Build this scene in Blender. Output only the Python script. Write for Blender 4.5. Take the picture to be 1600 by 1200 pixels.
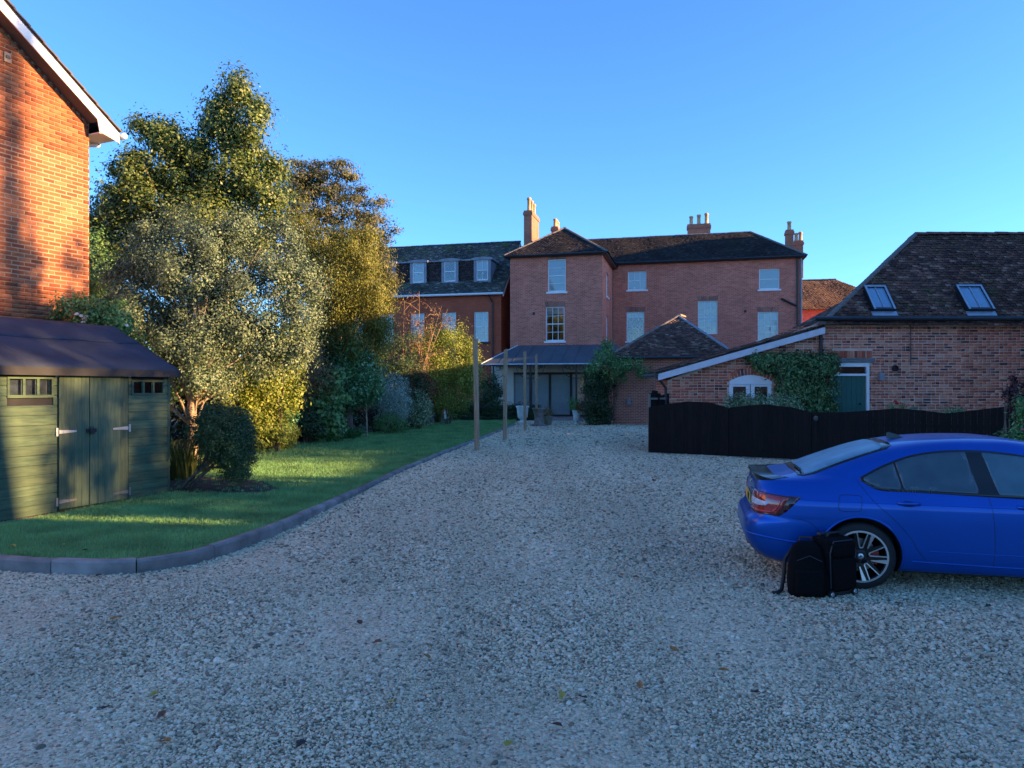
import bpy, bmesh, math, random
import numpy as np
from mathutils import Vector, Matrix, Euler
from mathutils.bvhtree import BVHTree
from mathutils.geometry import delaunay_2d_cdt

for o in list(bpy.data.objects):
    bpy.data.objects.remove(o)
SC = bpy.context.scene
COL = SC.collection
RAD = math.radians
random.seed(7)
RNG = np.random.default_rng(7)

# ---------------------------------------------------------------- camera
CAMZ, FPX, CX, HY = 1.75, 1150.0, 800.0, 605.0
cam_d = bpy.data.cameras.new('camera')
cam = bpy.data.objects.new('camera', cam_d)
COL.objects.link(cam)
cam.location = (0, 0, CAMZ)
cam.rotation_euler = (RAD(90), 0, 0)
cam_d.sensor_width = 36
cam_d.lens = FPX / 1600 * 36
cam_d.shift_y = (HY - 600) / 1600
cam_d.clip_start = 0.05
cam_d.clip_end = 3000
SC.camera = cam

# ---------------------------------------------------------------- sky and sun
SUN_AZ = Vector((1.0, -0.176, 0)).normalized()
SUN_EL = RAD(12.0)
w = bpy.data.worlds.new('World')
SC.world = w
w.use_nodes = True
nt = w.node_tree
bg = nt.nodes['Background']
sky = nt.nodes.new('ShaderNodeTexSky')
sky.sky_type = 'NISHITA'
sky.sun_disc = False
sky.sun_elevation = SUN_EL
sky.sun_rotation = math.atan2(SUN_AZ.x, SUN_AZ.y)
sky.altitude = 50
sky.air_density = 0.82
sky.dust_density = 0.25
sky.ozone_density = 6.3
nt.links.new(sky.outputs['Color'], bg.inputs['Color'])
bg.inputs['Strength'].default_value = 0.132
sun_d = bpy.data.lights.new('sun', 'SUN')
sun_d.energy = 5.0
sun_d.angle = RAD(0.5)
sun_d.color = (1.0, 0.6, 0.26)
sun = bpy.data.objects.new('sun', sun_d)
COL.objects.link(sun)
S = Vector((SUN_AZ.x * math.cos(SUN_EL), SUN_AZ.y * math.cos(SUN_EL), math.sin(SUN_EL)))
sun.rotation_euler = (-S).to_track_quat('-Z', 'Y').to_euler()
sun.location = (30, -5, 30)
SC.view_settings.view_transform = 'Standard'
SC.view_settings.look = 'None'
SC.view_settings.gamma = 1
SC.view_settings.use_curve_mapping = False
SC.view_settings.exposure = 1.92
SC.render.engine = 'CYCLES'
SC.cycles.max_bounces = 6
SC.cycles.diffuse_bounces = 3
SC.cycles.glossy_bounces = 3
SC.cycles.transmission_bounces = 4
SC.cycles.transparent_max_bounces = 8
SC.cycles.use_denoising = True
SC.cycles.sample_clamp_indirect = 6

# ---------------------------------------------------------------- terrain and picture helpers
def sstep(t):
    t = min(1, max(0, t)); return t * t * (3 - 2 * t)
def gz(y):                       # gravel level: dips a little towards the camera
    return -0.2 * (1 - sstep((y - 9) / 6))
def lz(y):                       # lawn level
    return -0.085 + 0.125 * sstep((y - 9) / 7)
def P(px, py, d):
    return Vector(((px - CX) / FPX * d, d, CAMZ - (py - HY) / FPX * d))
def G(px, py, lev=gz):           # the ground point seen at a pixel
    d = 10.0
    for _ in range(30):
        d = (CAMZ - lev(d)) * FPX / (py - HY)
    return Vector(((px - CX) / FPX * d, d, lev(d)))
class Fr:                        # local frame of a building: x along the front, y into the building
    def __init__(s, X, Y, rot, z=0.0):
        s.o = Vector((X, Y, z)); s.r = rot; s.c = math.cos(rot); s.s = math.sin(rot)
    def w(s, x, y, z):
        return Vector((s.o.x + s.c * x - s.s * y, s.o.y + s.s * x + s.c * y, s.o.z + z))
    def loc(s, p):
        dx, dy = p[0] - s.o.x, p[1] - s.o.y
        return (s.c * dx + s.s * dy, -s.s * dx + s.c * dy, p[2] - s.o.z)
    def hy(s, px, py, yo=0.0):   # pixel on plane local y = yo -> (x, z)
        d0 = s.loc((0, 0, CAMZ)); d1 = s.loc(P(px, py, 1.0))
        t = (yo - d0[1]) / (d1[1] - d0[1])
        return (d0[0] + t * (d1[0] - d0[0]), d0[2] + t * (d1[2] - d0[2]))
    def hx(s, px, py, xo=0.0):   # pixel on plane local x = xo -> (y, z)
        d0 = s.loc((0, 0, CAMZ)); d1 = s.loc(P(px, py, 1.0))
        t = (xo - d0[0]) / (d1[0] - d0[0])
        return (d0[1] + t * (d1[1] - d0[1]), d0[2] + t * (d1[2] - d0[2]))

# ---------------------------------------------------------------- materials
MATS = {}
def nodes(name):
    m = bpy.data.materials.new(name); m.use_nodes = True
    return m, m.node_tree.nodes, m.node_tree.links, m.node_tree.nodes['Principled BSDF']
def setspec(b, v):
    b.inputs['Specular IOR Level'].default_value = v
def M(name, col, rough=0.7, metal=0.0, var=0.15, vscale=6.0, bump=0.0, bscale=40.0, col2=None, spec=0.5, island=0.0, detail=4, stretch=None, coat=0.0):
    """noise-varied surface: col to col2 by noise, optional random value per piece, optional bump"""
    if name in MATS: return MATS[name]
    m, N, L, b = nodes(name)
    tc = N.new('ShaderNodeTexCoord'); vec = tc.outputs['Object']
    if stretch:
        mp = N.new('ShaderNodeMapping'); mp.inputs['Scale'].default_value = stretch
        L.new(vec, mp.inputs['Vector']); vec = mp.outputs['Vector']
    n = N.new('ShaderNodeTexNoise'); n.inputs['Scale'].default_value = vscale; n.inputs['Detail'].default_value = detail
    L.new(vec, n.inputs['Vector'])
    r = N.new('ShaderNodeValToRGB')
    c2 = col2 if col2 else tuple(c * (1 + var) for c in col)
    c1 = tuple(c * (1 - var) for c in col) if not col2 else col
    r.color_ramp.elements[0].color = (*c1, 1); r.color_ramp.elements[1].color = (*c2, 1)
    r.color_ramp.elements[0].position = 0.3; r.color_ramp.elements[1].position = 0.7
    L.new(n.outputs['Fac'], r.inputs['Fac']); out = r.outputs['Color']
    if island:
        out = piece_variation(N, L, out, island)
    L.new(out, b.inputs['Base Color'])
    b.inputs['Roughness'].default_value = rough; b.inputs['Metallic'].default_value = metal; setspec(b, spec)
    if coat: b.inputs['Coat Weight'].default_value = coat
    if bump:
        n2 = N.new('ShaderNodeTexNoise'); n2.inputs['Scale'].default_value = bscale; n2.inputs['Detail'].default_value = 5
        L.new(vec, n2.inputs['Vector'])
        bp = N.new('ShaderNodeBump'); bp.inputs['Strength'].default_value = bump; bp.inputs['Distance'].default_value = 0.02
        L.new(n2.outputs['Fac'], bp.inputs['Height']); L.new(bp.outputs['Normal'], b.inputs['Normal'])
    MATS[name] = m
    return m
def piece_rand(N, L):
    g = N.new('ShaderNodeNewGeometry'); oi = N.new('ShaderNodeObjectInfo')
    a = N.new('ShaderNodeMath'); a.operation = 'ADD'
    L.new(g.outputs['Random Per Island'], a.inputs[0]); L.new(oi.outputs['Random'], a.inputs[1])
    f = N.new('ShaderNodeMath'); f.operation = 'FRACT'; L.new(a.outputs[0], f.inputs[0])
    return f.outputs[0]
def piece_variation(N, L, col, amt):
    f = piece_rand(N, L)
    mr = N.new('ShaderNodeMapRange'); mr.inputs['To Min'].default_value = 1 - amt; mr.inputs['To Max'].default_value = 1 + amt
    L.new(f, mr.inputs['Value'])
    h = N.new('ShaderNodeHueSaturation'); L.new(mr.outputs[0], h.inputs['Value']); L.new(col, h.inputs['Color'])
    return h.outputs['Color']
def Mramp(name, stops, rough=0.85, bump=0.3, bscale=60.0, nscale=1.5, namt=0.35, spec=0.3, patch=None, stretch=(1, 1, 1)):
    """colour picked per piece (brick, tile, pebble) from a ramp, blotched by a large noise"""
    if name in MATS: return MATS[name]
    m, N, L, b = nodes(name)
    f = piece_rand(N, L)
    r = N.new('ShaderNodeValToRGB'); cr = r.color_ramp
    while len(cr.elements) < len(stops): cr.elements.new(0.5)
    for e, (p, c) in zip(cr.elements, stops):
        e.position = p; e.color = (*c, 1)
    L.new(f, r.inputs['Fac']); out = r.outputs['Color']
    tc = N.new('ShaderNodeTexCoord'); n = N.new('ShaderNodeTexNoise'); n.inputs['Scale'].default_value = nscale; n.inputs['Detail'].default_value = 6
    ge = N.new('ShaderNodeNewGeometry')
    mps = N.new('ShaderNodeMapping'); mps.inputs['Scale'].default_value = stretch; L.new(ge.outputs['Position'], mps.inputs['Vector']); L.new(mps.outputs[0], n.inputs['Vector'])
    mr = N.new('ShaderNodeMapRange'); mr.inputs['From Min'].default_value = 0.3; mr.inputs['From Max'].default_value = 0.7
    mr.inputs['To Min'].default_value = 1 - namt; mr.inputs['To Max'].default_value = 1 + namt
    L.new(n.outputs['Fac'], mr.inputs['Value'])
    h = N.new('ShaderNodeHueSaturation'); L.new(mr.outputs[0], h.inputs['Value']); L.new(out, h.inputs['Color']); out = h.outputs['Color']
    if patch:
        pc, psc, lo, hi = patch
        n3 = N.new('ShaderNodeTexNoise'); n3.inputs['Scale'].default_value = psc; n3.inputs['Detail'].default_value = 8; n3.inputs['Roughness'].default_value = 0.7
        L.new(ge.outputs['Position'], n3.inputs['Vector'])
        m3 = N.new('ShaderNodeMapRange'); m3.inputs['From Min'].default_value = lo; m3.inputs['From Max'].default_value = hi
        L.new(n3.outputs['Fac'], m3.inputs['Value'])
        mx = N.new('ShaderNodeMix'); mx.data_type = 'RGBA'; mx.inputs['B'].default_value = (*pc, 1)
        L.new(m3.outputs[0], mx.inputs['Factor']); L.new(out, mx.inputs['A']); out = mx.outputs['Result']
    L.new(out, b.inputs['Base Color'])
    b.inputs['Roughness'].default_value = rough; setspec(b, spec)
    if bump:
        n2 = N.new('ShaderNodeTexNoise'); n2.inputs['Scale'].default_value = bscale; L.new(ge.outputs['Position'], n2.inputs['Vector'])
        bp = N.new('ShaderNodeBump'); bp.inputs['Strength'].default_value = bump; bp.inputs['Distance'].default_value = 0.01
        L.new(n2.outputs['Fac'], bp.inputs['Height']); L.new(bp.outputs['Normal'], b.inputs['Normal'])
    MATS[name] = m
    return m
def Mbrick(name, c1, c2, mortar, patch=None, msize=0.012):
    """brickwork too far away to tell the bricks apart (object x and z axes, real brick size)"""
    if name in MATS: return MATS[name]
    m, N, L, b = nodes(name)
    tc = N.new('ShaderNodeTexCoord'); sp = N.new('ShaderNodeSeparateXYZ'); L.new(tc.outputs['Object'], sp.inputs[0])
    ad = N.new('ShaderNodeMath'); ad.operation = 'ADD'; L.new(sp.outputs['X'], ad.inputs[0]); L.new(sp.outputs['Y'], ad.inputs[1])
    cb = N.new('ShaderNodeCombineXYZ'); L.new(ad.outputs[0], cb.inputs['X']); L.new(sp.outputs['Z'], cb.inputs['Y'])
    bt = N.new('ShaderNodeTexBrick'); bt.inputs['Scale'].default_value = 1.0
    bt.inputs['Brick Width'].default_value = 0.225; bt.inputs['Row Height'].default_value = 0.075
    bt.inputs['Mortar Size'].default_value = msize; bt.inputs['Mortar Smooth'].default_value = 0.3; bt.inputs['Bias'].default_value = -0.1
    bt.inputs['Color1'].default_value = (*c1, 1); bt.inputs['Color2'].default_value = (*c2, 1); bt.inputs['Mortar'].default_value = (*mortar, 1)
    L.new(cb.outputs[0], bt.inputs['Vector']); out = bt.outputs['Color']
    n = N.new('ShaderNodeTexNoise'); n.inputs['Scale'].default_value = 0.9; n.inputs['Detail'].default_value = 8; n.inputs['Roughness'].default_value = 0.65
    L.new(tc.outputs['Object'], n.inputs['Vector'])
    mr = N.new('ShaderNodeMapRange'); mr.inputs['From Min'].default_value = 0.3; mr.inputs['From Max'].default_value = 0.7
    mr.inputs['To Min'].default_value = 0.84; mr.inputs['To Max'].default_value = 1.18
    L.new(n.outputs['Fac'], mr.inputs['Value'])
    h = N.new('ShaderNodeHueSaturation'); L.new(mr.outputs[0], h.inputs['Value']); L.new(out, h.inputs['Color']); out = h.outputs['Color']
    if patch:
        n3 = N.new('ShaderNodeTexNoise'); n3.inputs['Scale'].default_value = 7; n3.inputs['Detail'].default_value = 10; n3.inputs['Roughness'].default_value = 0.8
        mp = N.new('ShaderNodeMapping'); mp.inputs['Scale'].default_value = (0.6, 0.6, 2.2); L.new(tc.outputs['Object'], mp.inputs['Vector'])
        L.new(mp.outputs[0], n3.inputs['Vector'])
        m3 = N.new('ShaderNodeMapRange'); m3.inputs['From Min'].default_value = 0.58; m3.inputs['From Max'].default_value = 0.72
        L.new(n3.outputs['Fac'], m3.inputs['Value'])
        mx = N.new('ShaderNodeMix'); mx.data_type = 'RGBA'; mx.inputs['B'].default_value = (*patch, 1)
        L.new(m3.outputs[0], mx.inputs['Factor']); L.new(out, mx.inputs['A']); out = mx.outputs['Result']
    L.new(out, b.inputs['Base Color']); b.inputs['Roughness'].default_value = 0.9; setspec(b, 0.2)
    bp = N.new('ShaderNodeBump'); bp.inputs['Strength'].default_value = 0.1; bp.inputs['Distance'].default_value = 0.01; bp.invert = True
    L.new(bt.outputs['Fac'], bp.inputs['Height']); L.new(bp.outputs['Normal'], b.inputs['Normal'])
    MATS[name] = m
    return m
def Mleaf(name, c1, c2, c3=None, rough=0.55, trans=0.35, spec=0.35):
    if name in MATS: return MATS[name]
    m, N, L, b = nodes(name)
    g = N.new('ShaderNodeNewGeometry')
    r = N.new('ShaderNodeValToRGB'); cr = r.color_ramp
    cr.elements[0].color = (*c1, 1); cr.elements[1].color = (*(c3 or c2), 1)
    if c3:
        e = cr.elements.new(0.55); e.color = (*c2, 1)
    L.new(g.outputs['Random Per Island'], r.inputs['Fac'])
    n = N.new('ShaderNodeTexNoise'); n.inputs['Scale'].default_value = 1.6; n.inputs['Detail'].default_value = 3
    L.new(g.outputs['Position'], n.inputs['Vector'])
    mr = N.new('ShaderNodeMapRange'); mr.inputs['From Min'].default_value = 0.3; mr.inputs['From Max'].default_value = 0.7
    mr.inputs['To Min'].default_value = 0.7; mr.inputs['To Max'].default_value = 1.3
    L.new(n.outputs['Fac'], mr.inputs['Value'])
    h = N.new('ShaderNodeHueSaturation'); L.new(mr.outputs[0], h.inputs['Value']); L.new(r.outputs['Color'], h.inputs['Color'])
    L.new(h.outputs['Color'], b.inputs['Base Color']); b.inputs['Roughness'].default_value = rough; setspec(b, spec)
    t = N.new('ShaderNodeBsdfTranslucent'); L.new(h.outputs['Color'], t.inputs['Color'])
    mx = N.new('ShaderNodeMixShader'); mx.inputs[0].default_value = trans
    L.new(b.outputs[0], mx.inputs[1]); L.new(t.outputs[0], mx.inputs[2])
    L.new(mx.outputs[0], N['Material Output'].inputs['Surface'])
    MATS[name] = m
    return m
def Mglass(name, tint=(0.93, 0.96, 0.97), refl=1.0):
    if name in MATS: return MATS[name]
    m, N, L, b = nodes(name)
    fr = N.new('ShaderNodeFresnel'); fr.inputs['IOR'].default_value = 1.6
    mu = N.new('ShaderNodeMath'); mu.operation = 'MULTIPLY'; mu.inputs[1].default_value = 2.0 * refl; mu.use_clamp = True
    L.new(fr.outputs[0], mu.inputs[0])
    tr = N.new('ShaderNodeBsdfTransparent'); tr.inputs['Color'].default_value = (*tint, 1)
    gl = N.new('ShaderNodeBsdfGlossy'); gl.inputs['Roughness'].default_value = 0.02
    n = N.new('ShaderNodeTexNoise'); n.inputs['Scale'].default_value = 1.2; ge = N.new('ShaderNodeNewGeometry'); L.new(ge.outputs['Position'], n.inputs['Vector'])
    bp = N.new('ShaderNodeBump'); bp.inputs['Strength'].default_value = 0.15; bp.inputs['Distance'].default_value = 0.05
    L.new(n.outputs['Fac'], bp.inputs['Height']); L.new(bp.outputs['Normal'], gl.inputs['Normal'])
    mx = N.new('ShaderNodeMixShader'); L.new(mu.outputs[0], mx.inputs[0]); L.new(tr.outputs[0], mx.inputs[1]); L.new(gl.outputs[0], mx.inputs[2])
    L.new(mx.outputs[0], N['Material Output'].inputs['Surface'])
    MATS[name] = m
    return m

# ---------------------------------------------------------------- mesh helpers
def mesh_np(name, v, f, k, smooth=False):
    """mesh from numpy: v (n,3), f (m,k)"""
    me = bpy.data.meshes.new(name)
    v = np.ascontiguousarray(v, dtype=np.float32); f = np.ascontiguousarray(f, dtype=np.int32)
    me.vertices.add(len(v)); me.vertices.foreach_set('co', v.ravel())
    me.loops.add(f.size); me.loops.foreach_set('vertex_index', f.ravel())
    me.polygons.add(len(f)); me.polygons.foreach_set('loop_start', np.arange(0, f.size, k, dtype=np.int32))
    me.update(calc_edges=True)
    if smooth: me.polygons.foreach_set('use_smooth', np.ones(len(f), dtype=bool))
    return me
def link(name, me, mat=None, parent=None, loc=None, rz=None, kind=None):
    o = bpy.data.objects.new(name, me); COL.objects.link(o)
    if mat is not None and me is not None and hasattr(me, 'materials') and len(me.materials) == 0: me.materials.append(mat)
    if parent is not None: o.parent = parent
    if loc is not None: o.location = loc
    if rz is not None: o.rotation_euler = (0, 0, rz)
    if kind: o['kind'] = kind
    return o
def tag(o, label, cat, group=None):
    o['label'] = label; o['category'] = cat
    if group: o['group'] = group
    return o
def thing(name, label, cat, loc=(0, 0, 0), rz=0.0, group=None):
    return tag(link(name, None, loc=loc, rz=rz), label, cat, group)
class MB:
    def __init__(s): s.v = []; s.f = []
    def poly(s, pts):
        n = len(s.v); s.v += [tuple(p) for p in pts]; s.f.append(tuple(range(n, n + len(pts)))); return s
    def box(s, x0, x1, y0, y1, z0, z1):
        n = len(s.v)
        s.v += [(x0, y0, z0), (x1, y0, z0), (x1, y1, z0), (x0, y1, z0), (x0, y0, z1), (x1, y0, z1), (x1, y1, z1), (x0, y1, z1)]
        s.f += [tuple(n + i for i in q) for q in ((0, 3, 2, 1), (4, 5, 6, 7), (0, 1, 5, 4), (1, 2, 6, 5), (2, 3, 7, 6), (3, 0, 4, 7))]
        return s
    def prism(s, pts, vec):
        """closed solid: polygon pts (3D, counter-clockwise seen against vec) pushed along vec"""
        n = len(s.v); k = len(pts); vec = Vector(vec)
        s.v += [tuple(p) for p in pts] + [tuple(Vector(p) + vec) for p in pts]
        s.f.append(tuple(range(n, n + k))[::-1]); s.f.append(tuple(range(n + k, n + 2 * k)))
        for i in range(k):
            j = (i + 1) % k; s.f.append((n + i, n + j, n + k + j, n + k + i))
        return s
    def tube(s, pts, r, n=8, cap=True):
        pts = [Vector(p) for p in pts]; rs = r if isinstance(r, (list, tuple)) else [r] * len(pts)
        b0 = len(s.v); up = None
        for i, p in enumerate(pts):
            d = (pts[min(i + 1, len(pts) - 1)] - pts[max(i - 1, 0)])
            d = d.normalized() if d.length > 1e-9 else Vector((0, 0, 1))
            if up is None:
                up = Vector((0, 0, 1)) if abs(d.z) < 0.9 else Vector((1, 0, 0))
            a = d.cross(up)
            a = a.normalized() if a.length > 1e-6 else d.orthogonal().normalized()
            bb = a.cross(d).normalized(); up = bb
            for k in range(n):
                t = 2 * math.pi * k / n
                s.v.append(tuple(p + (a * math.cos(t) + bb * math.sin(t)) * rs[i]))
        for i in range(len(pts) - 1):
            for k in range(n):
                a0 = b0 + i * n + k; a1 = b0 + i * n + (k + 1) % n
                s.f.append((a0, a1, a1 + n, a0 + n))
        if cap:
            s.f.append(tuple(b0 + k for k in range(n))[::-1]); e = b0 + (len(pts) - 1) * n
            s.f.append(tuple(e + k for k in range(n)))
        return s
    def lathe(s, prof, c=(0, 0, 0), n=20, axis='z', caps=True):
        b0 = len(s.v)
        for (r, h) in prof:
            for k in range(n):
                t = 2 * math.pi * k / n
                if axis == 'z': p = (c[0] + r * math.cos(t), c[1] + r * math.sin(t), c[2] + h)
                else: p = (c[0] + r * math.cos(t), c[1] + h, c[2] + r * math.sin(t))
                s.v.append(p)
        for i in range(len(prof) - 1):
            for k in range(n):
                a0 = b0 + i * n + k; a1 = b0 + i * n + (k + 1) % n
                s.f.append((a0, a1, a1 + n, a0 + n))
        if caps:
            s.f.append(tuple(b0 + k for k in range(n))[::-1]); e = b0 + (len(prof) - 1) * n
            s.f.append(tuple(e + k for k in range(n)))
        return s
    def mesh(s, name, smooth=False, fix=True):
        me = bpy.data.meshes.new(name); me.from_pydata(s.v, [], s.f); me.update()
        if fix:
            bm = bmesh.new(); bm.from_mesh(me); bmesh.ops.recalc_face_normals(bm, faces=bm.faces); bm.to_mesh(me); bm.free()
        if smooth:
            me.polygons.foreach_set('use_smooth', np.ones(len(me.polygons), dtype=bool))
        return me
    def obj(s, name, mat, parent=None, smooth=False, loc=None, rz=None, kind=None, bevel=0.0):
        o = link(name, s.mesh(name, smooth), mat, parent, loc, rz, kind)
        if bevel:
            bv = o.modifiers.new('bevel', 'BEVEL'); bv.width = bevel; bv.segments = 2; bv.limit_method = 'ANGLE'
        return o
def shade_auto(o, ang=35):
    me = o.data; me.polygons.foreach_set('use_smooth', np.ones(len(me.polygons), dtype=bool))
    me.set_sharp_from_angle(angle=RAD(ang)) if hasattr(me, 'set_sharp_from_angle') else None

# pieces: many little boxes in one mesh (or singly)
BOXF = np.array([(0, 3, 2, 1), (4, 5, 6, 7), (0, 1, 5, 4), (1, 2, 6, 5), (2, 3, 7, 6), (3, 0, 4, 7)])
BOXV = np.array([(-.5, -.5, -.5), (.5, -.5, -.5), (.5, .5, -.5), (-.5, .5, -.5), (-.5, -.5, .5), (.5, -.5, .5), (.5, .5, .5), (-.5, .5, .5)])
def boxes_np(cen, ax, ay, az):
    """n boxes: centres (n,3) and full axis vectors (n,3) each"""
    n = len(cen)
    v = cen[:, None, :] + BOXV[None, :, 0:1] * ax[:, None, :] + BOXV[None, :, 1:2] * ay[:, None, :] + BOXV[None, :, 2:3] * az[:, None, :]
    f = BOXF[None] + (np.arange(n) * 8)[:, None, None]
    return v.reshape(-1, 3), f.reshape(-1, 4)
def inside(poly, x, z):
    c = False; n = len(poly)
    for i in range(n):
        x0, z0 = poly[i]; x1, z1 = poly[(i + 1) % n]
        if (z0 > z) != (z1 > z) and x < (x1 - x0) * (z - z0) / (z1 - z0) + x0: c = not c
    return c
def brick_wall(parent, region, holes, mat, prefer, y=0.0, course=0.075, bl=0.215, jt=0.011, english=0.0, seed=1, skip=None, xo=0.0):
    """bricks as pieces standing proud of the mortar face at local plane y; 300 single parts + the rest joined.
    region: outline polygon (x,z); holes: rectangles; prefer(x,z): larger = rather a single part"""
    rnd = random.Random(seed); xs = [p[0] for p in region]; zs = [p[1] for p in region]
    rows = int((max(zs) - min(zs)) / course) + 1; out = []
    for r in range(rows):
        z = min(zs) + (r + 0.5) * course
        head = english and (r % 4 == 0)
        L0 = (bl - jt) / 2 if head else bl
        x = min(xs) + (-(L0 + jt) * 0.5 if r % 2 else 0) + xo
        while x < max(xs) + 0.3:
            L = L0
            if english and not head and rnd.random() < 0.18: L = (bl - jt) / 2
            a, b_ = x, x + L; x += L + jt
            c = (a + b_) / 2
            z0, z1 = z - (course - jt) / 2, z + (course - jt) / 2
            if not (inside(region, a + .01, z) and inside(region, b_ - .01, z) and inside(region, c, z1) and inside(region, c, z0)):
                # cut brick at the edge
                a2, b2 = a, b_
                for _ in range(6):
                    if b2 - a2 < 0.05: break
                    if not (inside(region, a2 + .005, z0) and inside(region, a2 + .005, z1)): a2 += L * 0.15
                    if not (inside(region, b2 - .005, z0) and inside(region, b2 - .005, z1)): b2 -= L * 0.15
                if b2 - a2 < 0.05 or not (inside(region, (a2 + b2) / 2, z0) and inside(region, (a2 + b2) / 2, z1)): continue
                if not (inside(region, a2 + .005, z0) and inside(region, b2 - .005, z0) and inside(region, a2 + .005, z1) and inside(region, b2 - .005, z1)): continue
                a, b_ = a2, b2
            bad = False
            for (hx0, hx1, hz0, hz1) in holes:
                if b_ > hx0 and a < hx1 and z1 > hz0 and z0 < hz1:
                    if a < hx0 - 0.05: b_ = hx0 - 0.004
                    elif b_ > hx1 + 0.05: a = hx1 + 0.004
                    else: bad = True
            if bad or b_ - a < 0.035: continue
            if skip and skip((a + b_) / 2, z): continue
            out.append(((a + b_) / 2, z, b_ - a, course - jt))
    out.sort(key=lambda t: -prefer(t[0], t[1]) if t[2] > bl * 0.9 else 1e6)
    singles = [t for t in out[:300] if t[2] > bl * 0.9]; rest = out[len(singles):]
    D = 0.05
    def shape(i):
        q = MB(); rr = random.Random(i); e = 0.006
        h = (course - jt) / 2; l = bl / 2
        j = lambda: rr.uniform(-.003, .003)
        q.v = [(-l, 0, -h), (l, 0, -h), (l, 0, h), (-l, 0, h)]
        q.v += [(-l + e + j(), -D, -h + e + j()), (l - e + j(), -D, -h + e + j()), (l - e + j(), -D, h - e + j()), (-l + e + j(), -D, h - e + j())]
        q.f = [(4, 5, 6, 7), (0, 1, 5, 4), (1, 2, 6, 5), (2, 3, 7, 6), (3, 0, 4, 7)]
        me = q.mesh('brick', fix=False); me.materials.append(mat); return me
    vs = [shape(i) for i in range(6)]
    for (cx, cz, L, H) in singles:
        o = link('brick', rnd.choice(vs), None, parent)
        o.location = (cx, y + D - 0.007 + rnd.uniform(-.003, .003), cz)
        o.rotation_euler = (rnd.uniform(-.01, .01), rnd.uniform(-.008, .008), rnd.uniform(-.008, .008))
    if rest:
        a = np.array(rest); n = len(a); g = np.random.default_rng(seed)
        cen = np.stack([a[:, 0], y + D / 2 - 0.007 + g.uniform(-.003, .003, n), a[:, 1]], 1)
        rz_ = g.uniform(-.012, .012, n); z0 = np.zeros(n)
        ax = np.stack([a[:, 2], z0, a[:, 2] * rz_], 1); ay = np.stack([z0, z0 + D, z0], 1); az = np.stack([-a[:, 3] * rz_, z0, a[:, 3]], 1)
        v, f = boxes_np(cen, ax, ay, az)
        link('bricks', mesh_np('bricks', v, f, 4), mat, parent, kind='stuff')
def tiles(parent, pts, mat, tw=0.165, gauge=0.1, th=0.016, seed=2, name='roof_tiles', lift=0.012, skip=None):
    """plain tiles laid on a planar roof face; pts[0]->pts[1] is the eaves (left to right), local coordinates"""
    g = np.random.default_rng(seed); p = [Vector(q) for q in pts]
    ex = (p[1] - p[0]).normalized(); nrm = (p[1] - p[0]).cross(p[-1] - p[0]).normalized()
    ey = nrm.cross(ex).normalized()
    if nrm.z < 0: nrm = -nrm
    q2 = [((q - p[0]).dot(ex), (q - p[0]).dot(ey)) for q in p]
    x0, x1 = min(q[0] for q in q2), max(q[0] for q in q2); y1 = max(q[1] for q in q2)
    cen = []; sc = []
    r = 0; yy = gauge * 0.3
    wob = g.normal(0, 0.012, 4000)
    while yy < y1:
        # row extent from polygon edges
        hits = []
        for i in range(len(q2)):
            (ax_, ay_), (bx_, by_) = q2[i], q2[(i + 1) % len(q2)]
            if (ay_ > yy) != (by_ > yy): hits.append(ax_ + (bx_ - ax_) * (yy - ay_) / (by_ - ay_))
        if len(hits) >= 2:
            a, b_ = min(hits), max(hits); k = int((b_ - a) / tw) + 1
            off = (tw / 2 if r % 2 else 0) - (a - x0) % tw
            for j in range(k + 1):
                c0, c1 = a + off + (j) * tw, a + off + (j + 1) * tw
                c0, c1 = max(c0, a), min(c1, b_)
                if c1 - c0 < 0.03: continue
                if skip and skip((c0 + c1) / 2, yy): continue
                cen.append(((c0 + c1) / 2, yy)); sc.append(c1 - c0 - 0.004)
        yy += gauge; r += 1
    cen = np.array(cen); sc = np.array(sc); n = len(cen)
    EX, EY, EN = np.array(ex), np.array(ey), np.array(nrm)
    lf = lift + g.uniform(-.004, .006, n) + (g.random(n) < 0.03) * 0.012
    dy = g.normal(0, 0.006, n)
    sag = 0.012 * np.sin(cen[:, 0] * 0.9 + 1) + 0.01 * np.sin(cen[:, 0] * 2.3 + cen[:, 1])
    C = np.array(p[0])[None] + cen[:, 0:1] * EX + (cen[:, 1] + dy)[:, None] * EY + (lf + sag + 0.012)[:, None] * EN
    tl = gauge * 1.55; tilt = (lift * 2 / tl)
    ay_ = (EY[None] * tl - EN[None] * (tl * (tilt + g.uniform(-.03, .03, n)))[:, None])
    rot = g.normal(0, 0.02, n)
    ax_ = EX[None] * sc[:, None] + EY[None] * (sc * rot)[:, None] + EN[None] * (sc * g.normal(0, .02, n))[:, None]
    az_ = EN[None] * th * np.ones((n, 1))
    v, f = boxes_np(C, ax_, ay_, az_)
    return link(name, mesh_np(name, v, f, 4), mat, parent, kind='stuff')
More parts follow.
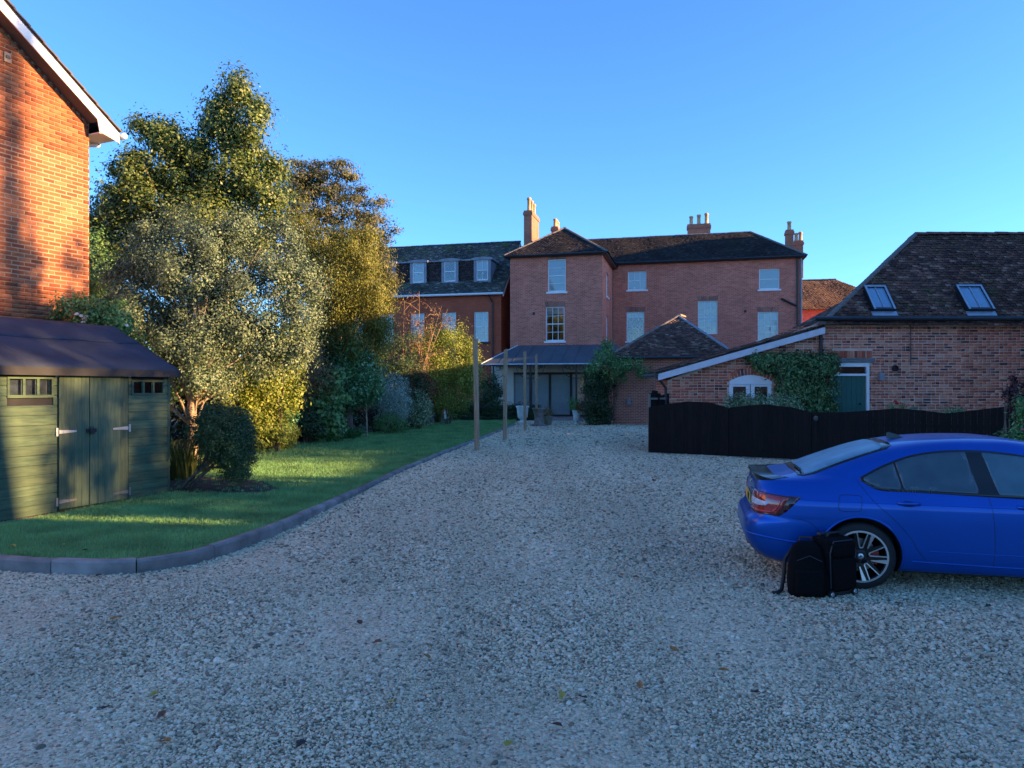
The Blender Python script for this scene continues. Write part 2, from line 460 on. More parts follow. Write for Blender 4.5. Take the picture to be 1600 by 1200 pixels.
def ridge(parent, a, b, mat, r=0.11, L=0.33, name='ridge_tile', single=True, n=8):
    """half-round ridge or hip tiles, each a piece"""
    a, b = Vector(a), Vector(b); d = b - a; k = max(1, int(d.length / L)); d = d / k; u = d.normalized()
    side = u.cross(Vector((0, 0, 1))).normalized(); up = side.cross(u)
    m = MB(); Lr = d.length * 1.04
    for s_ in (0, 1):
        rr = r * (1.0 if s_ else 1.08)
        for i in range(n + 1):
            t = math.pi * i / n
            m.v.append((math.cos(t) * rr, s_ * Lr, math.sin(t) * rr * 0.8))
    for i in range(n): m.f.append((i, i + 1, i + n + 2, i + n + 1))
    m.f.append(tuple(range(n + 1))); m.f.append(tuple(range(n + 1, 2 * n + 2))[::-1])
    me = m.mesh(name); me.materials.append(mat)
    R = Matrix((side, u, up)).transposed().to_4x4()
    for i in range(k):
        o = link(name, me, None, parent); o.matrix_local = Matrix.Translation(a + d * i + Vector((0, 0, random.uniform(-.008, .008)))) @ R
def wall(name, parent, W0, W1, top, openings, mat, z0=0.0, rev=0.14, y=0.0, loc=None, rz=None):
    """wall face in plane y with recessed openings; top: list of (x,z)"""
    xs = sorted(set([W0, W1] + [t[0] for t in top if W0 < t[0] < W1] + [o for q in openings for o in q[:2] if W0 < o < W1]))
    tz = lambda x: float(np.interp(x, [t[0] for t in top], [t[1] for t in top]))
    m = MB()
    zc = sorted(set([z0] + [o for q in openings for o in q[2:4]] + [max(t[1] for t in top) + .01]))
    for i in range(len(xs) - 1):
        a, b_ = xs[i], xs[i + 1]; ta, tb = tz(a), tz(b_)
        for j in range(len(zc) - 1):
            c, d = zc[j], zc[j + 1]
            if any(a >= q[0] - 1e-6 and b_ <= q[1] + 1e-6 and c >= q[2] - 1e-6 and d <= q[3] + 1e-6 for q in openings): continue
            pts = [(a, c), (b_, c), (b_, d), (a, d)]
            # clip below the sloping top
            fn = lambda p: (ta + (tb - ta) * (p[0] - a) / (b_ - a)) - p[1]
            out = []
            for k in range(4):
                p, q = pts[k], pts[(k + 1) % 4]; fp, fq = fn(p), fn(q)
                if fp >= -1e-9: out.append(p)
                if (fp > 1e-9 and fq < -1e-9) or (fp < -1e-9 and fq > 1e-9):
                    t = fp / (fp - fq); out.append((p[0] + (q[0] - p[0]) * t, p[1] + (q[1] - p[1]) * t))
            if len(out) >= 3: m.poly([(p[0], y, p[1]) for p in out])
    for (a, b_, c, d) in openings:
        m.poly([(a, y, c), (a, y, d), (a, y + rev, d), (a, y + rev, c)]); m.poly([(b_, y, d), (b_, y, c), (b_, y + rev, c), (b_, y + rev, d)])
        m.poly([(a, y, d), (b_, y, d), (b_, y + rev, d), (a, y + rev, d)]); m.poly([(a, y, c), (a, y + rev, c), (b_, y + rev, c), (b_, y, c)])
    me = m.mesh(name, fix=False)
    return link(name, me, mat, parent, loc, rz)

# ================================================================ shared materials
white = M('white_paint', (0.78, 0.79, 0.8), 0.45, var=0.05, vscale=3)
glass = Mglass('window_glass')
unlit_room = M('unlit_room', (0.02, 0.02, 0.022), 0.9, var=0.3)  # near-black colour stands in for the shade of unlit rooms
blind_m = M('pale_blind', (0.48, 0.52, 0.55), 0.8, var=0.04, vscale=2)
lead = M('lead_sheet', (0.22, 0.24, 0.28), 0.5, var=0.2, vscale=3, bump=0.2, bscale=8)
black_metal = M('black_metal', (0.02, 0.02, 0.024), 0.45, var=0.3)
pot_buff = M('buff_clay', (0.5, 0.33, 0.18), 0.85, var=0.25, vscale=9, bump=0.3)
pot_red = M('red_clay', (0.42, 0.19, 0.11), 0.85, var=0.25, vscale=9, bump=0.3)
stone_m = M('stone_sill', (0.55, 0.54, 0.52), 0.8, var=0.15, vscale=7)
brick_main = Mbrick('brickwork_main', (0.46, 0.105, 0.065), (0.66, 0.185, 0.12), (0.62, 0.33, 0.24), patch=(0.72, 0.45, 0.36), msize=0.01)
brick_annexe = Mbrick('brickwork_annexe', (0.42, 0.075, 0.036), (0.5, 0.105, 0.052), (0.34, 0.15, 0.095), msize=0.008)
brick_stack = Mbrick('brickwork_stack', (0.36, 0.115, 0.065), (0.46, 0.16, 0.09), (0.34, 0.22, 0.16))
brick_out = Mbrick('brickwork_outhouse', (0.4, 0.1, 0.06), (0.55, 0.16, 0.1), (0.55, 0.34, 0.25), patch=(0.58, 0.4, 0.32))
TS = [(0.0, (0.055, 0.03, 0.026)), (0.3, (0.09, 0.05, 0.041)), (0.6, (0.125, 0.066, 0.051)), (0.85, (0.17, 0.085, 0.063)), (0.97, (0.26, 0.17, 0.13))]
tile_m = Mramp('clay_tile', TS, nscale=0.8, namt=0.35, patch=((0.075, 0.082, 0.035), 1.3, 0.55, 0.75))
TS2 = [(0.0, (0.013, 0.0125, 0.014)), (0.5, (0.022, 0.02, 0.022)), (0.9, (0.034, 0.029, 0.03)), (1.0, (0.065, 0.058, 0.055))]
tile_far = Mramp('clay_tile_far', TS2, nscale=0.6, namt=0.4, patch=((0.04, 0.046, 0.026), 0.9, 0.55, 0.75))
tile_slab = M('roof_underlay', (0.05, 0.04, 0.038), 0.9)
ridge_m = M('ridge_clay', (0.17, 0.14, 0.12), 0.85, var=0.3, vscale=3)

def window(parent, x0, x1, z0, z1, cols=3, rows=4, y=0.0, blind=0.0, sill=True, rz=0.0, bars=True, mat=white, fw=0.06, mid=True, depth=0.07, blind_mat=None):
    """sash window set in its opening; blind = share of the height a blind covers from the top"""
    W, H = x1 - x0, z1 - z0
    m = MB(); a, b_ = depth, depth + 0.07
    m.box(0, fw, a, b_, 0, H).box(W - fw, W, a, b_, 0, H).box(fw, W - fw, a, b_, H - fw, H).box(fw, W - fw, a, b_, 0, fw * 1.3)
    if mid: m.box(fw, W - fw, a + .01, b_ - .005, H / 2 - .025, H / 2 + .025)
    loc = (x0, y, z0) if rz == 0 else (y, x0, z0)
    o = m.obj('window', mat, parent, loc=loc, rz=rz)
    iw, ih = W - 2 * fw, H - 2 * fw
    if bars:
        t = 0.013
        for i in range(1, cols): MB().box(fw + iw * i / cols - t, fw + iw * i / cols + t, a + .02, b_ - .02, fw, H - fw).obj('glazing_bar', mat, o)
        for j in range(1, rows):
            if mid and rows % 2 == 0 and j == rows // 2: continue
            zz = fw + ih * j / rows
            MB().box(fw, W - fw, a + .022, b_ - .022, zz - t, zz + t).obj('glazing_bar', mat, o)
    pw, ph = iw / cols, ih / rows
    pm = MB().box(0, pw, 0, .004, 0, ph).mesh('pane'); pm.materials.append(glass)
    for i in range(cols):
        for j in range(rows):
            p = link('pane', pm, None, o); p.location = (fw + pw * i, a + .036, fw + ph * j)
            p.rotation_euler = (random.uniform(-.006, .006), 0, random.uniform(-.006, .006))
    MB().box(.01, W - .01, b_ + .35, b_ + .37, .01, H - .01).obj('room_shade_panel', unlit_room, o)  # dark sheet in place of the unlit room behind the panes
    if blind: MB().box(.02, W - .02, b_ + .02, b_ + .03, H * (1 - blind), H - .02).obj('blind', blind_mat or blind_m, o)
    if sill: MB().box(-.09, W + .09, -.07, a + .02, -.1, -.002).obj('sill', mat, o)
    return o
def chimney(parent, x0, x1, y0, y1, z0, z1, pots, pz, mat, pmat, name='chimney'):
    m = MB().box(x0, x1, y0, y1, z0, z1 - .3).box(x0 - .05, x1 + .05, y0 - .05, y1 + .05, z1 - .298, z1 - .12).box(x0 - .01, x1 + .01, y0 - .01, y1 + .01, z1 - .118, z1)
    c = m.obj(name, mat, parent)
    for (x, y, s) in pots:
        h = (pz - z1) * s
        p = MB().lathe([(.15, -.05), (.15, h * .1), (.125, h * .15), (.115, h * .8), (.15, h * .83), (.15, h * .93), (.12, h), (.09, h), (.09, h * .7)], (x, y, z1), 12).obj('chimney_pot', pmat, c, smooth=True)
    return c

# ================================================================ setting: ground, drive, lawn, beds
soil = M('soil', (0.045, 0.032, 0.022), 0.95, var=0.4, vscale=5, bump=0.8, bscale=30)
def sheet(name, xs, ys, zf, mat):
    xs, ys = np.array(xs), np.array(ys)
    v = np.array([(x, y, zf(x, y)) for y in ys for x in xs]); nx = len(xs)
    f = np.array([(j * nx + i, j * nx + i + 1, (j + 1) * nx + i + 1, (j + 1) * nx + i) for j in range(len(ys) - 1) for i in range(nx - 1)])
    o = link(name, mesh_np(name, v, f, 4, True), mat, kind='structure'); return o
ysn = [-600, -60, -20, 0, 3, 6, 8] + list(np.arange(9, 16.01, 0.5)) + [18, 24, 40, 80, 200, 900]
ground_m = M('rough_ground', (0.06, 0.06, 0.035), 0.95, var=0.4, vscale=0.5, bump=0.5, bscale=10)
sheet('ground', [-900, -200, -60, -20, 0, 20, 60, 200, 900], ysn, lambda x, y: gz(y) - 0.03, ground_m)

def gravel_material():
    m, N, L, b = nodes('gravel')
    ge = N.new('ShaderNodeNewGeometry'); pos = ge.outputs['Position']
    v = N.new('ShaderNodeTexVoronoi'); v.inputs['Scale'].default_value = 42; v.inputs['Randomness'].default_value = 1.0; L.new(pos, v.inputs['Vector'])
    sp = N.new('ShaderNodeSeparateColor'); L.new(v.outputs['Color'], sp.inputs[0])
    r = N.new('ShaderNodeValToRGB'); cr = r.color_ramp
    st = [(0.0, (0.36, 0.28, 0.175)), (0.3, (0.57, 0.46, 0.295)), (0.6, (0.66, 0.545, 0.35)), (0.85, (0.72, 0.6, 0.4)), (1.0, (0.75, 0.68, 0.51))]
    while len(cr.elements) < len(st): cr.elements.new(.5)
    for e, (p, c) in zip(cr.elements, st): e.position = p; e.color = (*c, 1)
    L.new(sp.outputs[0], r.inputs['Fac'])
    # dark joints between stones
    mr = N.new('ShaderNodeMapRange'); mr.inputs['From Min'].default_value = 0.25; mr.inputs['From Max'].default_value = 0.75; mr.inputs['To Min'].default_value = 1.0; mr.inputs['To Max'].default_value = 0.85
    L.new(v.outputs['Distance'], mr.inputs['Value'])
    h = N.new('ShaderNodeHueSaturation'); L.new(r.outputs['Color'], h.inputs['Color']); L.new(mr.outputs[0], h.inputs['Value'])
    # dusty, driven-in patches
    n = N.new('ShaderNodeTexNoise'); n.inputs['Scale'].default_value = 0.45; n.inputs['Detail'].default_value = 6; n.inputs['Roughness'].default_value = 0.6
    mp_ = N.new('ShaderNodeMapping'); mp_.inputs['Scale'].default_value = (1.3, .3, 1); L.new(pos, mp_.inputs['Vector']); L.new(mp_.outputs[0], n.inputs['Vector'])
    m2 = N.new('ShaderNodeMapRange'); m2.inputs['From Min'].default_value = 0.3; m2.inputs['From Max'].default_value = 0.72; m2.inputs['To Min'].default_value = 0.86; m2.inputs['To Max'].default_value = 1.16
    L.new(n.outputs['Fac'], m2.inputs['Value'])
    h2 = N.new('ShaderNodeHueSaturation'); L.new(h.outputs['Color'], h2.inputs['Color']); L.new(m2.outputs[0], h2.inputs['Value'])
    L.new(h2.outputs['Color'], b.inputs['Base Color']); b.inputs['Roughness'].default_value = 0.85; setspec(b, 0.25)
    bp = N.new('ShaderNodeBump'); bp.inputs['Strength'].default_value = 1.0; bp.inputs['Distance'].default_value = 0.02; bp.invert = True
    L.new(v.outputs['Distance'], bp.inputs['Height']); L.new(bp.outputs['Normal'], b.inputs['Normal'])
    return m
gravel = gravel_material()
sheet('gravel_drive', list(np.linspace(-12, 30, 22)), [-14, -6, 0, 3, 6, 8] + list(np.arange(9, 16.01, 0.5)) + [18, 24, 30, 38.6], lambda x, y: gz(y), gravel)

# kerb line from the left edge round the corner and up the drive
KPX = [(-140, 884), (-60, 888), (0, 892), (70, 897), (190, 899), (280, 887), (330, 875), (420, 842), (500, 804), (600, 752), (700, 708), (760, 684), (806, 664)]
KP = [G(*q) for q in KPX]
def resample(pts, step):
    pts = [Vector(p) for p in pts]; out = [pts[0]]; acc = 0
    dense = []
    for i in range(len(pts) - 1):        # Catmull-Rom
        p0, p1, p2, p3 = pts[max(i - 1, 0)], pts[i], pts[i + 1], pts[min(i + 2, len(pts) - 1)]
        for k in range(24):
            t = k / 24
            dense.append(0.5 * ((2 * p1) + (p2 - p0) * t + (2 * p0 - 5 * p1 + 4 * p2 - p3) * t * t + (3 * p1 - p0 - 3 * p2 + p3) * t ** 3))
    dense.append(pts[-1])
    last = dense[0]
    for p in dense[1:]:
        while (Vector((p.x, p.y, 0)) - Vector((last.x, last.y, 0))).length >= step:
            dirv = (p - last); L_ = Vector((dirv.x, dirv.y, 0)).length
            last = last + dirv * (step / L_); out.append(last)
    return out
KER = resample(KP, 0.3)
kerb_stone = M('kerb_concrete', (0.2, 0.185, 0.175), 0.85, var=0.35, vscale=4, bump=0.5, bscale=30, island=0.28)
kerb = link('kerb', None, kind='structure')
def off2(i, d):
    a, b_ = KER[max(i - 1, 0)], KER[min(i + 1, len(KER) - 1)]
    t = (b_ - a); n = Vector((-t.y, t.x, 0)).normalized()    # to the left of travel = lawn side
    return KER[i] + n * d
i = 0
while i < len(KER) - 1:
    j = min(i + (2 if 12 < i < 22 else 3), len(KER) - 1); m = MB(); idx = list(range(i, j + 1)); prof = None
    tw_ = random.uniform(-.008, .008)
    for q in idx:
        A = off2(q, 0); B_ = off2(q, 0.11)
        if q == i: s_ = 0.006
        elif q == j: s_ = -0.006
        else: s_ = 0
        t = (KER[min(q + 1, len(KER) - 1)] - KER[max(q - 1, 0)]).normalized() * s_
        zt = lz(A.y) + 0.035 + tw_; zb = gz(A.y) - 0.06
        for (p, z) in ((A, zb), (A, zt - .025), (A + (B_ - A) * .2, zt), (B_, zt), (B_, zb)):
            m.v.append((p.x + t.x, p.y + t.y, z))
    k = len(idx)
    for q in range(k - 1):
        for r in range(5):
            m.f.append((q * 5 + r, q * 5 + (r + 1) % 5, (q + 1) * 5 + (r + 1) % 5, (q + 1) * 5 + r))
    m.f.append((0, 1, 2, 3, 4)); m.f.append(tuple((k - 1) * 5 + r for r in range(5)))
    m.obj('kerb_stone', kerb_stone, kerb)
    i = j
# lawn: from the kerb to the planted border
BPX = [(806, 657), (700, 659), (640, 668), (560, 680), (470, 692), (400, 702)]
BPT = [G(*q, lev=lz) for q in BPX] + [Vector((-9.5, 19.5, 0)), Vector((-11, 14, 0)), Vector((-11, 7.3, 0))]
inner = [off2(q, 0.108) for q in range(len(KER))]
lawn_poly = [(p.x, p.y) for p in inner] + [(p.x, p.y) for p in BPT]
LP = [(p[0], p[1]) for p in lawn_poly]
def lawn_material():
    m, N, L, b = nodes('lawn')
    ge = N.new('ShaderNodeNewGeometry'); pos = ge.outputs['Position']
    n = N.new('ShaderNodeTexNoise'); n.inputs['Scale'].default_value = 1.3; n.inputs['Detail'].default_value = 8; n.inputs['Roughness'].default_value = 0.65; L.new(pos, n.inputs['Vector'])
    r = N.new('ShaderNodeValToRGB'); r.color_ramp.elements[0].color = (0.085, 0.2, 0.06, 1); r.color_ramp.elements[1].color = (0.17, 0.36, 0.12, 1)
    r.color_ramp.elements[0].position = .3; r.color_ramp.elements[1].position = .7
    L.new(n.outputs['Fac'], r.inputs['Fac']); L.new(r.outputs[0], b.inputs['Base Color'])
    b.inputs['Roughness'].default_value = 0.8; setspec(b, 0.2)
    n2 = N.new('ShaderNodeTexNoise'); n2.inputs['Scale'].default_value = 90; n2.inputs['Detail'].default_value = 3; L.new(pos, n2.inputs['Vector'])
    bp = N.new('ShaderNodeBump'); bp.inputs['Strength'].default_value = 1; bp.inputs['Distance'].default_value = 0.03
    L.new(n2.outputs['Fac'], bp.inputs['Height']); L.new(bp.outputs['Normal'], b.inputs['Normal'])
    return m
lawn_m = lawn_material()
def polysheet(name, poly, zf, mat, step=0.7, kind='structure'):
    pts = [Vector(p) for p in poly]; n = len(pts); edges = [(i, (i + 1) % n) for i in range(n)]
    xs = [p[0] for p in poly]; ys = [p[1] for p in poly]
    x = min(xs) + step / 2
    while x < max(xs):
        y = min(ys) + step / 2
        while y < max(ys):
            if inside(poly, x, y): pts.append(Vector((x, y)))
            y += step
        x += step
    vs, es, fs, *_ = delaunay_2d_cdt(pts, edges, [], 1, 1e-5)
    me = bpy.data.meshes.new(name); me.from_pydata([(v.x, v.y, zf(v.x, v.y)) for v in vs], [], [tuple(f) for f in fs]); me.update()
    bm = bmesh.new(); bm.from_mesh(me); bmesh.ops.recalc_face_normals(bm, faces=bm.faces)
    if bm.faces and sum(f.normal.z for f in bm.faces) < 0: bmesh.ops.reverse_faces(bm, faces=bm.faces)
    bm.to_mesh(me); bm.free()
    return link(name, me, mat, kind=kind)
polysheet('lawn', lawn_poly, lambda x, y: lz(y), lawn_m)
bed_poly = [(p.x, p.y) for p in BPT[:7]] + [(-16, 19), (-16, 45), (0.2, 45), (0.3, 37)]
polysheet('flower_bed', bed_poly, lambda x, y: lz(y) + 0.012 + 0.02 * math.sin(x * 3) * math.sin(y * 2.3), soil, 1.2)
shed_bed = [(-5.75, 12.35), (-4.2, 12.2), (-4.0, 12.7), (-4.6, 13.6), (-6.4, 14.6), (-9, 15), (-8, 12.9)]
polysheet('bare_soil', shed_bed, lambda x, y: lz(y) + 0.008, soil, 0.5)
patio_m = M('patio_stone', (0.3, 0.28, 0.26), 0.85, var=0.25, vscale=1.5, bump=0.3, bscale=20, island=0.2)
patio = link('patio', None, kind='structure')
PF = Fr(-4.2, 44.2, RAD(-14))
patio.location = PF.o; patio.rotation_euler = (0, 0, PF.r)
sl = MB().box(0.006, .894, 0.006, .594, -.05, 0.035).mesh('paving_slab'); sl.materials.append(patio_m)
for a in range(13):
    for b_ in range(10):
        wp = PF.w(a * .9, -b_ * .6 - .6, 0)
        if wp.y < 38.4 or wp.x < -2.8: continue
        o = link('paving_slab', sl, None, patio); o.location = (a * .9, -b_ * .6 - .6, random.uniform(-.004, .004))

# ================================================================ the three-storey brick house
HF = Fr(-0.11, 43.8, RAD(-14))
house = thing('brick_house', 'large three storey old red brick house with hipped dark tiled roofs', 'house', HF.o, HF.r)
RET = 5.5
W1 = HF.hy(941, 500)[0]
EW = 9.5
def rect(fr, x0, x1, y0, y1, yo=0.0):
    a = fr.hy(x0, (y0 + y1) / 2, yo); b_ = fr.hy(x1, (y0 + y1) / 2, yo); c = fr.hy((x0 + x1) / 2, y1, yo); d = fr.hy((x0 + x1) / 2, y0, yo)
    return (a[0], b_[0], c[1], d[1])
wu = rect(HF, 856, 884, 405, 456); wl = rect(HF, 852.7, 882, 479, 533)
GLZ = (HF.hy(799, 620)[0], HF.hy(915, 620)[0], 0.05, 2.62)
wall('wing_wall', house, 0, W1, [(0, EW), (W1, EW)], [wu, wl, GLZ], brick_main)
window(house, *wu, cols=1, rows=4, blind=0.97, mid=True)
window(house, *wl, cols=3, rows=4, blind=0.22)
# return wall of the wing, facing right, and the hidden sides
def hrect(px0, px1, py0, py1):
    a = HF.hx(px0, (py0 + py1) / 2, W1)[0]; b_ = HF.hx(px1, (py0 + py1) / 2, W1)[0]; c = HF.hx((px0 + px1) / 2, py1, W1)[1]; d = HF.hx((px0 + px1) / 2, py0, W1)[1]
    return (a, b_, c, d)
sw1 = (2.0, 3.0, 7.25, 8.7); sw2 = (2.0, 3.0, 4.0, 6.1)
wall('return_wall', house, 0, RET, [(0, EW), (RET, EW)], [sw1, sw2], brick_main, loc=(W1, 0, 0), rz=RAD(90))
for q in (sw1, sw2):
    window(house, *q, cols=2, rows=4, y=W1, rz=RAD(90), blind=0.5)
ME = 9.75
XR = HF.hy(1251, 480, RET)[0]
mw = [rect(HF, 981, 1010, 424, 453, RET), rect(HF, 979, 1007, 487, 533, RET), rect(HF, 1090.5, 1121, 470, 522, RET), rect(HF, 1186, 1218, 420, 452, RET), rect(HF, 1184, 1216, 487, 532, RET)]
wall('main_wall', house, W1, XR, [(W1, ME), (XR, ME)], mw, brick_main, y=RET)
window(house, *mw[0], cols=3, rows=2, y=RET, blind=0.9)
window(house, *mw[1], cols=3, rows=4, y=RET, blind=0.2)
window(house, *mw[2], cols=3, rows=5, y=RET, blind=0.96, sill=False)
window(house, *mw[3], cols=1, rows=2, y=RET, blind=0.97)
window(house, *mw[4], cols=3, rows=4, y=RET, blind=0.97)
BACK = RET + 9
MB().poly([(XR, RET, 0), (XR, BACK, 0), (XR, BACK, ME), (XR, RET, ME)]).poly([(XR, BACK, 0), (0, BACK, 0), (0, BACK, ME), (XR, BACK, ME)]).poly([(0, BACK, 0), (0, 0, 0), (0, 0, EW), (0, BACK, EW)]).obj('rear_walls', brick_main, house)
# brick flat arches over some windows
arch_m = M('rubbed_brick', (0.34, 0.14, 0.1), 0.9, var=0.25, vscale=9, island=0.25)
for q, yy in ((wu, 0), (wl, 0), (mw[1], RET), (mw[2], RET), (mw[4], RET)):
    k = 11; wd = (q[1] - q[0]) / k
    m = MB()
    for t in range(k):
        lean = (t - (k - 1) / 2) / k * 0.16
        xa = q[0] + t * wd
        m.prism([(xa + .004, yy - .006, q[3] + .004), (xa + wd - .004, yy - .006, q[3] + .004), (xa + wd - .004 + lean, yy - .006, q[3] + .3), (xa + .004 + lean, yy - .006, q[3] + .3)], (0, .02, 0))
    m.obj('window_arch', arch_m, house)
# roofs
OV = 0.3
AX, AY, AZ = W1 / 2, 3.05, 11.7
e = EW + .02
RW = dict(fl=(-OV, -OV, e), fr=(W1 + OV, -OV, e), ap=(AX, AY, AZ), bk=(AX, RET + 4, AZ))
roofw = MB().poly([RW['fl'], RW['fr'], RW['ap']]).poly([RW['fr'], (W1 + OV, RET + 4, e), RW['bk'], RW['ap']]).poly([(-OV, RET + 4, e), RW['fl'], RW['ap'], RW['bk']]).obj('wing_roof', tile_slab, house)
tiles(roofw, [RW['fl'], RW['fr'], RW['ap']], tile_far, 0.17, 0.11, seed=3)
tiles(roofw, [RW['fr'], (W1 + OV, RET + 4, e), RW['bk'], RW['ap']], tile_far, 0.17, 0.11, seed=4)
tiles(roofw, [(-OV, RET + 4, e), RW['fl'], RW['ap'], RW['bk']], tile_far, 0.17, 0.11, seed=5)
for a in ('fl', 'fr'): ridge(roofw, RW[a], RW['ap'], ridge_m, 0.09, 0.35, 'hip_tile')
ridge(roofw, RW['ap'], RW['bk'], ridge_m, 0.11)
e2 = ME + .02; RY = RET + 4.3; RZ = 12.25
XRG = HF.hy(1173, 362, RY)[0]
q1 = [(W1 - 1.5, RET - OV, e2), (XR + OV, RET - OV, e2), (XRG, RY, RZ), (W1 - 3.8, RY, RZ)]
q2 = [(XR + OV, RET - OV, e2), (XR + OV, BACK + OV, e2), (XRG, RY, RZ)]
q3 = [(XR + OV, BACK + OV, e2), (W1 - 6, BACK + OV, e2), (W1 - 3.8, RY, RZ), (XRG, RY, RZ)]
q4 = [(W1 - 6, BACK + OV, e2), (W1 - 6, RET, e2), (W1 - 3.8, RY, RZ)]
roofm = MB().poly(q1).poly(q2).poly(q3).poly(q4).obj('main_roof', tile_slab, house)
tiles(roofm, q1, tile_far, 0.17, 0.11, seed=6); tiles(roofm, q2, tile_far, 0.17, 0.11, seed=7)
ridge(roofm, q1[1], q1[2], ridge_m, 0.09, 0.35, 'hip_tile'); ridge(roofm, q1[3], q1[2], lead, 0.09, 0.45, 'ridge_roll')
# eaves: gutters and dark soffits
MB().box(-OV, W1 + OV, -OV + .02, 0, EW - .1, EW - .004).obj('soffit', black_metal, house)
MB().tube([(-OV, -OV - .05, EW - .02), (W1 + OV, -OV - .05, EW - .02)], .06).obj('gutter', black_metal, house)
MB().box(W1 + .01, W1 + OV, 0.01, RET, EW - .1, EW - .004).obj('soffit', black_metal, house)
MB().box(W1 + OV + .01, XR + OV, RET - OV + .02, RET - .002, ME - .1, ME - .004).obj('soffit', black_metal, house)
MB().tube([(W1 + OV, RET - OV - .05, ME - .02), (XR + OV, RET - OV - .05, ME - .02)], .06).obj('gutter', black_metal, house)
dp = HF.hy(1246, 480, RET)[0]
MB().tube([(dp, RET - .08, ME - .1), (dp, RET - .08, 1.0)], .06).obj('drainpipe', black_metal, house)
MB().tube([(dp + .22, RET - .08, ME - .1), (dp + .22, RET - .08, 1.0)], .045).obj('drainpipe', M('grey_pipe', (.3, .3, .31), .5), house)
a, b_ = HF.hy(1221, 467, RET), HF.hy(1244, 478, RET)
MB().tube([(a[0], RET + .05, a[1]), (a[0], RET - .1, a[1]), (b_[0], RET - .1, b_[1])], .065).obj('waste_pipe', black_metal, house)
a = HF.hy(957, 500, RET)[0]
MB().tube([(a, RET - .06, ME - .1), (a, RET - .06, 3)], .045).obj('drainpipe', black_metal, house)
for px, py, yo in ((834, 490, 0), (1164.5, 486.5, RET)):
    a = HF.hy(px, py, yo); MB().box(a[0] - .07, a[0] + .07, yo - .02, yo + .02, a[1] - .08, a[1] + .08).obj('air_brick', black_metal, house)
# chimneys
def stack(px0, px1, pyt, pyp, yo, dep, n, pm, zb, along='y', mat=brick_stack):
    a = HF.hy(px0, pyt, yo); b_ = HF.hy(px1, pyt, yo); zp = HF.hy(px0, pyp, yo)[1]
    x0, x1 = a[0], b_[0]
    if along == 'y': pots = [((x0 + x1) / 2, yo + dep * (k + .5) / n, 1.0 - .04 * k) for k in range(n)]
    else: pots = [(x0 + (x1 - x0) * (k + .5) / n, yo + dep / 2, .8 + .1 * k) for k in range(n)]
    chimney(house, x0, x1, yo, yo + dep, zb, a[1], pots, zp, mat, pm)
stack(818.5, 831, 329, 307, 4.2, 2.2, 3, pot_buff, 9.2)
stack(861.5, 871.5, 354, 341, 8.0, 1.4, 3, pot_buff, 11)
stack(1074, 1110, 350.5, 333, RY + .2, .7, 3, pot_buff, 11.5, 'x')
stack(1228, 1240, 359, 345, RET + 3, .55, 1, pot_buff, 9.5)
stack(1241.5, 1255, 376, 360, RET + 5.5, .6, 2, pot_buff, 9.2, 'x')
# ground floor under the verandah
cream = M('cream_render', (0.62, 0.56, 0.47), 0.9, var=0.08, vscale=2, bump=0.2)
xl = HF.hy(768, 620, 0)[0]
MB().box(xl, -.01, 0.02, 2.5, 0, 3.4).obj('cream_wall', cream, house)
MB().box(0.001, GLZ[0] + .15, -.03, -.003, 0, 3.3).obj('cream_wall', cream, house)
MB().box(GLZ[0] + .15, W1 + .0, -.03, -.003, GLZ[3] + .02, 3.3).obj('cream_wall', cream, house)
dw = M('dark_frame', (0.012, 0.012, 0.014), 0.5, var=0.2)
curtain = M('pale_curtain', (0.88, 0.88, 0.88), 0.85, var=0.06, vscale=3)
gx = [HF.hy(p, 620)[0] for p in (799.5, 829, 859, 892, 915)]
doors = MB()
doors.box(gx[0], gx[-1], .03, .1, 2.5, 2.62)
for x in gx: doors.box(x - .07, x + .07, .031, .099, .05, 2.5)
doors.box(gx[0] + .071, gx[-1] - .07, .032, .098, .05, .14)
door = doors.obj('glazed_doors', dw, house)
for k in range(4):
    MB().box(gx[k] + .07, gx[k + 1] - .07, .06, .066, .141, 2.5).obj('pane', glass, door)
    MB().box(gx[k] + .02, gx[k + 1] - .02, .12, .13, .15, 2.55).obj('curtain', curtain, door)
MB().box(gx[0], gx[-1], .5, .52, 0.06, 2.6).obj('room_shade_panel', unlit_room, door)
# verandah
vroof_m = M('blue_grey_metal', (0.06, 0.085, 0.105), 0.5, var=0.12, vscale=1.5, spec=0.35)
VD = -3.0
vx0 = HF.hy(751.5, 569, VD)[0]; vz = HF.hy(751.5, 569, VD)[1]; vt = HF.hy(860, 539.5, 0)[1]; vxt = HF.hy(809, 539, 0)[0]; vx1 = W1 + 1.2
pA, pB, pC, pD = Vector((vx0, VD, vz)), Vector((vx1, VD, vz)), Vector((vx1 - .3, -.02, vt)), Vector((vxt, -.02, vt)); pE = Vector((vx0, -.02 + 1.5, vz))
vr = MB().prism([pA, pB, pC, pD], (0, 0, -.04)).prism([pE, pA, pD], (0, 0, -.04)).obj('verandah_roof', vroof_m, house)
k = 11
for t in range(k):
    x = vx0 + (vx1 - vx0) * (t + .5) / k
    top = pC.z if x >= vxt else vz + (vt - vz) * (x - vx0) / (vxt - vx0)
    f_ = 1.0 if x >= vxt else (x - vx0) / (vxt - vx0)
    p0 = Vector((x, VD, vz)); p1 = Vector((x, VD + (-.02 - VD) * f_, vz + (vt - vz) * f_))
    MB().tube([p0 + Vector((0, 0, .012)), p1 + Vector((0, 0, .012))], .009, 6).obj('standing_seam', vroof_m, vr)
edge_m = M('pale_edge', (0.5, 0.54, 0.58), 0.4)
MB().tube([pA + Vector((0, 0, .02)), pD + Vector((0, 0, .02))], .03, 6).obj('hip_roll', edge_m, vr)
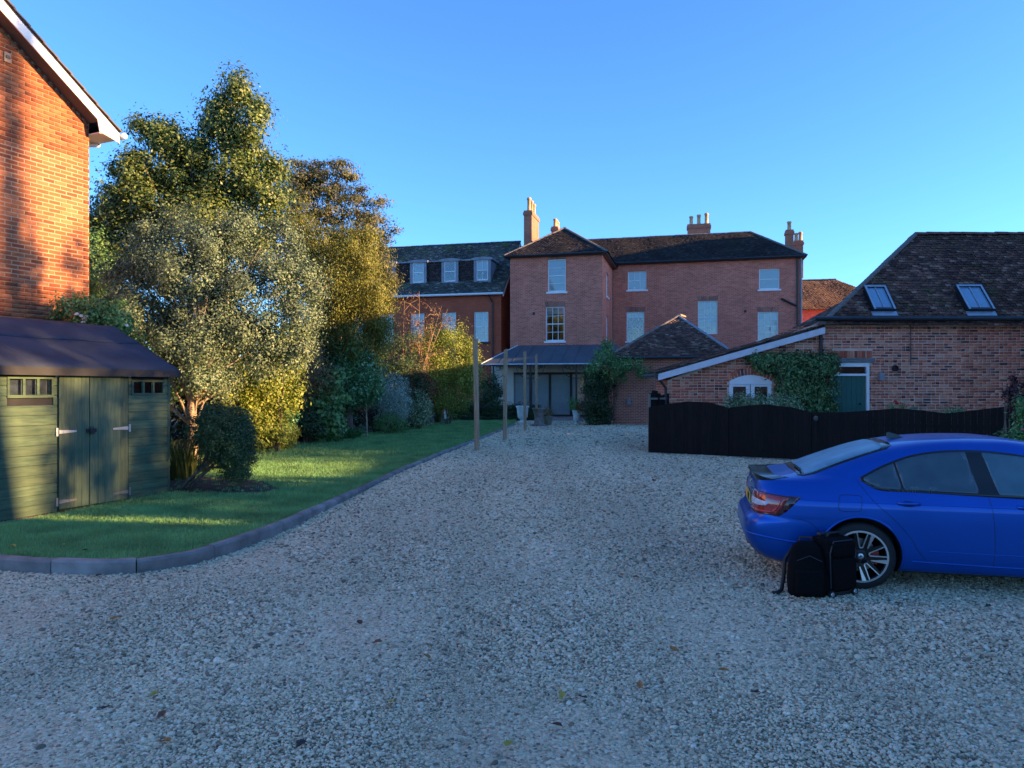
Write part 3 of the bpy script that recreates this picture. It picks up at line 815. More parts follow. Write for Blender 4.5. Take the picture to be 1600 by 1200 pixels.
MB().tube([pA + Vector((0, -.03, -.02)), pB + Vector((0, -.03, -.02))], .04, 6).obj('gutter', edge_m, vr)
for px in (771, 828.5, 900.5):
    x = HF.hy(px, 620, VD + .2)[0]; yv = VD + .2
    po = MB().box(x - .045, x + .045, yv - .045, yv + .045, 0, vz - .05).box(x - .08, x + .08, yv - .08, yv + .08, 0.02, .2)
    po.obj('verandah_post', black_metal, house)
    for s_ in (-1, 1):          # scrolled iron brackets
        m = MB(); arc = [(x + s_ * (.05 + .75 * math.sin(t)), yv, vz - .1 - .75 * (1 - math.cos(t)) * 0 - .7 * math.cos(t)) for t in np.linspace(0, math.pi / 2, 9)]
        m.tube(arc, .02, 6)
        for rr, cc in ((.13, .2), (.09, .42), (.06, .58)):
            m.tube([(x + s_ * (.06 + cc + rr * math.cos(t)), yv, vz - .1 - rr + rr * math.sin(t)) for t in np.linspace(0, 2 * math.pi, 11)], .016, 5)
        m.obj('iron_bracket', black_metal, house)

# ================================================================ brick annexe with dormers (left of the house)
AF = Fr((783 - 800) / FPX * 45.0, 45.0, RAD(-14))
annexe = thing('brick_annexe', 'red brick annexe with white sash windows and a row of dormers beside the taller house', 'building', AF.o, AF.r)
AXL = -13.0; AE = AF.hy(783, 454)[1]
aw = [rect(AF, 643, 664.5, 487, 534), rect(AF, 690.5, 713, 487, 534), rect(AF, 740.5, 763, 487, 534)]
ww, st = aw[2][1] - aw[2][0], aw[2][0] - aw[1][0]
aw = [(aw[2][0] - st * k, aw[2][1] - st * k, aw[2][2], aw[2][3]) for k in range(5)]
wall('front_wall', annexe, AXL, 0, [(AXL, AE), (0, AE)], aw, brick_annexe)
for k, q in enumerate(aw):
    o = window(annexe, *q, cols=3, rows=4, blind=(.97, .55, .5, .9, .9)[k], sill=False)
    MB().box(-.1, q[1] - q[0] + .1, -.08, .05, -.13, -.003).obj('sill', M('dark_stone', (.06, .045, .04), .9), o)
RYA = 4.3; RZA = AF.hy(812, 379, RYA)[1]
sl_ = (RZA - AE) / RYA
MB().poly([(0, 0, 0), (0, 2 * RYA, 0), (0, 2 * RYA, AE), (0, RYA, RZA - .1), (0, 0, AE)]).obj('gable_wall', brick_annexe, annexe)
MB().poly([(AXL, 0, 0), (AXL, 0, AE), (AXL, RYA, RZA - .1), (AXL, 2 * RYA, AE), (AXL, 2 * RYA, 0)]).poly([(AXL, 2 * RYA, 0), (AXL, 2 * RYA, AE), (0, 2 * RYA, AE), (0, 2 * RYA, 0)]).obj('rear_walls', brick_annexe, annexe)
o_ = .25
rA = [(AXL - .2, -o_, AE - o_ * sl_ + .06), (.2, -o_, AE - o_ * sl_ + .06), (.2, RYA, RZA + .06), (AXL - .2, RYA, RZA + .06)]
rB = [(.2, 2 * RYA + o_, AE - o_ * sl_ + .06), (AXL - .2, 2 * RYA + o_, AE - o_ * sl_ + .06), (AXL - .2, RYA, RZA + .06), (.2, RYA, RZA + .06)]
ar = MB().poly(rA).poly(rB).obj('roof', tile_slab, annexe)
tile_moss = Mramp('mossy_tile', [(0, (.04, .04, .042)), (.5, (.07, .07, .065)), (.85, (.1, .1, .085)), (1, (.2, .2, .17))], nscale=.9, namt=.4, patch=((.1, .12, .05), 1.1, .5, .68))
tiles(ar, rA, tile_moss, .2, .12, seed=8)
ridge(ar, rA[3], rA[2], ridge_m, .1, .4)
for q, nm in ((rA, 'bargeboard'),):
    d0, d1 = Vector(q[1]), Vector(q[2])
    MB().prism([d0 + Vector((-.03, 0, -.22)), d1 + Vector((-.03, 0, -.22)), d1 + Vector((-.03, 0, -.03)), d0 + Vector((-.03, 0, -.03))], (.05, 0, 0)).obj(nm, white, annexe)
MB().tube([(AXL, -o_ - .06, AE - .2), (.2, -o_ - .06, AE - .2)], .07, 8).obj('gutter', white, annexe)
x = AF.hy(770, 500)[0]
MB().tube([(x - .2, -o_ - .06, AE - .25), (x, -.08, AE - .7), (x, -.08, .2)], .05).obj('drainpipe', black_metal, annexe)
# dormer band
dz0, dz1 = AF.hy(750, 440, .6)[1], AF.hy(750, 403, .6)[1]
dy = (dz0 - AE) / sl_; yb = (dz1 - AE) / sl_
dwn = [rect(AF, 646, 663.5, 408, 438, dy - .1), rect(AF, 694, 712, 407.5, 438, dy - .1), rect(AF, 744.5, 762.5, 406, 438, dy - .1)]
st = dwn[2][0] - dwn[1][0]
dtile = Mramp('hung_tile', [(0, (.03, .024, .026)), (.5, (.05, .038, .04)), (1, (.08, .055, .055))], nscale=1.2)
bx0 = dwn[2][0] - 4 * st; bx1 = dwn[2][1] + .12
band = MB().box(bx0, dwn[2][0] - .2, dy + .05, yb, dz0, dz1 - .1).obj('dormer_band', dtile, annexe)
tiles(band, [(bx0, dy + .05, dz0), (dwn[2][0] - .2, dy + .05, dz0), (dwn[2][0] - .2, dy + .051, dz1 - .1), (bx0, dy + .051, dz1 - .1)], dtile, .17, .11, seed=9, name='hung_tiles')
MB().box(bx0, dwn[2][0] - .2, dy - .06, yb, dz1 - .1, dz1 - .02).obj('lead_cap', lead, band)
for k in range(4):
    x0, x1 = dwn[2][0] - k * st, dwn[2][1] - k * st; z0, z1 = dwn[2][2], dwn[2][3]
    d = MB().box(x0 - .18, x0 - .001, dy - .1, yb + .3, dz0 - .05, dz1).box(x1 + .001, x1 + .18, dy - .1, yb + .3, dz0 - .05, dz1)
    d.box(x0, x1, dy - .1, yb, dz0 - .05, z0 - .002).obj('dormer', lead, annexe)
    cap = MB(); k2 = 6
    pts = [(x0 - .3 + (x1 - x0 + .6) * t / k2, dy - .18, dz1 + .005 + .07 * math.sin(math.pi * t / k2)) for t in range(k2 + 1)]
    cap.prism(pts[::-1] + [(x0 - .3, dy - .18, dz1 - .12), (x1 + .3, dy - .18, dz1 - .12)], (0, yb - dy + .8, 0)).obj('dormer_roof', lead, annexe)
    window(annexe, x0, x1, z0, z1, cols=1 if k else 2, rows=2, y=dy - .1, blind=.97 if k else .5, sill=False, depth=.03, fw=.055)

# ================================================================ brick outbuilding with a hipped roof
OF = Fr(P(957, 600, 34.3).x, 34.3, RAD(-12))
outb = thing('brick_outbuilding', 'low brick outhouse with steep hipped brown tiled roof in front of the big house', 'building', OF.o, OF.r)
OE = 3.12; OW = 5.4; OD = 6.0
wall('front_wall', outb, 0, OW, [(0, OE), (OW, OE)], [], brick_out)
MB().poly([(0, 0, 0), (0, 0, OE), (0, OD, OE), (0, OD, 0)]).poly([(OW, 0, 0), (OW, OD, 0), (OW, OD, OE), (OW, 0, OE)]).poly([(0, OD, 0), (0, OD, OE), (OW, OD, OE), (OW, OD, 0)]).obj('side_walls', brick_out, outb)
ax_, az_ = OF.hy(1060, 494, 2.7)
r0, r1, r2, r3 = (-.25, -.25, OE), (OW + .25, -.25, OE), (OW + .25, OD + .2, OE), (-.25, OD + .2, OE)
ap = (ax_, 2.7, az_); ap2 = (ax_ + .25, OD - 2.6, az_)
orf = MB().poly([r0, r1, ap]).poly([r1, r2, ap2, ap]).poly([r2, r3, ap2]).poly([r3, r0, ap, ap2]).obj('roof', tile_slab, outb)
tiles(orf, [r0, r1, ap], tile_m, .17, .11, seed=11); tiles(orf, [r1, r2, ap2, ap], tile_m, .17, .11, seed=12); tiles(orf, [r3, r0, ap, ap2], tile_m, .17, .11, seed=13)
ridge(orf, r1, ap, lead, .08, .4, 'hip_tile'); ridge(orf, r0, ap, ridge_m, .09, .35, 'hip_tile'); ridge(orf, ap, ap2, M('sunlit_ridge', (.4, .26, .14), .9, var=.3), .14, .4)  # warm tone puts sunlight on the short top ridge into its colour
MB().tube([(-.25, -.3, OE - .02), (OW + .2, -.3, OE - .02)], .06).obj('gutter', black_metal, outb)
a = OF.hy(983, 628, -.02)
MB().box(a[0] - .08, a[0] + .08, -.2, -.002, a[1] - .12, a[1] + .1).prism([(a[0] - .1, -.22, a[1] + .102), (a[0] + .1, -.22, a[1] + .102), (a[0], -.22, a[1] + .2)], (0, .2, 0)).obj('wall_lantern', M('grey_lantern', (.2, .22, .25), .4), outb)

# ================================================================ far house behind, right
FF = Fr(P(1235, 500, 56).x, 56.0, RAD(-14))
farh = thing('far_house', 'distant brick house with brown tiled roof peeping between the big house and the barn', 'house', FF.o, FF.r)
FE = 7.6
fz = FF.hy(1275, 438, 4)[1]
fx1 = FF.hy(1306, 438, 4)[0]; FW = fx1 + 4
wall('front_wall', farh, 0, FW, [(0, FE), (FW, FE)], [], brick_main)
MB().poly([(0, 0, 0), (0, 0, FE), (0, 8, FE), (0, 8, 0)]).poly([(FW, 0, 0), (FW, 8, 0), (FW, 8, FE), (FW, 0, FE)]).poly([(0, 8, 0), (0, 8, FE), (FW, 8, FE), (FW, 8, 0)]).obj('side_walls', brick_main, farh)
tile_brown = Mramp('brown_tile', [(0, (.09, .05, .032)), (.5, (.13, .075, .045)), (1, (.18, .11, .07))], nscale=.7)
fq = [(-.2, -.3, FE), (FW + .2, -.3, FE), (FW - 4, 4, fz), (.3, 4, fz)]
fr_ = MB().poly(fq).poly([(FW + .2, -.3, FE), (FW + .2, 8.3, FE), (FW - 4, 4, fz)]).poly([(FW + .2, 8.3, FE), (-.2, 8.3, FE), (.3, 4, fz), (FW - 4, 4, fz)]).obj('roof', tile_brown, farh)
tiles(fr_, fq, tile_brown, .2, .13, seed=15)
ridge(fr_, fq[3], fq[2], ridge_m, .12, .5)

# ================================================================ the barn on the right
BF = Fr(0, 20.0, 0)
barn = thing('brick_barn', 'old brick barn with dark clay tiled roof, skylights and a green plank door', 'barn', BF.o, 0)
BX0 = BF.hy(1043, 600)[0]; BX1 = 16.9; BEV = 3.62; BC = BF.hy(1281, 500)[0]
zl = BF.hy(1043, 594)[1]
btop = [(BX0, zl), (BC, BEV - .1), (BC + .01, BEV), (BX1, BEV)]
dr = (BF.hy(1296, 600)[0], BF.hy(1358, 600)[0], 0.0, BF.hy(1330, 567)[1])
awn = (BF.hy(1139, 600)[0], BF.hy(1206, 600)[0], BF.hy(1170, 640)[1], BF.hy(1170, 596)[1])
mortar = M('lime_mortar', (0.68, 0.46, 0.36), 0.95, var=0.2, vscale=3, bump=0.6, bscale=60)
wall('mortar_face', barn, BX0, BX1, btop, [dr, awn], mortar, rev=.2)
BS = [(0, (.08, .036, .034)), (.09, (.2, .066, .05)), (.2, (.44, .105, .06)), (.55, (.54, .155, .09)), (.8, (.62, .21, .12)), (1, (.64, .3, .19))]
brick_old = Mramp('old_brick', BS, nscale=.9, namt=.2, bump=.5, bscale=45, patch=((.56, .38, .28), 1.6, .6, .76))
arch_c = ((awn[0] + awn[1]) / 2, awn[3] - .55); arch_r = 0.86
def barn_skip(x, z):
    return awn[0] - .12 < x < awn[1] + .12 and z > awn[3] - .03 and z < awn[3] + .02 + .32 * (1 - ((x - arch_c[0]) / .62) ** 2)
inset = .015
breg = [(BX0 + .01, 0.02), (BX1, 0.02), (BX1, BEV - .16), (BC, BEV - .16), (BX0 + .01, zl - .05)]
lint = (BF.hy(1300, 560)[0], BF.hy(1366, 560)[0], dr[3], dr[3] + .3)
brick_wall(barn, breg, [dr, awn, (lint[0], lint[1] - .05, dr[3], dr[3] + .34)], brick_old, lambda x, z: -abs(x - 9.9) - (3 if z < 1.05 else 0), course=.075, jt=.016, english=.2, seed=5, skip=barn_skip)
# eaves course, lintel, soldier course over the door
MB().box(BC + .02, BX1, -.03, -.001, BEV - .15, BEV - .02).obj('eaves_course', M('eaves_brick', (.35, .14, .09), .9, var=.3, vscale=8, stretch=(1, 1, 6)), barn)
wood_grey = M('grey_timber', (.17, .17, .17), .85, var=.35, vscale=6, stretch=(1, 8, 8), bump=.3)
MB().box(lint[0], lint[1], -.05, .03, dr[3] + .01, dr[3] + .12).obj('lintel', wood_grey, barn)
sold = MB().box(-.029, .029, -.045, .005, 0, .19).mesh('brick'); sold.materials.append(brick_old)
for k in range(18):
    x = lint[0] + .03 + k * .068
    if x > lint[1] - .05: break
    o = link('brick', sold, None, barn); o.location = (x, random.uniform(.02, .028), dr[3] + .135)
# arched window
ar = link('arched_window', None, None, barn)
cx, hw = (awn[0] + awn[1]) / 2, (awn[1] - awn[0]) / 2 - .01
rise = BF.hy(1170, 586)[1] - awn[3]
def arcp(k, s=1.0): 
    t = -1 + 2 * k / 12
    return (cx + hw * t * s, awn[3] + rise * (1 - t * t) * s)
pts = [(arcp(k)[0], -.03, arcp(k)[1]) for k in range(13)]
MB().prism([(cx - hw, -.03, awn[3] - .08), (cx + hw, -.03, awn[3] - .08)] + pts[::-1], (0, .12, 0)).obj('arched_head', white, ar)
f = MB()
for a_, b2 in ((cx - hw, cx - .012), (cx + .012, cx + hw)):
    z0, z1 = awn[2], awn[3] - .082
    f.box(a_, a_ + .1, .0, .06, z0, z1).box(b2 - .1, b2, .0, .06, z0, z1).box(a_ + .1, b2 - .1, .001, .059, z1 - .06, z1).box(a_ + .1, b2 - .1, .001, .059, z0, z0 + .1)
    MB().box(a_ + .1, b2 - .1, .03, .036, z0 + .1, z1 - .06).obj('pane', glass, ar)
f.obj('casement_frames', white, ar)
MB().box(awn[0], awn[1], .3, .32, awn[2], awn[3]).obj('room_shade_panel', unlit_room, ar)
k = 14
for i in range(k):            # rubbed brick arch ring
    t0 = -1 + 2 * (i + .5) / k
    x = cx + hw * t0 * 1.04; z = awn[3] + rise * (1 - t0 * t0) + .095
    o = link('brick', sold, None, barn); o.location = (x, .022, z - .09); o.rotation_euler = (0, t0 * .35, 0)
# plank door with transom light
dg = M('green_door_paint', (.018, .105, .085), .5, var=.15, vscale=4, stretch=(6, 1, 1))
x0, x1 = dr[0], dr[1]; ft = .075
tz0, tz1 = BF.hy(1330, 585)[1], BF.hy(1330, 573)[1]
dfm = MB().box(x0, x0 + ft, -.02, .08, 0, dr[3]).box(x1 - ft, x1, -.02, .08, 0, dr[3]).box(x0 + ft, x1 - ft, -.018, .08, tz1, dr[3]).box(x0 + ft, x1 - ft, -.018, .08, tz0 - .04, tz0 + .02)
dfr = dfm.obj('door_frame', white, barn)
MB().box(x0 + ft, x1 - ft, .03, .036, tz0 + .02, tz1).obj('pane', glass, dfr); MB().box(x0 + ft, x1 - ft, .2, .22, 0, tz1).obj('room_shade_panel', unlit_room, dfr)
dd = link('door', None, None, barn)
n = 7; pw = (x1 - x0 - 2 * ft) / n
pl = MB().box(.003, pw - .003, .03, .06, .02, tz0 - .045).mesh('plank'); pl.materials.append(dg)
for i in range(n):
    o = link('plank', pl, None, dd); o.location = (x0 + ft + i * pw, random.uniform(-.003, .003), 0)
MB().box(x0 + ft, x1 - ft, .062, .07, .02, tz0 - .045).obj('backing', dg, dd)
a = BF.hy(1344, 631)
MB().lathe([(.02, 0), (.03, -.03), (.02, -.05), (.005, -.055)], (a[0], .03, a[1]), 10, 'y').obj('door_knob', black_metal, dd)
# wall details
a = BF.hy(1398, 575.5)
MB().lathe([(.085, .01), (.085, -.05), (.07, -.05), (.07, -.01), (.001, -.01)], (a[0], 0, a[1]), 20, 'y').obj('flue_hole', black_metal, barn)
a = BF.hy(1374, 589)
MB().box(a[0] - .055, a[0] + .055, -.16, -.008, a[1] - .09, a[1] + .08).lathe([(.03, .08), (.02, .13), (.005, .14)], (a[0], -.08, a[1]), 8).obj('wall_lamp', M('grey_lamp', (.25, .27, .29), .4), barn)
a, b_ = BF.hy(1282, 507), BF.hy(1422, 507); c = BF.hy(1422, 571)
MB().tube([(a[0], -.03, a[1]), (b_[0] - .04, -.03, b_[1]), (b_[0], -.03, b_[1] - .04), (c[0], -.03, c[1])], .014, 6).obj('cable', M('brown_cable', (.12, .06, .045), .6), barn)
MB().tube([(BC, -.1, BEV - .05), (BC, -.07, BEV - .3), (BC, -.07, .1)], .045, 10).lathe([(.09, .02), (.09, .16), (.05, -.06), (.05, -.06)][::1], (BC, -.08, BEV - .3), 10).obj('drainpipe', black_metal, barn)
MB().tube([(BC - .25, -.27, BEV - .03), (BX1, -.27, BEV - .03)], .065, 8).obj('gutter', black_metal, barn)
# roof
RYB = 2.1; XBK = 12.3; CSD = 1.6
bxr, bzr = BF.hy(1430, 367, RYB)
sl_ = (bzr - BEV) / RYB
EL = BC - .05
rf = [(EL, -.22, BEV - .22 * sl_ + .1), (BX1, -.22, BEV - .22 * sl_ + .1), (BX1, RYB, bzr), (bxr, RYB, bzr)]
lh = [(XBK, 2 * RYB + .2, rf[0][2]), rf[0], (bxr, RYB, bzr)]
rb = [(BX1, 2 * RYB + .2, rf[0][2]), lh[0], (bxr, RYB, bzr), (BX1, RYB, bzr)]
rg = [(BX1, -.22, rf[0][2]), (BX1, 2 * RYB + .2, rf[0][2]), (BX1, RYB, bzr)]
br = MB().poly(rf).poly(lh).poly(rb).obj('roof', tile_slab, barn)
MB().poly(rg).poly([(BX1, 0, 0), (BX1, 2 * RYB, 0), (BX1, 2 * RYB, BEV), (BX1, 0, BEV)]).poly([(XBK, 2 * RYB, 0), (XBK, 2 * RYB, BEV), (BX1, 2 * RYB, BEV), (BX1, 2 * RYB, 0)]).poly([(BC, .02, 0), (BC, .02, BEV), (XBK, 2 * RYB, BEV), (XBK, 2 * RYB, 0)]).poly([(BX0, 0, 0), (BX0, 0, zl), (BX0, CSD, zl), (BX0, CSD, 0)]).poly([(BX0, CSD, 0), (BX0, CSD, zl), (BC, CSD, BEV - .1), (BC + .8, CSD, BEV - .1), (BC + .8, CSD, 0)]).obj('rear_walls', brick_out, barn)
# skylights: where the picture rays meet the roof plane
def on_roof(px, py):
    d0 = Vector((0, 0, CAMZ)); d = P(px, py, 1.0) - d0
    p0 = Vector((rf[0][0], 20 + rf[0][1], rf[0][2])); nn = Vector((0, -(rf[3][2] - rf[0][2]), rf[3][1] - rf[0][1])).normalized()
    t = (p0 - d0).dot(nn) / d.dot(nn); p = d0 + d * t
    return p - Vector((0, 20, 0))
sky_rects = []
for (pl_, pr_, pt_, pb_, xs_) in ((1361, 1396, 454, 489, 0), (1508, 1550, 454, 489, 0)):
    A = on_roof((pl_ + pr_) / 2, pt_); B_ = on_roof((pl_ + pr_) / 2, pb_); C = on_roof(pl_, pb_); D = on_roof(pr_ + 2, pb_)
    sky_rects.append((C.x + .03, D.x - .03, B_, A))
exv = Vector((0, rf[3][1] - rf[0][1], rf[3][2] - rf[0][2])).normalized(); nv = Vector((0, -exv.z, exv.y))
def tskip(x, y):
    for (a, b2, B_, A) in sky_rects:
        yb0 = (B_ - Vector(rf[0])).dot(exv); yt0 = (A - Vector(rf[0])).dot(exv)
        if a - rf[0][0] - .02 < x < b2 - rf[0][0] + .02 and yb0 < y < yt0: return True
    return False
tiles(br, rf, tile_m, .165, .1, seed=21, skip=tskip, lift=.014)
tiles(br, lh, tile_m, .165, .1, seed=22, lift=.014)
ridge(br, rf[3], rf[2], M('barn_ridge', (.16, .07, .05), .9, var=.3), .11, .33)
ridge(br, rf[0], rf[3], ridge_m, .085, .16, 'hip_tile')
ridge(br, lh[0], rf[3], ridge_m, .085, .3, 'hip_tile')
skyglass = M('skylight_glass', (.16, .3, .42), .06, var=.1, vscale=2, spec=1.0)
alu = M('aluminium', (.35, .4, .45), .35, metal=.6, var=.1)
for (a, b2, B_, A) in sky_rects:
    H = (A - B_).length; o = link('skylight', None, None, barn)
    o.matrix_local = Matrix.Translation(Vector((a, B_.y, B_.z)) + nv * .02) @ Matrix((Vector((1, 0, 0)), exv, nv)).transposed().to_4x4()
    W_ = b2 - a
    MB().box(0, .05, 0, H, 0, .14).box(W_ - .05, W_, 0, H, 0, .14).box(.05, W_ - .05, 0, .06, 0, .139).box(.05, W_ - .05, H - .06, H, 0, .139).obj('frame', M('black_frame', (.02, .022, .026), .4), o)
    MB().box(.05, W_ - .05, .06, H - .06, .09, .1).obj('pane', skyglass, o)
    MB().box(-.004, .05, -.004, H, .1405, .15).box(W_ - .05, W_ + .004, -.004, H, .1405, .15).box(.05, W_ - .05, H - .06, H, .1405, .15).box(W_ / 2 - .014, W_ / 2 + .014, .06, H - .06, .1005, .13).obj('glazing_trim', alu, o)
    MB().box(-.05, W_ + .05, -.16, -.002, .03, .045).obj('flashing', M('bright_lead', (.3, .36, .42), .35, metal=.3), o)
# catslide roof over the lean-to
cs = [(BX0 - .3, -.2, BF.hy(1037, 583)[1]), (EL + .1, -.2, rf[0][2] - .04)]
cq = [(cs[0][0], CSD + .1, cs[0][2]), cs[0], cs[1], (cs[1][0], CSD + .1, cs[1][2])]
lr = MB().prism(cq[::-1], (0, 0, -.06)).obj('catslide_roof', tile_slab, barn)
tiles(lr, cq, tile_m, .165, .1, seed=23)
d0, d1 = Vector(cs[0]) + Vector((0, -.03, -.03)), Vector(cs[1]) + Vector((0, -.03, -.03))
pale_board = M('pale_board', (.6, .6, .64), .6, var=.12, vscale=4)
MB().prism([d0 + Vector((0, 0, -.17)), d1 + Vector((0, 0, -.17)), d1 + Vector((0, 0, -.0)), d0], (0, .025, 0)).obj('bargeboard', pale_board, barn)
MB().tube([(cs[0][0] - .05, -.25, cs[0][2] - .06), (cs[0][0] - .05, CSD, cs[0][2] - .06)], .055).obj('gutter', black_metal, barn)
MB().tube([(cs[0][0], -.1, cs[0][2] - .1), (BX0 - .06, -.05, cs[0][2] - .4), (BX0 - .06, -.05, .1)], .04).obj('drainpipe', black_metal, barn)

# ================================================================ dark boarded fence
fence_m = M('black_stained_wood', (.009, .0072, .0068), .7, spec=.2, var=.4, vscale=3, stretch=(14, 14, 1), bump=.4, bscale=20, island=.25)
fence = thing('board_fence', 'black stained vertical board fence with wavy top in front of the barn', 'fence', (3.6, 19.5, 0), 0)
fA = Vector((3.62, 19.5, 0)); fd = Vector((.857, -.515, 0)).normalized()
frz = math.atan2(fd.y, fd.x); fence.rotation_euler = (0, 0, frz); fence.location = fA
FFr = Fr(fA.x, fA.y, frz)
def ftop(s):
    pts = [(0, 637), (1030, 0)]
    px_py = [(1012, 637), (1030, 633), (1075, 627), (1110, 629), (1138, 637), (1165, 634), (1195, 632), (1235, 636), (1268, 644), (1320, 644), (1360, 641), (1400, 638), (1440, 641), (1480, 646), (1530, 640), (1580, 634), (1640, 640)]
    xs = [FFr.hy(p, q)[0] for p, q in px_py]; zs = [FFr.hy(p, q)[1] for p, q in px_py]
    return float(np.interp(s, xs, zs))
joints = [FFr.hy(p, 660)[0] for p in (1138, 1268)]
s = 0.0; i = 0
while s < 8.6:
    wd = 0.118; e_ = min(s + wd, min([j for j in joints if j > s + .03], default=99))
    y0 = fA.y + fd.y * s; zb = gz(y0) + .03
    g = .003 if i % 2 else .0
    MB().prism([(s + .001, -.008 - g, zb), (e_ - .001, -.008 - g, zb), (e_ - .001, -.008 - g, ftop(e_ - .001)), (s + .001, -.008 - g, ftop(s + .001))], (0, .016, 0)).obj('board', fence_m, fence)
    s = e_ + (.012 if any(abs(e_ - j) < 1e-6 for j in joints) else 0); i += 1
for s in [0.03] + [j + .005 for j in joints] + [6.8, 8.5]:
    MB().box(s - .045, s + .045, .03, .12, -.25, ftop(s) - .03).obj('post', fence_m, fence)
for z in (.25, .85):
    MB().box(.08, 8.5, .014, .03, z, z + .08).obj('rail', fence_m, fence)
MB().box(-.05, 8.6, -.1, -.02, -.1, .02).obj('gravel_board', wood_grey, fence)
a = FFr.hy(1275, 653)
MB().lathe([(.05, 0), (.05, -.012), (.02, -.016), (.02, -.016)], (a[0], -.012, a[1]), 14, 'y').tube([(a[0] + .045 * math.cos(t), -.035, a[1] - .02 + .045 * math.sin(t)) for t in np.linspace(0, 6.283, 13)], .008, 6).obj('ring_latch', M('iron_latch', (.09, .09, .1), .4, metal=.7), fence)
g2 = thing('side_gate', 'short tall weathered board panel joining the black fence to the barn corner', 'gate', (3.62, 19.56, 0), math.atan2(.46, .6))
pale_wood = M('weathered_post', (.2, .17, .14), .85, var=.3, vscale=5, stretch=(8, 8, 1))
for k in range(6):
    MB().box(.03 + k * .115, .14 + k * .115, -.008, .008, .05, 1.6 + .07 * math.sin(k * 1.1)).obj('board', fence_m, g2)
for x in (.0, .36, .735): MB().box(x - .02, x + .03, -.06, -.01, -.1, 1.58).obj('post', pale_wood if x < .1 else fence_m, g2)
MB().box(.0, .735, -.04, -.01, 1.42, 1.47).obj('rail', pale_wood, g2)

# ================================================================ modern brick house on the far left
LA = Vector(((139 - 800) / FPX * 14.9, 14.9)); LB = Vector((-9.26, 13.3))
ld = (LA - LB).normalized()
LF = Fr(LA.x, LA.y, math.atan2(ld.y, ld.x))        # local x runs along the wall, 0 at the right hand corner
lh_ = thing('modern_brick_house', 'modern orange brick house with white bargeboard at the left edge', 'house', LF.o, LF.r)
LE = LF.hy(139, 190)[1]; pit = (LF.hy(0, 30)[1] - LF.hy(130, 176)[1]) / (LF.hy(130, 100)[0] - LF.hy(0, 100)[0])
HALF = 4.2; LZ = LE + HALF * pit
mort2 = M('pale_mortar', (.42, .27, .17), .95, var=.15, vscale=4, bump=.4, bscale=80)
ltop = [(-2 * HALF, LE), (-HALF, LZ), (0, LE)]
wall('mortar_face', lh_, -2 * HALF, 0, ltop, [], mort2)
MS = [(0, (.2, .055, .025)), (.2, (.28, .075, .03)), (.5, (.34, .098, .036)), (.8, (.38, .12, .048)), (1, (.43, .15, .065))]
brick_new = Mramp('orange_brick', MS, nscale=1.5, namt=.15, bump=.4, bscale=60)
brick_wall(lh_, [(-3.4, 0), (-.005, 0), (-.005, LE - .02), (-3.4, LE + 3.4 * pit - .02)], [], brick_new, lambda x, z: (x if x > -1.9 else x - 50) * 0.02 + (0 if 2.9 < z else -60) - abs(z - 5.0), course=.08, bl=.222, jt=.012, seed=9)
MB().poly([(0, 0, 0), (0, 8, 0), (0, 8, LE), (0, 0, LE)]).poly([(-2 * HALF, 0, 0), (-2 * HALF, 0, LE), (-2 * HALF, 8, LE), (-2 * HALF, 8, 0)]).obj('side_walls', Mbrick('brickwork_modern', (.32, .1, .045), (.42, .14, .06), (.5, .4, .32)), lh_)
ow, oe = .3, .42
e0 = (oe, LE - oe * pit + .2)
roof_p = [(oe, -ow, e0[1]), (oe, 8.3, e0[1]), (-HALF, 8.3, LZ + .2), (-HALF, -ow, LZ + .2)]
roof_q = [(-2 * HALF - oe, 8.3, e0[1]), (-2 * HALF - oe, -ow, e0[1]), (-HALF, -ow, LZ + .2), (-HALF, 8.3, LZ + .2)]
lroof = MB().prism(roof_p[::-1], (0, 0, -.05)).prism(roof_q[::-1], (0, 0, -.05)).obj('roof', tile_slab, lh_)
tile_conc = M('concrete_tile', (.13, .095, .07), .9, var=.35, vscale=6, bump=.5, bscale=40)
ex_ = Vector((-HALF - oe, 0, LZ + .2 - e0[1])); nt_ = int(ex_.length / .33); u_ = ex_.normalized(); nn_ = Vector((-u_.z, 0, u_.x)); nn_ = nn_ if nn_.z > 0 else -nn_
tm = MB()
prof = [(0, 0), (.06, .035), (.14, .035), (.2, 0), (.3, 0), (.33, .012)]
# pantile: a course-long piece with a step at its lower edge
for row in range(nt_ + 1):
    p0 = Vector((oe + .05, -ow - .03, e0[1] - .03)) + u_ * (row * .33)
    q = MB()
    vv = []
    for (s_, h_) in ((0, .055), (0, .03), (.36, .012), (.36, .03)):
        vv.append(p0 + u_ * s_ + nn_ * (h_ + .0))
    for c in range(3):
        q = MB(); y0_, y1_ = c * .34, c * .34 + .335
        q.prism([vv[0] + Vector((0, y0_, 0)), vv[1] + Vector((0, y0_, 0)), vv[2] + Vector((0, y0_, 0)), vv[3] + Vector((0, y0_, 0))], (0, .335, 0))
        q.tube([vv[0] + nn_ * .0 + Vector((0, y0_ + .05, 0)), vv[3] + Vector((0, y0_ + .05, 0))], .035, 7)
        q.obj('roof_tile', tile_conc, lroof)
tiles(lroof, [(oe, .98, e0[1]), (oe, 8.3, e0[1]), (-HALF, 8.3, LZ + .2), (-HALF, .98, LZ + .2)], tile_conc, .33, .3, seed=31)
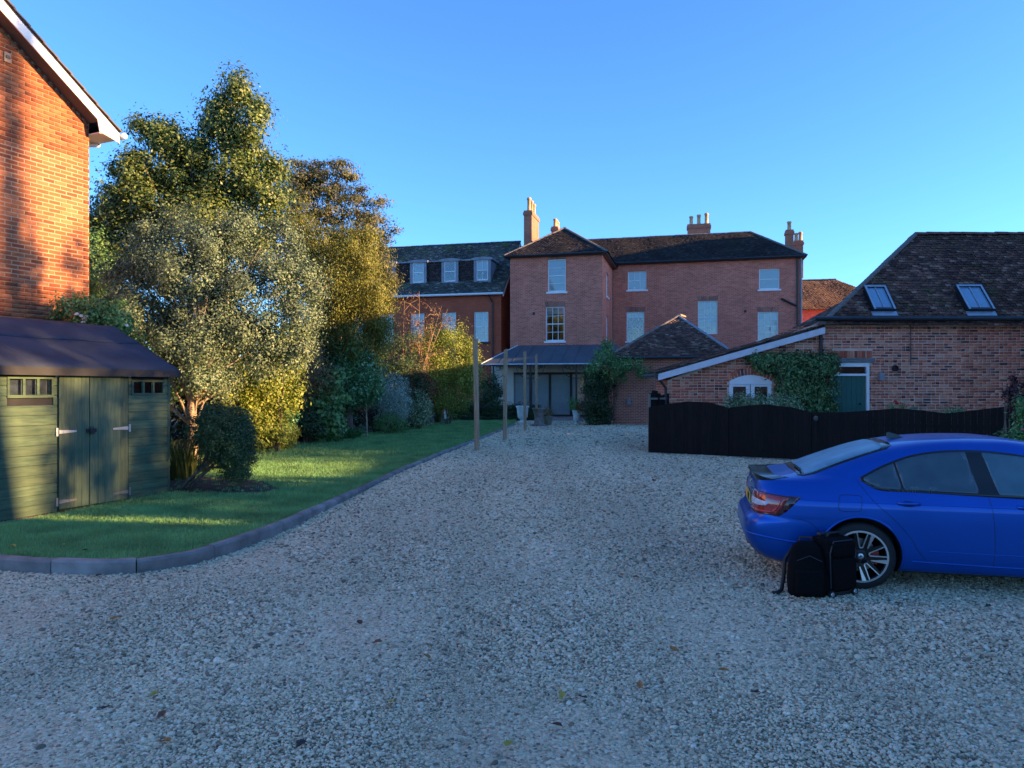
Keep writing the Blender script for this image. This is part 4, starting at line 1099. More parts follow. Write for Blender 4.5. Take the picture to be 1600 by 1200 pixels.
# bargeboard and boxed eaves
wb = M('white_board', (.8, .76, .7), .5, var=.05, vscale=3)
bd0, bd1 = Vector((oe + .02, -ow - .025, e0[1] - .06)), Vector((-HALF, -ow - .025, LZ + .14))
MB().prism([bd0 + Vector((0, 0, -.2)), bd0, bd1, bd1 + Vector((0, 0, -.23))], (0, .025, 0)).obj('bargeboard', wb, lh_)
MB().prism([Vector((.0, -ow - .024, LE - .25)), Vector((oe + .02, -ow - .024, LE - .27)), bd0 + Vector((0, .001, -.19)), Vector((-.08, -ow - .024, LE + .12))], (0, .024, 0)).obj('eaves_box', wb, lh_)
MB().box(.002, oe, -ow, 8.3, LE - .27, LE - .25).obj('soffit', wb, lh_)
MB().prism([Vector((-.02, -ow + .002, LE - .05)), Vector((-.02, -.012, LE - .05)), Vector((-HALF, -.012, LZ - .05)), Vector((-HALF, -ow + .002, LZ - .05))], (0, 0, .02)).obj('verge_soffit', M('dark_soffit', (.08, .07, .06), .8), lh_)
MB().box(oe, oe + .02, -ow, 8.3, LE - .27, e0[1] - .03).obj('fascia', wb, lh_)
MB().tube([(oe + .085, -ow - .1, e0[1] - .09), (oe + .085, 8.3, e0[1] - .09)], .06, 10).obj('gutter', wb, lh_)
MB().tube([(oe + .08, .35, e0[1] - .12), (oe + .06, .35, LE - .3), (.2, .35, LE - .38), (.08, .35, LE - .42), (.06, .35, 0)], .034, 8).obj('downpipe', wb, lh_)
a = LF.hy(10.5, 90)
MB().box(a[0] - .06, a[0] + .06, -.03, -.004, a[1] - .09, a[1] + .09).obj('vent_plate', M('tan_vent', (.3, .2, .13), .7), lh_)
MB().box(a[0] - .035, a[0] + .04, -.045, -.031, a[1] - .02, a[1] + .03).obj('vent_flap', black_metal, lh_)

# ================================================================ garden shed
sA = G(263, 779); sB = G(-8, 830)
sA = Vector((-5.8, 12.41, 0)); sB = Vector((-6.87, 9.8, 0))
sdv = (sA - sB); SL = sdv.length; SF = Fr(sB.x, sB.y, math.atan2(sdv.y, sdv.x), -.1)
shed = thing('garden_shed', 'green painted wooden garden shed with double doors and felt roof', 'shed', SF.o, SF.r)
SEV = SF.hy(263, 577)[1] + .0; SW = 2.9
sgreen = M('green_wood_stain', (.036, .078, .045), .75, var=.4, vscale=3.5, stretch=(1, 6, 10), bump=.35, bscale=14, island=.2, col2=(.09, .135, .075))
sgreen_v = M('green_wood_door', (.045, .085, .052), .75, var=.4, vscale=3.5, stretch=(10, 6, .8), bump=.35, bscale=14, island=.22, col2=(.1, .145, .085))
bare = M('worn_wood', (.2, .15, .1), .9, var=.4, vscale=6, stretch=(1, 5, 8))
dx0, dxm, dx1 = SF.hy(90, 690)[0], SF.hy(138, 690)[0], SF.hy(198, 690)[0]
w1 = rect(SF, 13, 79, 592, 617); w2 = rect(SF, 207, 253, 597, 614)
ww_ = (w2[1] - w2[0])
nb = 15; bh = (SEV - .06) / nb
for (xa, xb, win) in ((0, dx0 - .02, w1), (dx1 + .02, SL, w2)):
    for k in range(nb):
        z0, z1 = .06 + k * bh, .06 + (k + 1) * bh
        segs = [(xa, xb)]
        if win and z1 > win[2] - .02 and z0 < win[3] + .02: segs = [(xa, win[0] - .03), (win[1] + .03, xb)]
        for (p, q) in segs:
            if q - p < .03: continue
            MB().prism([(p, -.004, z0 + .004), (p, -.016, z0 + .004), (p, -.016, z1 - .018), (p, -.004, z1 - .001)], (q - p, 0, 0)).obj('cladding_board', sgreen, shed)
    if win:
        a, b2, c, d = win
        fo = MB().box(a - .03, b2 + .03, -.03, .0, c - .04, c).box(a - .03, b2 + .03, -.03, .0, d, d + .035).box(a - .03, a, -.029, .0, c, d).box(b2, b2 + .03, -.029, .0, c, d)
        m3 = (b2 - a) / 3
        for t in (1, 2): fo.box(a + m3 * t - .018, a + m3 * t + .018, -.028, .0, c, d)
        fo = fo.obj('window_frame', sgreen, shed)
        for t in range(3):
            MB().box(a + m3 * t + .02, a + m3 * (t + 1) - .02, .0, .004, c, d).obj('pane', Mglass('shed_glass', (.6, .65, .7)), fo)
            MB().box(a + m3 * t, a + m3 * (t + 1) - .01, .05, .06, c - .05, d + .02).obj('net_blind', M('grey_net', (.4, .4, .42), .9, var=.3, vscale=12), fo)
# rest of the box: sides, back, dark sheets standing in for the unlit inside
RX = SF.hx(154, 514, SL)
ry, rzz = SW / 2, SF.hx(154, 514, SL)[1]
for (xa, xb, win) in ((.005, dx0, w1), (dx1, SL - .005, w2)):
    for (za, zb) in ((.03, win[2] - .05), (win[3] + .04, SEV - .03)): MB().box(xa, xb, 0, .02, za, zb).obj('shed_shade_panel', unlit_room, shed)
MB().box(.02, SL - .02, .35, .37, .05, SEV - .05).obj('shed_shade_panel', unlit_room, shed)
for x, sg in ((0, -1), (SL, 1)):
    for k in range(19):
        z0, z1 = .06 + k * bh, .06 + (k + 1) * bh
        if z0 > rzz - .1: break
        ins = 0 if z1 <= SEV else (z1 - SEV) / (rzz - SEV) * ry
        if ry - ins < .08: continue
        MB().box(min(x, x + sg * .014), max(x, x + sg * .014), ins + .001, SW - ins, z0, z1 - .006).obj('cladding_board', sgreen, shed)
MB().box(0, SL, SW, SW + .015, .03, SEV).obj('back_wall', sgreen, shed)
for x in (0.0, SL): MB().box(x - .02, x + .022, -.022, .02, .03, SEV - .01).obj('corner_trim', sgreen_v, shed)
MB().box(-.02, SL + .02, -.05, .05, -.08, .05).obj('base_beam', bare, shed)
# doors
for (xa, xb, nm, nn2) in ((dx0, dxm - .006, 'door', 4), (dxm + .006, dx1, 'door', 5)):
    d = link(nm, None, None, shed)
    pw = (xb - xa) / nn2
    pl = MB().box(.0015, pw - .0015, -.03, -.01, .09, SEV - .03).mesh('plank'); pl.materials.append(sgreen_v)
    for k in range(nn2):
        o = link('plank', pl, None, d); o.location = (xa + pw * k, random.uniform(-.003, .003), 0)
    MB().box(xa, xb, -.01, .005, .09, SEV - .03).obj('door_backing', sgreen_v, d)
galv = M('galvanised', (.5, .53, .55), .45, metal=.5, var=.2, vscale=10)
worn_h = M('worn_hinge', (.27, .24, .2), .7, metal=.2, var=.3, vscale=10)
for (xh, sg) in ((dx0, 1), (dx1, -1)):
    for zz, mt in ((SEV - .1, galv), (SEV * .56, galv), (.2, worn_h)):
        L_ = .27
        m = MB().prism([(xh, -.036, zz - .028), (xh + sg * L_, -.036, zz - .012), (xh + sg * L_, -.036, zz + .012), (xh, -.036, zz + .028)], (0, .004, 0))
        m.box(min(xh - sg * .015, xh - sg * .045), max(xh - sg * .015, xh - sg * .045), -.036, -.02, zz - .06, zz + .06)
        for t in (.25, .6, .9): m.lathe([(.008, 0), (.006, -.004), (.001, -.005)], (xh + sg * L_ * t, -.036, zz), 8, 'y')
        m.obj('strap_hinge', mt, shed)
zz = SEV * .56 + .0
MB().box(dxm - .06, dxm + .1, -.05, -.031, zz - .03, zz + .025).box(dxm - .02, dxm + .05, -.075, -.05, zz - .055, zz + .02).tube([(dxm - .005, -.062, zz + .02), (dxm - .005, -.062, zz + .05), (dxm + .035, -.062, zz + .05), (dxm + .035, -.062, zz + .02)], .006, 6).obj('padlock', black_metal, shed)
# felt roof
felt = M('mineral_felt', (.034, .045, .07), .85, var=.2, vscale=2.5, bump=.5, bscale=200, spec=.3)
felt2 = M('old_felt', (.09, .062, .058), .9, var=.3, vscale=3, bump=.5, bscale=150)
ov = .12; sle = (rzz - SEV) / ry
def slope_pt(x, y, up=0): return (x, y, SEV + y * sle + up)
xe0, xe1 = -.15, SL + .13
rfm = MB().prism([slope_pt(xe0, -ov, .0), slope_pt(xe1, -ov, .0), slope_pt(xe1, ry, .0), slope_pt(xe0, ry, .0)], (0, 0, .035))
rfm.prism([(xe1, SW + ov, SEV - ov * sle), (xe0, SW + ov, SEV - ov * sle), (xe0, ry, rzz), (xe1, ry, rzz)], (0, 0, .035))
rfo = rfm.obj('roof_boards', bare, shed)
def felt_strip(x0, x1, y0, y1, up, mat, sag=.0):
    m = MB(); nx, ny = 14, 6; v0 = len(m.v)
    for j in range(ny + 1):
        for i in range(nx + 1):
            x = x0 + (x1 - x0) * i / nx; y = y0 + (y1 - y0) * j / ny
            z = SEV + y * sle + .036 + up + .006 * math.sin(x * 5 + y * 3) * math.sin(y * 6)
            m.v.append((x, y, z))
    for j in range(ny):
        for i in range(nx):
            a = j * (nx + 1) + i; m.f.append((a, a + 1, a + nx + 2, a + nx + 1))
    o = m.obj('roofing_felt', mat, shed, smooth=True)
    sd = o.modifiers.new('solid', 'SOLIDIFY'); sd.thickness = .005; sd.offset = 1
    return o
felt_strip(xe0 + .4, xe1 + .015, -ov - .02, ry * .62, .0, felt)
felt_strip(xe0 + .45, xe1 + .015, ry * .55, ry + .02, .008, felt)
felt_strip(xe0 - .01, xe0 + .55, -ov - .02, ry * .6, .006, felt)
felt_strip(xe0 - .01, xe0 + .5, ry * .52, ry + .01, .014, felt2)
MB().poly([(xe0, ry, rzz + .045), (xe1, ry, rzz + .045), (xe1, SW + ov, SEV - ov * sle + .042), (xe0, SW + ov, SEV - ov * sle + .042)]).obj('roofing_felt', felt, shed)
MB().box(xe0, xe1, -ov - .03, -ov - .005, SEV - ov * sle - .075, SEV - ov * sle + .037).obj('fascia', M('black_fascia', (.02, .02, .022), .7), shed)
for sg in (1,):
    p0, p1 = Vector(slope_pt(xe1, -ov, -.06)), Vector(slope_pt(xe1, ry, -.06))
    MB().prism([p0, p1, p1 + Vector((0, 0, .1)), p0 + Vector((0, 0, .1))], (.018, 0, 0)).obj('bargeboard', M('black_fascia', (.02, .02, .022), .7), shed)

# ================================================================ timber posts beside the drive
post_m = M('sawn_post', (.4, .27, .17), .85, var=.3, vscale=4, stretch=(12, 12, .8), bump=.4, bscale=20)
PLAB = ['tall bare timber post nearest the camera beside the lawn kerb', 'second timber post along the drive, scarred with bolt holes', 'third timber post along the drive in front of the white urn', 'farthest timber post, standing beside the weathered stone urn']
for k, (px, py, pt, tx) in enumerate(((745, 704, 529, 743), (788.5, 688, 546, 790.5), (820.5, 673, 549, 820), (839, 664.5, 554, 837.5))):
    b0 = G(px, py); zt = CAMZ - (pt - HY) / FPX * b0.y; dx = (tx - px) / FPX * b0.y
    t = thing('timber_post', PLAB[k], 'post', (b0.x, b0.y, b0.z), RAD(-20 + 6 * k), 'timber posts along the drive')
    w_ = .055
    m = MB(); n = 8
    for q in range(n + 1):
        f_ = q / n; z = -.3 + (zt - b0.z + .3) * f_; off = dx * max(0, z) / (zt - b0.z) + .008 * math.sin(f_ * 5 + k)
        for (sx, sy) in ((-1, -1), (1, -1), (1, 1), (-1, 1)): m.v.append((sx * w_ + off, sy * w_ * 1.0, z + (.02 * (sx) * (k % 2) if q == n else 0)))
    for q in range(n):
        for r in range(4): m.f.append((q * 4 + r, q * 4 + (r + 1) % 4, q * 4 + 4 + (r + 1) % 4, q * 4 + 4 + r))
    m.f.append((3, 2, 1, 0)); m.f.append(tuple(n * 4 + r for r in range(4)))
    m.obj('shaft', post_m, t, bevel=.006)
    if k in (1, 3):
        for z in (.75, 1.3, 2.1): MB().lathe([(.02, .0), (.02, -.012), (.001, -.013)], (0, -w_ - .001, z), 8, 'y').obj('bolt', black_metal, t)

# ================================================================ foliage
def blob(px, py, rx, ry, d, rd=None):
    c = P(px, py, d); k = d / FPX
    return (c.x, c.y, c.z, rx * k, (rd if rd else (rx + ry) / 2 * k), ry * k)
def leaf_mesh(name, blobs, n, size, seed, clump=0.3, aspect=0.5, up=0.35, hang=0.0, fill=0.6, ground=None, flat=None, fold=True):
    """n leaves gathered in clumps through the volume of the blobs, each a folded diamond or a pointed blade"""
    g = np.random.default_rng(seed); B = np.array(blobs)
    area = (B[:, 3] * B[:, 4] + B[:, 4] * B[:, 5] + B[:, 3] * B[:, 5]); w_ = area / area.sum()
    ncl = max(8, int((area.sum() * 4.2) / (clump * clump) * fill))
    bi = g.choice(len(B), ncl, p=w_)
    dirs = g.normal(size=(ncl, 3)); dirs /= np.linalg.norm(dirs, axis=1)[:, None]
    rad = 0.35 + 0.65 * np.sqrt(g.random(ncl)); far = g.random(ncl) < .16; rad[far] *= g.uniform(1.02, 1.3, far.sum())
    cc = B[bi, :3] + dirs * B[bi, 3:6] * rad[:, None]
    cs = clump * g.uniform(.6, 1.3, ncl)
    li = g.integers(0, ncl, n)
    off = g.normal(size=(n, 3)); off *= (cs[li] * .5)[:, None]
    if hang: off[:, 2] = off[:, 2] * (1 + hang) - np.abs(off[:, 2]) * hang
    if flat: off[:, 2] *= flat
    pos = cc[li] + off
    outw = dirs[li] * .55 + off / (np.linalg.norm(off, axis=1)[:, None] + 1e-6) * .75
    nr = outw + g.normal(size=(n, 3)) * .4 + np.array([0, 0, up])
    nr /= np.linalg.norm(nr, axis=1)[:, None]
    t = g.normal(size=(n, 3)); t[:, 2] -= hang * 1.5
    t -= (t * nr).sum(1)[:, None] * nr; t /= np.linalg.norm(t, axis=1)[:, None]
    b = np.cross(nr, t)
    L = size * g.uniform(.6, 1.35, n); W = L * aspect * g.uniform(.8, 1.2, n)
    if ground is not None:
        keep = pos[:, 2] > ground + .01
        pos, nr, t, b, L, W = pos[keep], nr[keep], t[keep], b[keep], L[keep], W[keep]; n = len(pos)
    a0 = pos - t * (L / 2)[:, None]; a1 = pos + b * (W / 2)[:, None] - nr * (W * .15)[:, None] ; a2 = pos + t * (L / 2)[:, None] - nr * (L * .1)[:, None]; a3 = pos - b * (W / 2)[:, None] - nr * (W * .15)[:, None]
    v = np.stack([a0, a1, a2, a3], 1).reshape(-1, 3); f = (np.arange(n)[:, None] * 4 + np.arange(4)[None])
    return mesh_np(name, v, f, 4), cc
bark = M('bark', (.13, .1, .075), .9, var=.4, vscale=6, stretch=(4, 4, 1), bump=.7, bscale=14)
bark_pale = M('pale_bark', (.34, .25, .17), .85, var=.3, vscale=5, stretch=(3, 3, 1), bump=.5, bscale=12)
def limbs(base, lean, r0, targets, seed, top=None):
    """trunk and limbs as one branching mesh; targets = points the limbs reach for"""
    rn = random.Random(seed); m = MB(); base = Vector(base); lean = Vector(lean)
    H = lean.length; k = 9; tp = []
    for i in range(k + 1):
        f_ = i / k
        tp.append(base + lean * f_ + Vector((rn.uniform(-.05, .05), rn.uniform(-.05, .05), 0)) * H * .15 * (0 < i))
    m.tube(tp, [r0 * (1.25 if i == 0 else 1) * (1 - .82 * i / k) for i in range(k + 1)], 9)
    for q in targets:
        q = Vector(q); hz = max(.12, min(.85, (q.z - base.z) / H * rn.uniform(.45, .7)))
        i0 = int(hz * k); s = tp[i0]; rr = r0 * (1 - .82 * i0 / k) * .42
        mid = s.lerp(q, .5) + Vector((rn.uniform(-.15, .15), rn.uniform(-.15, .15), rn.uniform(-.02, .2))) * (q - s).length * .5
        pts = [s.lerp(mid, t) if t <= 1 else mid.lerp(q, t - 1) for t in (0, .5, 1, 1.5, 2)]
        m.tube(pts, [rr, rr * .75, rr * .5, rr * .3, rr * .12], 6)
        for _ in range(3):
            e = q + Vector((rn.uniform(-1, 1), rn.uniform(-1, 1), rn.uniform(-.6, .6))) * (q - s).length * .13
            m.tube([mid.lerp(q, .3), mid.lerp(e, .6), e], [rr * .35, rr * .2, rr * .06], 5)
    return m
def tree(name, label, base, height, r0, blobs, n, size, leaf, bk=bark, clump=.35, seed=1, lean=(0, 0), ground=None, cat='tree', group=None, **kw):
    t = thing(name, label, cat, base, 0, group)
    me, cc = leaf_mesh('crown', blobs, n, size, seed, clump, ground=ground, **kw)
    bx, by, bz = base
    v = np.empty(len(me.vertices) * 3, dtype=np.float32); me.vertices.foreach_get('co', v); v = v.reshape(-1, 3) - np.array([bx, by, bz], dtype=np.float32); me.vertices.foreach_set('co', v.ravel()); me.update()
    rn = random.Random(seed); tg = [Vector(b[:3]) - Vector(base) for b in blobs]; base_b = sum(tg, Vector()) / len(tg)
    extra = [base_b + (Vector(cc[rn.randrange(len(cc))]) - Vector(base) - base_b) * .8 for _ in range(min(14, len(cc) // 6))]
    limbs((0, 0, -.1), (lean[0], lean[1], height), r0, [q for q in tg + extra if q.z > .15], seed).obj('trunk', bk, t, smooth=True)
    link('crown', me, leaf, t)
    return t
def shrub(name, label, base, blobs, n, size, leaf, seed=1, clump=.2, stems=7, cat='shrub', group=None, bk=bark, **kw):
    t = thing(name, label, cat, base, 0, group)
    me, cc = leaf_mesh('foliage', blobs, n, size, seed, clump, ground=base[2], **kw)
    v = np.empty(len(me.vertices) * 3, dtype=np.float32); me.vertices.foreach_get('co', v); v = v.reshape(-1, 3) - np.array(base, dtype=np.float32); me.vertices.foreach_set('co', v.ravel()); me.update()
    link('foliage', me, leaf, t)
    rn = random.Random(seed); m = MB()
    for k in range(stems):
        c = Vector(cc[rn.randrange(len(cc))]) - Vector(base)
        s = Vector((rn.uniform(-.12, .12), rn.uniform(-.12, .12), -.05)); q = s.lerp(c, .5) + Vector((rn.uniform(-.1, .1), rn.uniform(-.1, .1), .1))
        m.tube([s, q, c], [.028, .018, .006], 6)
    m.obj('stems', bk, t)
    return t
L_holly = Mleaf('holly_leaf', (0.04, 0.08, 0.02), (0.12, 0.17, 0.038), (0.25, 0.29, 0.07), rough=.4, trans=.2)
L_silver = Mleaf('silver_leaf', (0.075, 0.12, 0.065), (0.15, 0.21, 0.115), (0.28, 0.35, 0.21), rough=.5, trans=.25)
L_cedar = Mleaf('brown_needle', (0.05, 0.065, 0.026), (0.1, 0.11, 0.04), (0.18, 0.15, 0.055), trans=.2)
L_yew = Mleaf('golden_yew', (0.07, 0.095, 0.02), (0.17, 0.185, 0.032), (0.3, 0.28, 0.05), trans=.25)
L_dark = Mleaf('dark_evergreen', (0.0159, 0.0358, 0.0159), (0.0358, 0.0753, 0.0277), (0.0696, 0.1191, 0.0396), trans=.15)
L_mid = Mleaf('mid_green', (0.0591, 0.1435, 0.0506), (0.1266, 0.27, 0.0844), (0.2363, 0.3881, 0.1181), trans=.3)
L_cam = Mleaf('camellia_leaf', (0.051, 0.1616, 0.0595), (0.1062, 0.2763, 0.1021), (0.2126, 0.4039, 0.1701), rough=.3, trans=.15, spec=.5)
L_grey = Mleaf('grey_leaf', (0.1815, 0.2592, 0.1943), (0.3369, 0.4407, 0.3369), (0.5184, 0.6, 0.5184), trans=.2)
L_var = Mleaf('variegated_leaf', (0.069, 0.1495, 0.0575), (0.207, 0.299, 0.138), (0.575, 0.6, 0.391), trans=.2)
L_yel = Mleaf('lime_leaf', (0.12, 0.18, 0.03), (0.24, 0.3, 0.045), (0.4, 0.42, 0.09), trans=.35)
L_rust = Mleaf('rusty_leaf', (0.091, 0.0455, 0.0195), (0.208, 0.104, 0.039), (0.312, 0.195, 0.065), trans=.3)
L_ivy = Mleaf('ivy_leaf', (0.045, 0.1125, 0.045), (0.0975, 0.195, 0.0675), (0.255, 0.375, 0.15), rough=.4, trans=.15)
L_clip = Mleaf('clipped_leaf', (0.0283, 0.0608, 0.0243), (0.0568, 0.1014, 0.0365), (0.1014, 0.1521, 0.0507), trans=.15)
L_strap = Mleaf('strap_leaf', (.04, .075, .02), (.09, .12, .03), (.2, .2, .06), trans=.35)
L_phorm = Mleaf('flax_leaf', (0.075, 0.1125, 0.0525), (0.135, 0.165, 0.075), (0.255, 0.225, 0.105), trans=.2)
L_cord = Mleaf('purple_leaf', (0.042, 0.0168, 0.0224), (0.084, 0.035, 0.042), (0.14, 0.07, 0.056), trans=.2)
L_straw = Mleaf('straw_leaf', (.16, .11, .05), (.28, .19, .09), (.36, .26, .13), trans=.3)
L_fennel = Mleaf('feathery_leaf', (0.042, 0.098, 0.049), (0.084, 0.168, 0.084), (0.154, 0.252, 0.126), trans=.3)

tree('holly_tree', 'tall evergreen tree with a narrow leafy spire, tallest in the garden', (-9.6, 22, 0.03), 10.3, .2,
     [blob(*q) for q in ((372, 152, 26, 30, 22), (345, 165, 22, 26, 22.3), (395, 190, 22, 36, 21.8), (340, 205, 34, 32, 22.2), (385, 235, 24, 30, 22), (240, 205, 30, 22, 22), (265, 225, 30, 20, 22), (300, 245, 36, 26, 22.2), (290, 285, 48, 34, 22), (365, 285, 46, 36, 22), (215, 270, 36, 30, 22), (424, 262, 22, 20, 22), (415, 310, 36, 34, 21.8), (180, 320, 34, 36, 22), (160, 375, 26, 40, 22), (240, 335, 60, 40, 21.6), (330, 345, 66, 40, 21.6), (152, 440, 16, 50, 22), (400, 370, 40, 40, 21.6), (200, 390, 50, 40, 21.6), (165, 500, 26, 50, 22))],
     105000, .1, L_holly, lean=(1.2, 0), clump=.42, seed=3, aspect=.55, fill=.62)
tree('silver_tree', 'grey green leafy tree with pale trunk rising behind the clipped bush', (-7.12, 16.3, lz(16.3)), 4.1, .13,
     [blob(*q) for q in ((330, 390, 52, 36, 17), (262, 400, 46, 34, 17), (408, 400, 46, 36, 17), (205, 440, 40, 40, 17.4), (310, 440, 70, 42, 16.6), (400, 455, 62, 40, 16.6), (250, 490, 70, 40, 16.4), (462, 430, 32, 34, 17), (330, 510, 70, 34, 16.6), (195, 490, 46, 36, 17), (395, 520, 62, 36, 16.8), (320, 555, 46, 28, 16.6), (465, 490, 34, 34, 17), (160, 520, 30, 34, 17), (345, 595, 30, 26, 16.8), (420, 570, 50, 28, 17), (375, 355, 26, 20, 17), (285, 350, 24, 22, 17.2), (440, 365, 22, 22, 17.2), (225, 370, 22, 22, 17.2), (490, 450, 14, 30, 17), (180, 560, 30, 30, 17), (450, 540, 40, 26, 17.2), (312, 596, 26, 22, 16.1), (262, 575, 28, 22, 16.2), (330, 560, 36, 26, 16), (285, 545, 40, 22, 15.9))],
     150000, .062, L_silver, bark_pale, clump=.34, seed=5, aspect=.5, lean=(.15, 0), fill=.55)
tree('cedar_tree', 'broad brownish conifer with bare pale limbs behind the golden yew', (-6.7, 29, .05), 8.8, .22,
     [blob(*q) for q in ((468, 275, 36, 28, 29), (520, 272, 38, 26, 29), (500, 320, 52, 36, 29), (560, 315, 36, 28, 29), (582, 355, 32, 26, 29), (545, 370, 48, 36, 29), (590, 400, 26, 30, 29), (604, 440, 16, 26, 29), (450, 330, 32, 45, 29), (560, 430, 48, 40, 29), (470, 400, 40, 50, 29))],
     48000, .13, L_cedar, bark_pale, clump=.42, seed=7, aspect=.3, flat=.45, fill=.6)
tree('golden_yew', 'golden green yew with drooping sprays in the middle of the border', (-5.6, 25.3, .05), 6.4, .16,
     [blob(*q) for q in ((545, 410, 52, 52, 25), (578, 455, 36, 58, 25), (520, 460, 46, 62, 25), (500, 390, 26, 44, 25), (470, 350, 22, 34, 25.5), (478, 395, 24, 45, 25.5), (590, 500, 28, 40, 25), (550, 510, 52, 40, 25), (555, 375, 34, 26, 25.2), (505, 520, 30, 36, 25))],
     85000, .085, L_yew, clump=.36, seed=9, aspect=.3, hang=.9, fill=.6)
for q in (('tall_back_hedge', 'dark evergreen screen behind the shed and the pale trunk', (-11.5, 21.0, .03), [(x, 20.6 + .25 * (x + 12), z, .8, .6, .7) for x in np.arange(-15, -8, .9) for z in (.6, 1.5, 2.4, 3.1)], 101), ('border_back_hedge', 'dark evergreen screen closing the back of the long border', (-9.0, 27, .03), [(-9.6 + .32 * (y - 22), y, z, .7, .9, .7) for y in np.arange(22, 36, 1.1) for z in (.6, 1.5, 2.4)], 102)):
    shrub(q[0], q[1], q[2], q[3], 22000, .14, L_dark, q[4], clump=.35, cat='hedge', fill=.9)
# bare twiggy shrub in front of the annexe
def twiggy(name, label, base, tips, n, leaf, seed):
    t = thing(name, label, 'shrub', base); rn = random.Random(seed); m = MB(); pts = []
    for q in tips:
        q = Vector(q) - Vector(base)
        mid = q * .5 + Vector((rn.uniform(-.3, .3), rn.uniform(-.2, .2), .3)); m.tube([(rn.uniform(-.1, .1), 0, -.05), mid, q], [.035, .022, .006], 6)
        for _ in range(9):
            s = mid.lerp(q, rn.uniform(-.3, .9)); e = s + Vector((rn.uniform(-.8, .8), rn.uniform(-.5, .5), rn.uniform(-.2, .7)))
            mm = s.lerp(e, .5) + Vector((0, 0, .1)); m.tube([s, mm, e], [.012, .008, .004], 5); pts += [mm, e, s.lerp(e, .75)]
    m.obj('branches', M('tan_twig', (.3, .2, .12), .9, var=.3), t)
    me, _ = leaf_mesh('foliage', [(p.x, p.y, p.z, .2, .2, .2) for p in pts], n, .07, seed, .14, fill=.3)
    link('foliage', me, leaf, t)
bs = G(650, 662)
twiggy('twiggy_shrub', 'leafless tan twiggy shrub in front of the annexe windows', (P(640, 600, 31).x, 31, .05), [P(*q, 31) for q in ((632, 470), (655, 455), (680, 480), (645, 500), (622, 500), (668, 505), (690, 478), (700, 482), (630, 540), (660, 530))], 3000, L_rust, 4)
def sh(name, label, px, pyb, d, blobs, n, size, leaf, seed, **kw):
    base = (P(px, pyb, d).x, d, lz(d) + .005)
    return shrub(name, label, base, [blob(*q) for q in blobs], n, size, leaf, seed, **kw)
sh('golden_topped_shrub', 'dense rounded shrub with sunlit yellow green crown before the annexe', 700, 650, 33.5, ((700, 560, 46, 46, 33.5), (670, 575, 28, 40, 33), (735, 580, 14, 45, 33.5), (705, 610, 42, 40, 33.2), (690, 530, 30, 18, 33.5), (650, 540, 16, 20, 33)), 34000, .095, L_yel, 21, clump=.36, aspect=.4, fill=.8)
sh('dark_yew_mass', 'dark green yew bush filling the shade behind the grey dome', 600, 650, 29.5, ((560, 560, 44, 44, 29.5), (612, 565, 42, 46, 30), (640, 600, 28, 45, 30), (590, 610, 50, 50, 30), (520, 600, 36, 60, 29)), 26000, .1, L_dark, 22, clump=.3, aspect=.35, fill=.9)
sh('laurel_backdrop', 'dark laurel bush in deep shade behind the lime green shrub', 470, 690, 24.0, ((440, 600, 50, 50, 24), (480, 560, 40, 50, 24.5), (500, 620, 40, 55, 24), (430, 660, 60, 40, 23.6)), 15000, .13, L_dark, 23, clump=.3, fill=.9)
sh('lime_shrub', 'lime and cream leaved shrub catching the sun beside the silver tree', 430, 690, 19.2, ((425, 555, 50, 38, 19), (400, 590, 50, 42, 18.8), (440, 610, 36, 40, 19.2), (360, 600, 40, 44, 18.6), (380, 640, 45, 36, 18.8), (445, 530, 30, 26, 19.4), (400, 670, 50, 30, 19), (360, 680, 30, 24, 19)), 26000, .085, L_yel, 24, clump=.22, fill=.8)
sh('shaded_evergreen', 'glossy dark shrub below the lime one, reaching down to the lawn', 420, 690, 20.2, ((420, 660, 48, 36, 20), (440, 640, 30, 30, 20.2), (385, 650, 30, 40, 20)), 9000, .08, L_cam, 25, clump=.2)
sh('small_clipped_bush', 'small yellowish clipped bush at the lawn edge below the glossy shrub', 440, 700, 20.0, ((446, 676, 20, 24, 20), (438, 690, 20, 14, 19.9)), 5500, .045, L_yel, 26, clump=.1, fill=1.0)
sh('seedhead_shrub', 'faded shrub with tan hanging seed heads between lime shrub and camellia', 485, 690, 22.4, ((485, 560, 22, 36, 22.4), (500, 590, 24, 30, 22.4), (480, 610, 22, 44, 22.4)), 6000, .075, L_straw, 27, clump=.18, hang=1.0, aspect=.3)
sh('broadleaf_shrub', 'big leaved bright green shrub under the camellia', 510, 690, 22.8, ((505, 640, 30, 40, 22.8), (522, 610, 24, 34, 22.8), (515, 665, 30, 24, 22.6)), 2600, .16, L_mid, 28, clump=.25, aspect=.6)
tree('camellia', 'rounded dark glossy camellia on a thin pale stem at the border edge', (P(573, 680, 25).x, 25, lz(25)), 2.1, .035,
     [blob(*q) for q in ((545, 560, 38, 30, 25), (565, 590, 34, 36, 25), (530, 590, 34, 36, 25), (550, 615, 40, 28, 25), (585, 600, 18, 30, 25))], 13000, .1, L_cam, bark_pale, clump=.2, seed=29, cat='shrub', fill=.9)
sh('grey_dome_shrub', 'silvery grey dome shaped shrub beside the lawn', 617, 672, 27.6, ((615, 610, 25, 30, 27.6), (620, 635, 24, 30, 27.4), (600, 630, 16, 34, 27.8), (612, 650, 26, 20, 27.4)), 17000, .05, L_grey, 30, clump=.12, fill=1.0)
sh('variegated_dome', 'cream edged dome shaped shrub right of the grey one', 654, 668, 29.8, ((652, 632, 20, 24, 29.8), (658, 648, 18, 20, 29.6), (645, 650, 14, 18, 29.8)), 8000, .075, L_var, 31, clump=.13, fill=1.0)
